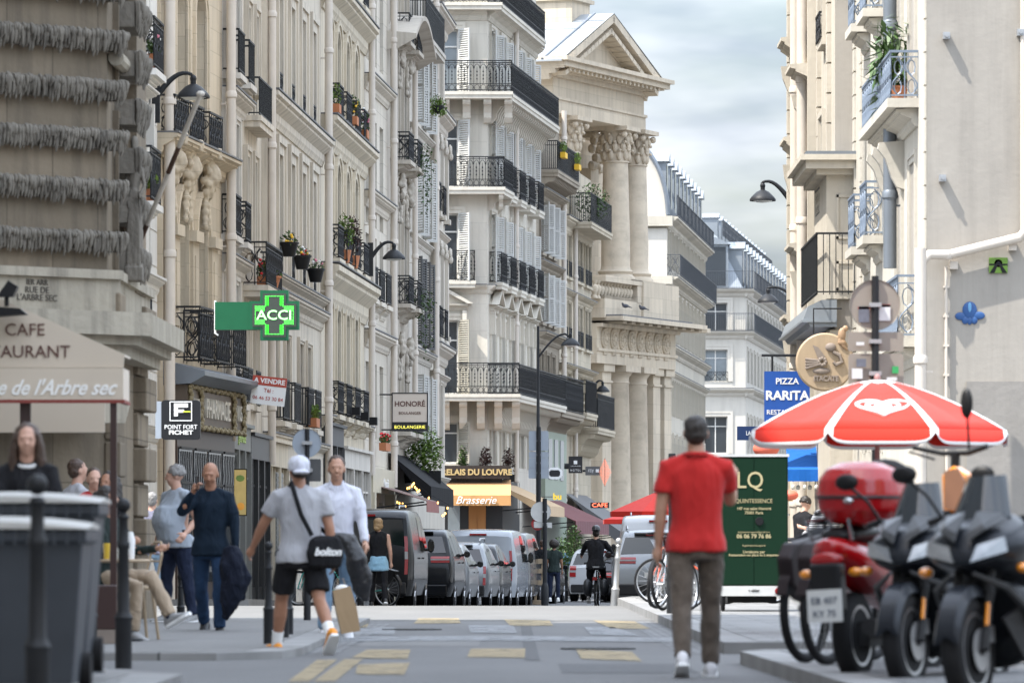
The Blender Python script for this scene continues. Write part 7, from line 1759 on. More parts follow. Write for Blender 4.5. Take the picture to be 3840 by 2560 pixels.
b=MB();b.loft([ering((-.16,.19,z),rx,ry,16,3) for z,rx,ry in((.74,.09,.03),(.76,.15,.055),(.88,.17,.06),(.99,.14,.045),(1.02,.1,.02))]);grow(b,'bag_body',M['blackcl'],bag,.014,3,disp=.008,dscale=.1)
b=MB();b.tube([(-.04,.19,1.02),(.05,.165,1.2),(.1,.14,1.38),(.1,.05,1.475),(.09,-.08,1.42),(-.08,-.15,1.2),(-.26,.0,1.02),(-.3,.15,1.0)],.02,6);b.build('strap',M['blackcl'],bag,smooth=True)
text('bolton','lettering',.09,M['white'],bag,(-.16,.258,.88),rot=(R(90),0,PI),depth=.003,shear=.3,bold=.004)
# man in white shirt facing the camera with a kraft bag
t,i_=person('man in a white shirt and light blue jeans walking towards the camera',1262,0,52.7,.05,1.8,skin='mid',top=M['whiteshirt'],bot=M['jeans_l'],shoe='white_sh',hair=M['hair_br'],hairstyle='short',build=1.02,sleeve='long',arms=((0,10,22),(14,12,20)),legs=((14,10),(-10,10)),vox=.009,toplen=-.02)
q=MB()
for s in(-1,1):q.add([(s*.02,-.085,1.41),(s*.075,-.07,1.44),(s*.07,-.02,1.52),(s*.055,-.06,1.5)],[(0,1,2,3)])
q.build('collar',M['whiteshirt'],t).modifiers.new('s','SOLIDIFY').thickness=.006
c=t.location+V((.36,-.42,.0));kb=thing('paper_bag','brown kraft paper bag with white tissue carried at knee height','bag',V((1318-1920,0,0))*(48.5/F)+V((0,48.5,.12)),.15)
b=MB();b.loft([[(-.11,-.05,.0),(.09,-.05,.0),(.09,.06,.0),(-.11,.06,.0)],[(-.13,-.06,.22),(.09,-.06,.22),(.09,.06,.22),(-.13,.06,.22)],[(-.13,-.055,.42),(.06,-.06,.44),(.06,.06,.43),(-.13,.05,.42)]]);kb.rotation_euler=(0,R(-9),.15);kb.scale=(.85,.85,.95);b.build('bag_body',cloth('kraft_paper',(.36,.25,.145),.03,.15,3,.7),kb)
b=MB();b.ell((-.035,0,.43),(.075,.04,.035),10,6);b.build('tissue',M['white'],kb,smooth=True);b=MB();b.tube([(-.08,0,.42),(-.06,0,.52),(.0,0,.52),(.02,0,.42)],.005,5);b.build('handle',M['lightwood'],kb)
jk=thing('jacket','black leather jacket hanging over the arm of the man in the white shirt','jacket',P(1330,2060,52.2));b=MB();b.tube([(-.22,0,.12),(-.05,-.02,.08),(.02,-.05,-.1),(.06,0,-.38),(.1,0,-.5)],[.06,.09,.11,.08,.03],12);b.tube([(.0,-.04,0),(.12,-.05,-.25),(.1,-.02,-.5)],[.07,.06,.04],10);grow(b,'jacket_body',mat('black_leather',(.012,.012,.014),.35,bump=.5,bs=14),jk,.016,3,disp=.018,dscale=.09)
# bald man in navy with phone
t,i_=person('bald man in a dark navy shirt and blue jeans with a phone at his ear',790,0,53.8,-.12,1.76,skin='tan',top=M['navy'],bot=M['jeans_d'],shoe='black_sh',sole='pure_black',build=1.02,sleeve='long',arms=((58,14,104,-38),(4,12,12)),legs=((-12,22),(14,8)),vox=.009,base=.0,head=(0,14),crl=(48,30),toplen=.02)
b=MB();hd=i_['wr0'];b.box(hd.x-.005,hd.y-.035,hd.z-.06,hd.x+.01,hd.y+.035,hd.z+.08);ph=b.build('phone_tmp',M['black'],t);ph.name='phone'
jk=thing('jacket','dark navy jacket carried low by the bald man','jacket',P(872,2150,53.4));jk.scale=(.8,.8,.9);b=MB();b.tube([(-.03,0,.3),(0,0,.12),(.03,0,-.12),(-.05,0,-.34),(-.1,0,-.5)],[.09,.16,.17,.12,.03],14);b.tube([(.05,-.03,.2),(.17,0,-.05),(.12,0,-.3)],[.06,.07,.03],10);grow(b,'jacket_body',cloth('dark_navy_cotton',(.008,.011,.022),sc=9,bump=.8),jk,.018,3,disp=.025,dscale=.1)
# heavy man with grey curly hair
t,i_=person('stout man with curly grey hair in a pale grey t-shirt standing by the pavement cafe',662,0,60.5,-.95,1.78,skin='fair',top=M['paleshirt'],bot=M['navytr'],shoe='grey_sh',hair=M['hair_gr'],hairstyle='curly',build=1.18,belly=.10,sleeve='short',arms=((0,14,20),(-12,24,62)),legs=((4,4),(-6,2)),abd=(6,6),vox=.01,base=.055,head=(-35,4))
q=MB();q.lathe([(.19,.985),(.2,1.0),(.2,1.03),(.19,1.035)],n=24,sy=.72);q.build('belt',M['black_sh'],t,smooth=True)
# man in violet grey jacket
person('grey haired man in a violet grey bomber jacket walking away behind the stout man',570,0,79,PI-.15,1.74,skin='fair',top=M['lilac'],bot=M['jeans_l'],shoe='white_sh',hair=M['hair_gr'],hairstyle='short',build=1.06,sleeve='long',arms=((8,8,12),(-8,10,10)),legs=((10,6),(-10,14)),vox=.013,disp=.012)
# woman walking away
t,i_=person('woman with short blonde hair, sleeveless black top and pale blue sweatshirt at her waist',1418,0,98.5,PI+.1,1.64,skin='fair',top=M['blackcl'],bot=M['blackcl'],shoe='black_sh',hair=M['hair_bl'],hairstyle='bob',build=1.02,sleeve='none',arms=((-6,10,14),(8,14,30)),legs=((-16,10),(16,10)),vox=.014)
q=MB();q.loft([ering((0,.02,z),rx,ry) for z,rx,ry in((.70,.2,.14),(.72,.215,.16),(.85,.2,.15),(.98,.16,.12),(1.0,.15,.11))]);grow(q,'sweatshirt',M['lblue'],t,.018,4,disp=.012,dscale=.1)
# seated group at the cafe
def chair(label,x,d,rz):
 t=thing('cafe_chair',label,'chair',((x-1920)/F*d,d,.065),rz,'cafe chairs');b=MB();b.lathe([(0,.44),(.2,.44),(.21,.46),(.2,.48),(0,.48)],n=16);b.build('seat',M['lightwood'],t,smooth=True)
 for sx in(-1,1):
  for sy in(-1,1):b=MB();b.tube([(sx*.15,sy*.15,.45),(sx*.19,sy*.2,0)],.014,6);b.build('leg',M['lightwood'],t)
 b=MB();b.tube([(-.18,.17,.44),(-.18,.23,.75),(-.1,.25,.87),(.1,.25,.87),(.18,.23,.75),(.18,.17,.44)],.013,6);b.tube([(-.18,.22,.7),(.18,.22,.7)],.01,5);b.build('backrest',M['lightwood'],t)
def seated(label,px,d,rz,top,bot,skin,hair,hs,sleeve='short',arms=((40,8,60),(40,8,60)),legs=((85,85),(85,85)),short=False,shoe='white_sh',H=1.7,sock=None,head=(0,10)):
 t,i=person(label,px,0,d,rz,H,base=.065,top=top,bot=bot,skin=skin,hair=hair,hairstyle=hs,sleeve=sleeve,arms=arms,legs=legs,seated=True,short=short,shoe=shoe,vox=.012,sock=sock,head=head,group='people seated at the cafe table');t.location.z+=(.5-.86)*t.scale[0];return t,i
chair('round wooden cafe chair at the right of the table',492,47.9,R(-70));chair('round wooden cafe chair at the left of the table',330,49.4,R(95));chair('round wooden cafe chair behind the table',400,50.8,0)
M['dkgreen']=cl('dark_green_jacket',(.02,.03,.028));M['redtop']=cl('red_top',(.4,.03,.03));M['beige_tr']=cl('beige_trousers',(.36,.28,.2));M['denim_sh']=cl('denim_shorts',(.08,.16,.26))
seated('seated woman in a dark green jacket with crossed legs at the cafe table',398,47.6,R(60),M['dkgreen'],M['beige_tr'],'mid',M['hair_dk'],'long','long',legs=((80,88),(92,62)),shoe='grey_sh',arms=((35,10,70),(35,10,60)),sock=M['navytr'])
person('woman in a red top standing behind the cafe table, hair tied back',352,0,56,.2,1.66,base=.06,top=M['redtop'],bot=M['denim_sh'],hair=M['hair_br'],hairstyle='short',vox=.013,short=True,group='people standing behind the cafe table')
person('dark haired person in black standing at the maroon awning post',408,0,54.5,-.5,1.6,base=.06,skin='tan',sleeve='long',top=M['blackcl'],bot=M['navytr'],hair=M['hair_dk'],hairstyle='long',vox=.013,group='people standing behind the cafe table',arms=((20,8,70),(40,8,60)))
person('young man in a pale t-shirt turned towards the wall behind the grey bins',288,0,57.5,R(120),1.78,base=.06,top=M['greytee'],bot=M['navytr'],hair=M['hair_br'],hairstyle='short',vox=.013,group='people standing behind the cafe table')
t=thing('cafe_table','small round wooden cafe table with glasses behind the black bollard','table',((450-1920)/F*46.9,46.9,.065));b=MB();b.lathe([(0,.69),(.26,.69),(.27,.705),(.26,.72),(0,.72)],n=24);b.build('table_top',M['lightwood'],t,smooth=True,angle=40);b=MB();b.tube([(0,0,.03),(0,0,.69)],.025,8);b.lathe([(0,0),(.2,0),(.2,.02),(.04,.05)],n=16);b.build('leg',M['iron'],t)
for x,l,m,h,r in((400,'glass of yellow beer on the cafe table','beer',.14,.032),(438,'clear empty glass on the cafe table','lamp_glass',.12,.03),(490,'white carafe bottle on the cafe table','white',.24,.04)):
 if m=='beer':M['beer']=mat('yellow_beer',(.6,.4,.03),.1,coat=1)
 p=thing('drink',l,'drink',((x-1920)/F*46.8,46.8,.785));b=MB();b.lathe([(0,0),(r*.8,0),(r,h*.7),(r*(.5 if m=='white' else 1),h),(0,h)],n=14);b.build('vessel',M[m],p,smooth=True,angle=50)
 # woman behind the bins
t,i_=person('young woman with long brown hair in a black top standing behind the grey bins',105,0,34.2,.05,1.53,skin='fair',top=M['blackcl'],bot=M['blackcl'],hair=M['hair_br'],hairstyle='long',build=.98,sleeve='long',arms=((20,8,40),(20,8,40)),vox=.0085,base=.12,X=-3.11)
q=MB();q.tube([(.066*math.cos(a),-.012+.062*math.sin(a),1.465-.02*math.sin(a)*-1) for a in[2*PI*j/16 for j in range(16)]],.014,6,closed=True);q.build('white_collar',M['white'],t,smooth=True)
# distant walkers
person('person with dark hair seen behind the parked cars by the shrubs',2034,0,147,PI,1.66,skin='tan',top=M['blackcl'],bot=M['navytr'],hair=M['hair_br'],hairstyle='short',vox=.022,base=.1)
person('person with a round afro and dark clothes behind the beige grey car',2078,0,145,PI,1.62,skin='dark',top=M['dkgreen'],bot=M['navytr'],hair=M['hair_dk'],hairstyle='afro',vox=.022,base=.1)
person('person in a denim jacket far down the left pavement',2122,0,176,PI,1.7,skin='mid',top=M['denim_sh'],bot=M['navytr'],hair=M['hair_dk'],hairstyle='short',sleeve='long',vox=.025,base=.1)
t,i_=person('man with dark hair in a black t-shirt with a grey backpack beside the green trailer',3004,0,90,PI-.9,1.74,skin='fair',top=M['blackcl'],bot=M['jeans_l'],hair=M['hair_dk'],hairstyle='curly',vox=.014,base=.1,arms=((20,8,60),(20,8,60)),head=(0,24),lean=6)
b=MB();b.ell((0,0,0),(.15,.1,.21),12,8);p=thing('backpack','pale grey backpack worn by the man beside the green trailer','bag',P(3032,2030,89.6));grow(b,'pack',cl('pale_grey_nylon',(.4,.4,.42)),p,.015,2,disp=.01)
M['stripe_sh']=stripes('striped_shirt',(.45,.46,.48),(.07,.075,.09),9,'Z')
person('woman with tied dark hair in a striped shirt partly hidden by the red top case',3100,0,86,PI+.5,1.72,skin='fair',top=M['stripe_sh'],bot=M['navytr'],hair=M['hair_dk'],hairstyle='short',vox=.014,base=.1,arms=((20,14,80),(20,14,80)),sleeve='half')
# ---------------------------------------------------------------- cycles and scooters
def wheel_mb(r,tyre=.02,spokes=20,rimc=1,n=40):
 b=MB();ring=[(0,r*math.cos(2*PI*i/n),r*math.sin(2*PI*i/n)) for i in range(n)]
 b.tube([(0,y*(r-tyre)/r,z*(r-tyre)/r) for _,y,z in ring],tyre,8,0,closed=True)
 return b
def cyc_wheel(parent,c,r,tyre=.02,rim='steel',spokes=20,tw=1):
 b=wheel_mb(r,tyre);o=b.build('wheel',M['rubber'],parent,smooth=True,loc=c)
 b=MB();n=40;rr=r-tyre*1.9
 b.tube([(0,rr*math.cos(2*PI*i/n),rr*math.sin(2*PI*i/n)) for i in range(n)],.011,6,closed=True)
 b.build('rim',M[rim],o,smooth=True);b=MB()
 for i in range(spokes):a=2*PI*i/spokes;b.tube([(.02*(-1)**i,0,0),(0,rr*math.cos(a),rr*math.sin(a))],.0022,3)
 b.lathe([(.02,-.04),(.02,.04)],(0,0,0),8,axis='x');b.build('spokes',M['steel'],o,fix=False);return o
def bicycle(label,x,d,rz,frame='black',z=None,rear=True,bags=False,fender=None,rim='steel',group='bicycles',tyre=.022,r=.34,lean=0,base=.1,name='bicycle',box=None,chunky=False):
 t=thing(name,label,'bicycle',((x-1920)/F*d,d,zg(d)+base),rz,group);t.rotation_euler=(0,R(lean),rz)
 cyc_wheel(t,(0,0,r),r,tyre,rim);cyc_wheel(t,(0,1.08,r),r,tyre,rim)
 fr_=.03 if chunky else .017;b=MB();bb=(0,.43,.30);st=(0,.32,.82);hd=(0,.92,.82);hl=(0,.96,.66)
 for p in((bb,st),(st if not chunky else(0,.38,.55),hd),(bb,hl)):b.tube(list(p),fr_,8)
 for sx in(-1,1):b.tube([(sx*.05,0,r),bb],.01,6);b.tube([(sx*.05,0,r),(0,.33,.72)],.009,6);b.tube([hl,(sx*.055,.98,.6),(sx*.055,1.08,r)],.012,6)
 b.build('frame',M[frame],t,smooth=True)
 b=MB();b.tube([hl,(0,.9,.98)],.014,8);b.tube([(-.3,.8,1.0),(-.2,.88,1.02),(.2,.88,1.02),(.3,.8,1.0)],.013,8);b.build('handlebar',M['black'],t,smooth=True)
 for sx in(-1,1):b=MB();b.tube([(sx*.31,.79,1.0),(sx*.21,.865,1.02)],.018,8);b.build('grip',M['rubber'],t)
 b=MB();b.tube([st,(0,.3,.93)],.013,6);b.ell((0,.29,.95),(.07,.13,.03),12,6);b.build('saddle',M['black'],t,smooth=True)
 b=MB();b.lathe([(.02,-.03),(.09,-.02),(.09,0)],(0,bb[1],bb[2]),16,axis='x');b.tube([(.05,bb[1],bb[2]),(.06,bb[1]+.1,bb[2]-.13)],.009,5);b.tube([(-.05,bb[1],bb[2]),(-.06,bb[1]-.1,bb[2]+.13)],.009,5);b.box(.03,bb[1]+.05,bb[2]-.145,.13,bb[1]+.14,bb[2]-.125);b.box(-.13,bb[1]-.14,bb[2]+.125,-.03,bb[1]-.05,bb[2]+.145);b.build('crankset',M['steel'],t)
 if fender:
  for yc,a0,a1 in((0,-.2,2.9),(1.08,.5,3.0)):
   b=MB();rg=[]
   for i in range(13):
    a=a0+(a1-a0)*i/12;rr=r+.025;y,z_=yc-rr*math.cos(a)*(1 if yc==0 else-1)*-1,r+rr*math.sin(a);rg.append([(-.04,y,z_),(.04,y,z_),(.035,y,z_+.012),(-.035,y,z_+.012)])
   b.loft(rg);b.build('mudguard',M[fender],t)
 return t
M['lime_grey']=mat('dark_plum_plastic',(.022,.015,.016),.5,spec=.2);M['orange_fr']=mat('orange_red_frame',(.7,.1,.03),.35,coat=.5);M['teal']=mat('teal_plastic',(.03,.32,.28),.4);M['cgreen']=mat('dark_green_paint',(.004,.022,.010),.5,spec=.15,var=.06)
# cyclist
bk=bicycle('black bicycle with two rear pannier bags ridden down the middle of the street',2234,120,-.08,'black',base=.0,r=.34,name='bicycle',group=None)
for sx in(-1,1):
 b=MB();b.ell((0,0,0),(.11,.19,.2),12,8);o=grow(b,'pannier',mat('black_pannier',(.02,.022,.025),.5),bk,.018,3,disp=.01);o.location=(sx*.19,.02,.46)
b=MB();b.box(-.06,-.35,.68,.06,.2,.7);b.box(-.05,-.37,.62,.05,-.35,.69,1);b.build('rack',[M['black'],M['lamp_red']],bk)
t,i_=person('cyclist in a black jacket with a grey reflective hem and dark helmet riding away',2234,0,120.3,PI-.08,1.72,top=M['blackcl'],bot=M['blackcl'],skin='mid',hair=M['hair_dk'],hairstyle='short',sleeve='long',seated=True,legs=((62,60),(28,42)),abd=(6,6),arms=((52,22,14),(52,22,14)),lean=12,vox=.014,disp=.014,shoe='grey_sh',build=1.12,toplen=.05)
t.location.z+=.08
b=MB();b.ell((0,-.11,1.74),(.1,.13,.08),14,8);b.ell((0,-.1,1.71),(.105,.135,.05),14,8);grow(b,'helmet',mat('dark_helmet',(.02,.02,.024),.3),t,.012,2)
b=MB();b.lathe([(.212,.835),(.225,.84),(.225,.865),(.212,.87)],(0,.01,0),24,sy=.75);b.build('reflective_hem',mat('grey_reflective',(.33,.34,.34),.5),t,smooth=True)
# bicycles parked on the right
bicycle('bicycle with silver rims and orange frame parked behind the man in red',2445,74,-.25,'orange_fr',lean=4,group='bicycles parked on the right pavement')
bicycle('grey city bicycle with silver rims leaning beside the dark bollard',2486,69,-.38,'steel',lean=-6,group='bicycles parked on the right pavement')
bicycle('black bicycle low behind the silver rimmed ones',2462,71.5,-.5,'black',lean=8,group='bicycles parked on the right pavement')
for k,(x,d) in enumerate(((2720,78),(2800,80),(2900,79))):bicycle(['dark bicycle seen under the left of the green trailer','red framed bicycle seen under the middle of the green trailer','dark bicycle seen under the right of the green trailer'][k],x,d,[1.2,1.4,-1.3][k],['black','orange_fr','black'][k],group='bicycles parked on the right pavement')
t=bicycle('bicycle share cycle with a red 75 euro plate and teal frame beside the black van',1452,103,.9,'teal',fender='black',chunky=True,base=.0,group='share bicycles by the black van')
b=MB();b.prism([(-.05,.45),(.25,.45),(.3,.82),(-.25,.7)],-.07,.07,plane='yz');o=b.build('rear_cover',M['black'],t);b=MB();b.prism([(.02,.52),(.22,.6),(.2,.78),(0,.76)],.072,.078,plane='yz');b.build('red_plate',M['sticker_r'],o);text('75€','lettering',.09,M['white'],o,(.081,.11,.68),rot=(R(90),0,R(90)),depth=.002)
bicycle('teal share bicycle half hidden behind the man in the white shirt',1300,100,1.0,'teal',fender='black',chunky=True,base=.0,group='share bicycles by the black van')
# two rental bicycles, foreground right
for k,(x,d,rz,l) in enumerate(((3020,35.6,-.5,'dark plum rental bicycle, left one of the pair, with broad rear mudguard cover'),(3100,34.9,-.52,'dark plum rental bicycle, right one of the pair, its rear wheel turned to the camera'))):
 t=bicycle(l,x,d,rz,'lime_grey',fender='lime_grey',rim='black',chunky=True,base=.1,r=.36,tyre=.03,group='rental bicycles in the right foreground')
 b=MB();b.prism([(-.3,.52),(-.34,.7),(-.25,.8),(.3,.86),(.36,.5),(.1,.38),(-.1,.42)],-.055,.055,plane='yz');o=b.build('side_cover',M['lime_grey'],t,bevel=.02)
 for sx,rr in((-1,-90),(1,90)):text('Lime','lettering',.13,mat('faint_grey_print',(.10,.09,.09),.5),o,(sx*.058,-.02,.62),rot=(R(90),0,R(rr)),depth=.002)
 # green cargo trailer
d0=68;pL,pR=P(2560,1712,d0),P(2955,2195,d0);wT,hT=.5,pL.z-pR.z
xc=P(2827,0,d0).x;t=thing('cargo_trailer','tall dark green cargo bike box with two rear doors and gold lettering','cargo bike',(xc,d0,.1));z1,z0=pL.z-.1,pR.z-.1;W_=.435
b=MB();b.box(-W_,0,z0,W_,1.7,z1);bx_=b.build('box',M['cgreen'],t,bevel=.01)
b=MB();b.box(-W_-.015,-.02,z1+.001,W_+.015,1.72,z1+.035);b.box(-W_-.02,-.03,z0-.13,W_+.02,1.7,z0-.002);tr_=b.build('grey_trim',M['rim'],t)
for sx in(-1,1):b=MB();b.box(0.004 if sx>0 else-W_+.02,-.012,z0+.02,W_-.02 if sx>0 else-.004,-.001,z1-.02);dr=b.build('door',M['cgreen'],bx_);
b=MB();b.lathe([(0,-.03),(.05,-.03),(.055,-.012),(0,-.012)],(.07,0,(z0+z1)/2-.0),16,axis='y');b.build('lock',M['black'],dr)
M['gold2']=mat('pale_gold_print',(.42,.36,.2),.4)
def tt(s_,y,size,**k):return text(s_,'lettering',size,M['gold2'],bx_,((k.pop('dx',0)),-.016,P(0,y,d0).z-.1),depth=.002,**k)
tt('LQ',1802,.3,dx=-.05,sx=.9,bold=.001);tt('QUINTESSENCE',1878,.075,sx=.9);tt('147 rue saint Honoré',1906,.05,bold=.001);tt('75001 Paris',1922,.05,bold=.001);tt('laquintessenceparis@gmail.com',1994,.032);tt('06 06 79 76 86',2010,.072,bold=.002);tt('laquintessenceparis',2044,.038);tt('Livraisons par',2068,.05,bold=.001);tt('Restauration sur place ou à emporter',2080,.042,bold=.001)
b=MB();b.lathe([(0,-.05),(.045,-.045),(.05,-.03),(0,-.03)],(W_-.12,0,z0-.07),16,axis='y');b.build('tail_lamp',M['lamp_red'],tr_)
text('v okler','lettering',.05,M['black'],tr_,(.0,-.034,z0-.06),depth=.002,bold=.001)
for sx in(-1,1):cyc_wheel(t,(sx*(W_-.05),.25,.25),.25,.025,'black',12)
b=MB();b.box(-W_+.12,.5,z0-.22,W_-.12,1.5,z0-.14);b.build('chassis',M['iron'],t)
# ---- scooters
def blob(name,rings,m,parent,vox=.015,sm=4,extra=None):
 """rings: (y, z, rx, rz) ellipses along y"""
 b=MB();b.loft([[(rx*math.cos(2*PI*j/20),y,z+rz_*math.sin(2*PI*j/20)) for j in range(20)] for y,z,rx,rz_ in cat_rows(rings,5)])
 if extra:extra(b)
 return grow(b,name,m,parent,vox,sm)
def fat_wheel(parent,c,r,w_,rim='alloy',n=5):
 b=MB();b.lathe([(r*.66,-w_*.8),(r*.85,-w_),(r*.96,-w_*.75),(r,-w_*.3),(r,w_*.3),(r*.96,w_*.75),(r*.85,w_),(r*.66,w_*.8)],(0,0,0),40,axis='x');o=b.build('tyre',M['rubber'],parent,smooth=True,angle=50,loc=c)
 b=MB();b.lathe([(r*.56,-w_*.75),(r*.7,-w_*.85),(r*.7,-w_*.6),(r*.6,-w_*.4),(r*.6,w_*.4),(r*.7,w_*.6),(r*.7,w_*.85),(r*.56,w_*.75)],(0,0,0),36,axis='x')
 for i in range(n):a=2*PI*i/n;b.tube([(0,0,0),(0,r*.62*math.cos(a),r*.62*math.sin(a))],[.035,.02],6)
 b.lathe([(.0,-w_),(.05,-w_),(.05,w_),(0,w_)],(0,0,0),14,axis='x');b.build('rim',M[rim],o,smooth=True,angle=40);return o
M['sc_black']=mat('satin_black_scooter_paint',(.008,.009,.011),.3,coat=.15,spec=.2);M['sc_dark']=mat('dark_slate_scooter_paint',(.018,.021,.027),.35,.1,coat=.12,spec=.2);M['sc_grey']=mat('satin_grey_trim',(.045,.047,.05),.35,.2,spec=.3);M['sc_red']=mat('glossy_red_scooter_paint',(.36,.004,.007),.2,coat=.45,var=.05);M['headglass']=mat('headlamp_glass',(.28,.29,.30),.06,.3,coat=1,var=.6,vs=14);M['smoke']=mat('smoked_windscreen',(.02,.026,.032),.05,0,spec=.6);M['amber']=mat('amber_lamp',(.75,.25,.01),.2,coat=1)
def maxi(label,X,d,rz,steer=0,lean=6):
 """large three quarter scooter, front wheel towards -y"""
 t=thing('motor_scooter',label,'scooter',(X,d,.02),rz,'dark scooters in the right foreground');t.rotation_euler=(0,R(lean),rz)
 fat_wheel(t,(0,0,.29),.29,.06);fat_wheel(t,(0,1.5,.28),.28,.07)
 for sx in(-1,1):b=MB();b.lathe([(.07,-.003),(.115,-.003),(.115,.003),(.07,.003)],(sx*.075,0,.29),28,axis='x');b.box(sx*.06,.07,.33,sx*.1,.15,.42);b.build('brake_disc',M['alloy'],t)
 b=MB();b.tube([(-.2,.52,1.0),(-.16,.35,.9),(-.1,.1,.5),(-.09,.05,.34)],.006,5);b.tube([(.2,.52,1.0),(.14,.3,.85),(.1,.1,.5)],.006,5);b.build('cable',M['rubber'],t)
 b=MB();b.tube([(.2,.9,.25),(.22,1.3,.3),(.24,1.75,.42)],[.03,.05,.055],10);b.build('exhaust',M['steel'],t,smooth=True)
 for sx in(-1,1):b=MB();b.tube([(sx*.105,.02,.42),(sx*.105,.06,.54)],.012,6);b.build('fork_reflector',M['amber'],t)
 b=MB();rg=[]
 for i in range(13):
  a=-.1+2.3*i/12;y,z=-.33*math.cos(a+.35),.29+.34*math.sin(a+.35);rg.append([(-.075,y,z-.05),(-.05,y*1.02,z+.008),(.05,y*1.02,z+.008),(.075,y,z-.05),(.06,y,z-.05),(0,y,z-.008),(-.06,y,z-.05)])
 b.loft(rg);b.build('mudguard',M['sc_dark'],t,smooth=True,angle=40)
 b=MB()
 for sx in(-1,1):b.tube([(sx*.09,-.0,.29),(sx*.09,.18,.75)],.028,10);b.tube([(sx*.09,.0,.29),(sx*.06,.0,.29)],.03,8)
 b.build('fork',M['black'],t,smooth=True)
 # front fairing
 blob('front_fairing',[(-.02,.78,.03,.03),(.02,.80,.16,.07),(.08,.83,.23,.11),(.2,.84,.28,.15),(.35,.85,.28,.19),(.48,.8,.26,.24),(.6,.7,.2,.26)],M['sc_dark'],t,.014,4)
 blob('leg_shield',[(.3,.5,.2,.2),(.42,.45,.26,.26),(.6,.42,.25,.22),(.75,.35,.2,.12)],M['sc_black'],t,.016,4)
 for sx in(-1,1):
  b=MB();b.loft([[(sx*(.05+.0),.0,.76),(sx*.2,.07,.80),(sx*.19,.06,.86),(sx*.08,.01,.83)],[(sx*.05,-.035,.76),(sx*.235,.05,.81),(sx*.22,.055,.89),(sx*.08,.0,.85)]]);b.build('headlamp',M['headglass'],t)
  b=MB();b.loft([[(sx*.03,-.045,.86),(sx*.13,-.0,.93),(sx*.11,.02,.96),(sx*.03,-.01,.92)],[(sx*.03,.12,1.0),(sx*.2,.16,.98),(sx*.16,.2,1.02),(sx*.03,.15,1.04)]]);b.build('nose_panel',M['sc_grey'],t,bevel=.008)
  b=MB();b.tube([(sx*.06,-.03,.7),(sx*.2,.1,.62),(sx*.24,.3,.5),(sx*.2,.5,.3)],[.012,.022,.025,.015],6);b.build('trim_line',M['sc_grey'],t,smooth=True)
  b=MB();b.ell((sx*.28,.16,.72),(.04,.05,.03),10,6);b.build('indicator',M['amber'],t,smooth=True)
  b=MB();b.tube([(sx*.26,.42,1.0),(sx*.33,.36,1.14),(sx*.4,.3,1.22)],.01,6);b.ell((sx*.43,.29,1.26),(.075,.025,.05),12,8);b.build('mirror',M['black'],t,smooth=True)
  b=MB();b.tube([(sx*.1,.5,.98),(sx*.3,.5,1.02),(sx*.4,.56,1.0)],.018,8);b.tube([(sx*.28,.46,1.0),(sx*.38,.5,.98)],.007,5);b.build('handlebar',M['black'],t,smooth=True)
  b=MB();b.add([(sx*.17,.12,.45),(sx*.3,.55,.62),(sx*.27,.75,.3),(sx*.2,.4,.18)],[(0,1,2,3)]);o=b.build('side_panel',M['plastic_grey'],t);o.modifiers.new('s','SOLIDIFY').thickness=.02
 b=MB();rg=[]
 for i in range(8):q=i/7;w_=.19-.08*q;y=.2+.16*q;z=.93+.3*q;rg.append([(-w_,y+.06,z),(-w_*.6,y,z),(0,y-.02,z),(w_*.6,y,z),(w_,y+.06,z),(w_,y+.065,z),(0,y-.012,z),(-w_,y+.065,z)])
 b.loft(rg);b.build('windscreen',M['smoke'],t,smooth=True,angle=60)
 blob('rear_body',[(.72,.45,.14,.12),(.85,.55,.2,.2),(1.1,.62,.21,.22),(1.5,.72,.18,.17),(1.8,.8,.12,.1),(1.95,.84,.05,.04)],M['sc_black'],t,.018,3)
 blob('seat',[(.85,.78,.1,.05),(1.0,.82,.16,.07),(1.3,.84,.17,.07),(1.4,.9,.16,.08),(1.75,.93,.14,.06),(1.85,.92,.06,.03)],mat('black_vinyl_seat',(.02,.02,.02),.6),t,.016,3)
 b=MB();b.box(-.18,.75,.22,.18,1.2,.36);b.tube([(.18,1.2,.35),(.2,1.75,.45)],[.05,.065],10);b.build('engine',M['plastic_grey'],t)
 return t
k=24.5
maxi('dark scooter in the right foreground with its front wheel turned to the camera',(3405-1920)/F*31.5,31.5,-.42,lean=-3)
maxi('black scooter cut off by the right edge of the photo',(3640-1920)/F*28.5,28.5,-.45,lean=-3)
# red scooter seen from behind with top case
t=thing('motor_scooter','red scooter seen from behind with a big glossy red top case','scooter',((3200-1920)/F*33,33,.05));t.rotation_euler=(0,R(-3),-.42)
fat_wheel(t,(0,.05,.27),.27,.06);fat_wheel(t,(0,1.35,.27),.27,.055,'alloy')
blob('rear_body',[(-.35,.82,.04,.04),(-.28,.8,.12,.08),(-.1,.74,.18,.13),(.2,.68,.2,.17),(.55,.6,.17,.16),(.75,.5,.1,.1)],M['sc_red'],t,.014,3)
blob('seat',[(-.2,.88,.06,.03),(-.1,.9,.13,.05),(.3,.9,.15,.05),(.6,.84,.13,.05),(.7,.82,.05,.03)],M['black'],t,.015,3)
blob('leg_shield',[(1.0,.55,.12,.2),(1.1,.65,.22,.33),(1.2,.72,.2,.3),(1.3,.8,.08,.12)],M['sc_red'],t,.016,3)
b=MB();b.tube([(0,1.15,.95),(0,1.1,1.05)],.03,8);b.tube([(-.33,.98,1.02),(0,1.1,1.06),(.33,.98,1.02)],.018,8);b.build('handlebar',M['black'],t,smooth=True)
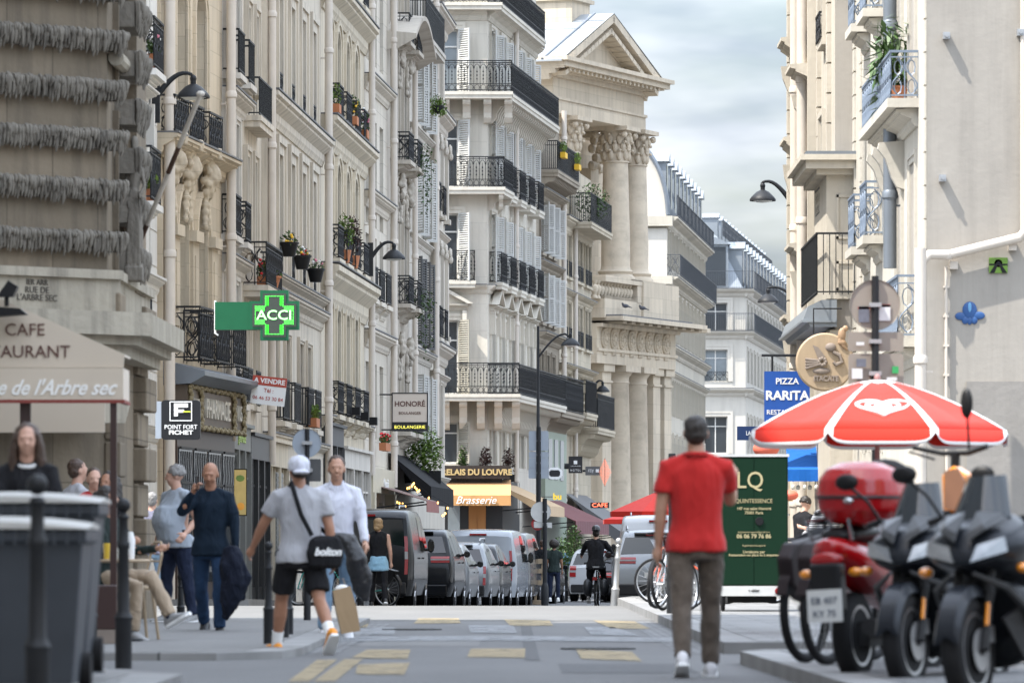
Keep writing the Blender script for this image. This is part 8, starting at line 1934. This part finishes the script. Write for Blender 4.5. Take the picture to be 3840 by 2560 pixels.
b=MB();b.box(-.1,-.42,.42,.1,-.3,.72);b.build('rear_mudguard',M['black'],t,bevel=.02);b=MB();b.box(-.11,-.445,.36,.11,-.425,.56);pl_=b.build('number_plate',M['plate'],t);t2=text('EB 407','plate_characters',.06,M['jeans_d'],pl_,(0,-.448,.49),depth=.001);t2=text('KY 75','plate_characters',.06,M['jeans_d'],pl_,(0,-.448,.41),depth=.001)
for sx in(-1,1):
 b=MB();b.ell((sx*.16,-.3,.66),(.05,.03,.03),8,6);b.build('indicator',M['amber'],t,smooth=True)
 b=MB();b.tube([(sx*.13,-.25,.86),(sx*.14,-.32,.98),(sx*.1,-.05,1.0),(sx*.13,.2,.9)],.012,8);b.build('luggage_rack',M['chrome'],t,smooth=True)
b=MB();b.ell((0,-.36,.74),(.11,.03,.05),10,6);b.build('tail_lamp',M['lamp_red'],t,smooth=True)
b=MB();b.tube([(.16,.3,.3),(.2,-.2,.32)],[.04,.055],10);b.box(-.12,.0,.2,.12,.4,.36);b.build('engine',M['plastic_grey'],t)
tc_=thing('top_case','big glossy red rounded top case on the red scooter','luggage box',t.location+V((.04,-.05,.95)),-.4);tc_.scale=(1.08,1.08,.95)
b=MB();b.loft([ering((0,.02,z),rx,ry,24,2.6) for z,rx,ry in((.0,.1,.08),(.02,.18,.15),(.1,.24,.21),(.2,.255,.225),(.3,.24,.21),(.37,.2,.17),(.41,.12,.1),(.42,.03,.03))]);o=grow(b,'shell',M['sc_red'],tc_,.012,4)
b=MB();b.loft([ering((0,.02,z),rx,ry,30,2.6) for z,rx,ry in((.175,.256,.226),(.185,.259,.23),(.195,.256,.226))]);b.build('seam',M['pure_black'],tc_,smooth=True);b=MB();b.ell((0,-.215,.16),(.03,.012,.02),10,6);b.build('lock',M['chrome'],tc_,smooth=True)
b=MB();b.ell((.08,.2,.28),(.18,.06,.16),12,8);b.build('back_pad',M['black'],tc_,smooth=True)
# bag hung under top case
b=MB();b.ell((0,0,0),(.32,.2,.17),14,10);p=thing('scooter_seat_cover','black padded cover on the scooter behind the red top case','cover',P(3130,2060,37.5));grow(b,'cover',M['blackcl'],p,.02,3,disp=.02)
# orange fronted scooter behind
t=thing('delivery_scooter','upright scooter with an orange headlamp mask and bare black handlebar behind the dark scooters','scooter',((3560-1920)/F*34.5,34.5,.1),-.6)
b=MB();b.loft([[(-.04,-.02,1.0),(.12,-.05,.98),(.14,-.04,1.24),(.03,-.02,1.3),(-.06,0,1.24)],[(-.04,.08,1.0),(.12,.08,.98),(.14,.08,1.24),(.03,.08,1.3),(-.06,.08,1.24)]]);b.build('headlamp_mask',M['amber'],t,bevel=.02)
b=MB();b.prism([(-.0,1.02),(.12,1.0),(.15,1.2),(.1,1.28),(.0,1.26)],-.07,-.052);b.build('front_plate',mat('brown_plate',(.2,.1,.06),.5),t)
b=MB();b.tube([(-.3,.05,1.42),(-.1,.08,1.38),(.1,.08,1.38),(.25,.05,1.42)],.018,8);b.tube([(0,.08,1.2),(0,.08,1.38)],.03,8);b.tube([(-.3,0,1.39),(-.12,.02,1.34)],.008,6);b.tube([(.1,.08,1.4),(.1,.06,1.62)],.009,6);b.build('handlebar',M['black'],t,smooth=True)
b=MB();b.ell((.1,.05,1.7),(.045,.03,.1),10,8);b.build('mirror',M['black'],t,smooth=True)
b=MB();b.tube([(0,.08,1.2),(0,0,.3)],.04,8);b.build('fork',M['black'],t);fat_wheel(t,(0,0,.27),.27,.05)
b=MB();b.box(-.1,.1,.3,.1,1.2,.45);b.box(-.14,.6,.45,.14,1.3,.8);b.build('body',M['sc_black'],t,bevel=.03);fat_wheel(t,(0,1.25,.27),.27,.05)
# ---------------------------------------------------------------- bollards, bins, crate, bags
def bollard(label,x,ytop,ybot,d,ball=True,r=.05,lean=0,grp='black cast iron bollards on the left',m='iron',z=None):
 z0=CAMZ+(HZ-ybot)/F*d if z is None else z;H_=CAMZ+(HZ-ytop)/F*d-z0;t=thing('bollard',label,'bollard',((x-1920)/F*d,d,z0),0,grp);t.rotation_euler=(0,R(lean),0)
 b=MB();b.lathe([(r*1.35,-.05),(r*1.35,H_*.28),(r*1.5,H_*.3),(r*1.25,H_*.32),(r*1.0,H_*.34),(r*.85,H_*.7),(r*1.05,H_*.715),(r*1.05,H_*.735),(r*.8,H_*.75),(r*.7,H_*.87),(r*.95,H_*.89),(r*.6,H_*.91)],n=20);b.build('post',M[m],t,smooth=True,angle=35)
 b=MB();
 if ball:b.ell((0,0,H_-r*1.1),(r*1.15,r*1.15,r*1.15),16,12)
 else:b.lathe([(r*.6,H_*.9),(r,H_*.92),(r*.9,H_),(0,H_+.005)],n=14)
 b.build('finial',M[m],t,smooth=True);return t
bollard('ball topped bollard in front of the grey bins, nearest to the camera',140,1778,2700,26.2,r=.045)
bollard('ball topped bollard between the cafe table and the road',463,1868,2505,38.6,r=.045)
bollard('bollard half hidden behind the corner of the grey bin',330,1900,2480,39,r=.05)
for i,(x,yt,yb,d) in enumerate(((1007,2030,2390,45.2),(1045,2060,2388,46.6),(1066,2070,2372,49),(1083,2080,2368,51))):bollard('kerb bollard beside the man in the white cap, %s of the four'%['leftmost','second','third','rightmost'][i],x,yt,yb,d,r=.032)
bollard('plain bollard by the pavement edge behind the stout man',678,2150,2328,62,r=.035);bollard('slim bollard beside the blonde woman',1352,2150,2266,98,r=.045)
bollard('leaning grey ball topped bollard left of the silver SUV',2302,2015,2290,92,r=.05,lean=4,grp='bollards on the right',m='steel');bollard('dark bollard in front of the parked bicycles',2520,1700,2330,66,r=.05,grp='bollards on the right',ball=False)
for i,(x,d) in enumerate(((2108,158),(2122,165),(2152,172),(2182,178))):bollard('distant black bollard, number %s from the left along the far pavement'%['one','two','three','four'][i],x,2118+i*6,2250,d,r=.05,grp='distant bollards on the far pavement')
M['bin_grey']=mat('dark_grey_bin_plastic',(.055,.062,.073),.5,spec=.25,var=.15);M['bin_lid']=mat('pale_bin_lid',(.34,.33,.305),.55,var=.15)
def wbin(label,x0,x1,ytop,d,z0,dirty=False):
 X0,X1=(x0-1920)/F*d,(x1-1920)/F*d;H_=CAMZ+(HZ-ytop)/F*d-z0;w_=(X1-X0)/2
 t=thing('wheelie_bin',label,'bin',((X0+X1)/2,d,z0),R(0),'grey wheelie bins');b=MB()
 b.loft([[(-w_*.84,0,.04),(w_*.84,0,.04),(w_*.84,.5,.04),(-w_*.84,.5,.04)],[(-w_*.97,-.1,H_-.16),(w_*.97,-.1,H_-.16),(w_*.97,.6,H_-.16),(-w_*.97,.6,H_-.16)],[(-w_*1.02,-.13,H_-.155),(w_*1.02,-.13,H_-.155),(w_*1.02,.63,H_-.155),(-w_*1.02,.63,H_-.155)],[(-w_*1.02,-.13,H_-.09),(w_*1.02,-.13,H_-.09),(w_*1.02,.63,H_-.09),(-w_*1.02,.63,H_-.09)]]);b.build('body',M['bin_grey'],t,bevel=.02)
 b=MB();rg=[]
 for i in range(9):
  q=-1+2*i/8;zt=H_-.02-.035*q*q;rg.append([(q*w_*1.04,-.16,H_-.088),(q*w_*1.04,.64,H_-.088),(q*w_*1.03,.64,zt-.01),(q*w_*1.03,.3,zt),(q*w_*1.03,-.15,zt-.03)])
 b.loft(rg);b.build('lid',M['bin_lid'],t,bevel=.01)
 for sx in(-1,1):b=MB();b.lathe([(0,-.03),(.1,-.03),(.1,.03),(0,.03)],(sx*w_*.9,.5,.1),18,axis='x');b.build('wheel',M['rubber'],t,smooth=True,angle=40)
 b=MB()
 for i in range(14):q=-.95+1.9*i/13;b.box(q*w_-.006,-.15,H_-.17,q*w_+.006,-.128,H_-.09)
 b.build('rim_ribs',M['bin_grey'],t);return t
wbin('front grey bin with a pale lid at the left edge of the picture',-340,325,1918,27.2,.12);wbin('rear grey bin with a pale lid right behind the front one',-300,372,1826,29.6,.16)
t=thing('rubbish_bag','black rubbish bag on the ground beside the grey bin','bag',P(315,2545,31.5));b=MB();b.ell((0,0,.0),(.14,.12,.09),12,8);b.tube([(-.03,0,.05),(-.06,0,.16)],[.04,.01],8);grow(b,'bag_body',mat('shiny_black_bag',(.015,.016,.018),.25),t,.012,1,disp=.02,dscale=.05)
t=thing('menu_board','dark maroon menu board standing by the cafe post','board',((385-1920)/F*45.5,45.5,.065));b=MB();b.box(-.12,-.02,.12,.12,.02,.5);b.build('panel',M['maroon'],t,bevel=.01);b=MB();b.box(-.14,-.06,0,.14,.06,.12);b.build('base',M['greywood'],t)
# timber barrier
d0=146;t=thing('wooden_crate','tall narrow timber crate standing behind the last parked vans','crate',((2023-1920)/F*d0,d0,zg(d0)));s=d0/F
for x in(-15,12):b=MB();b.box((x-5)*s,0,.1,(x+5)*s,.08,(2266-2095)*s);b.build('post',M['lightwood'],t)
for y in(2104,2140,2184):b=MB();b.box(-24*s,-.06,(2266-y-9)*s,24*s,-.001,(2266-y+9)*s);b.build('slat',M['lightwood'],t)
b=MB();b.box(-26*s,-.1,.0,24*s,.6,.12);b.build('base',M['lightwood'],t)
# shrubs in front of the green shop
for x,d,l,h in((2098,172,'dark olive shrub in a pot left of the wine red awning post',1.9),(2150,176,'tall dark green shrub in a pot under the wine red awning',2.3)):
 t=thing('potted_shrub',l,'plant',((x-1920)/F*d,d,zg(d)+.12));b=MB();b.lathe([(.2,0),(.28,.5),(.24,.5)],n=14);b.build('pot',M['black'],t,smooth=True);b=MB();b.tube([(0,0,.4),(.02,0,h*.8)],[.04,.015],6);b.build('stem',M['darkwood'],t);b=MB();leaves(b,(0,0,h*.62),(.45,.4,h*.4),1100,.05);b.build('foliage',M['leaf'],t,fix=False)
 # red lanterns on the right
for x,y,d,r,l in((2873,1682,96,.24,'orange pink paper lantern above the green trailer'),(2962,1856,94,.15,'small round red lantern under the blue awning')):
 t=thing('paper_lantern',l,'lantern',P(x,y,d));b=MB();b.ell((0,0,0),(r,r,r*.62),16,10);b.build('shade',mat('lantern_paper',(.75,.16,.1),.6,var=.25,vs=9),t,smooth=True);b=MB();b.lathe([(.06,-r*.7),(.06,-r*.6)],n=10);b.tube([(0,0,r*.6),(0,0,r*1.2)],.006,4);b.build('fitting',M['gold'],t)
bpy.context.view_layer.update()
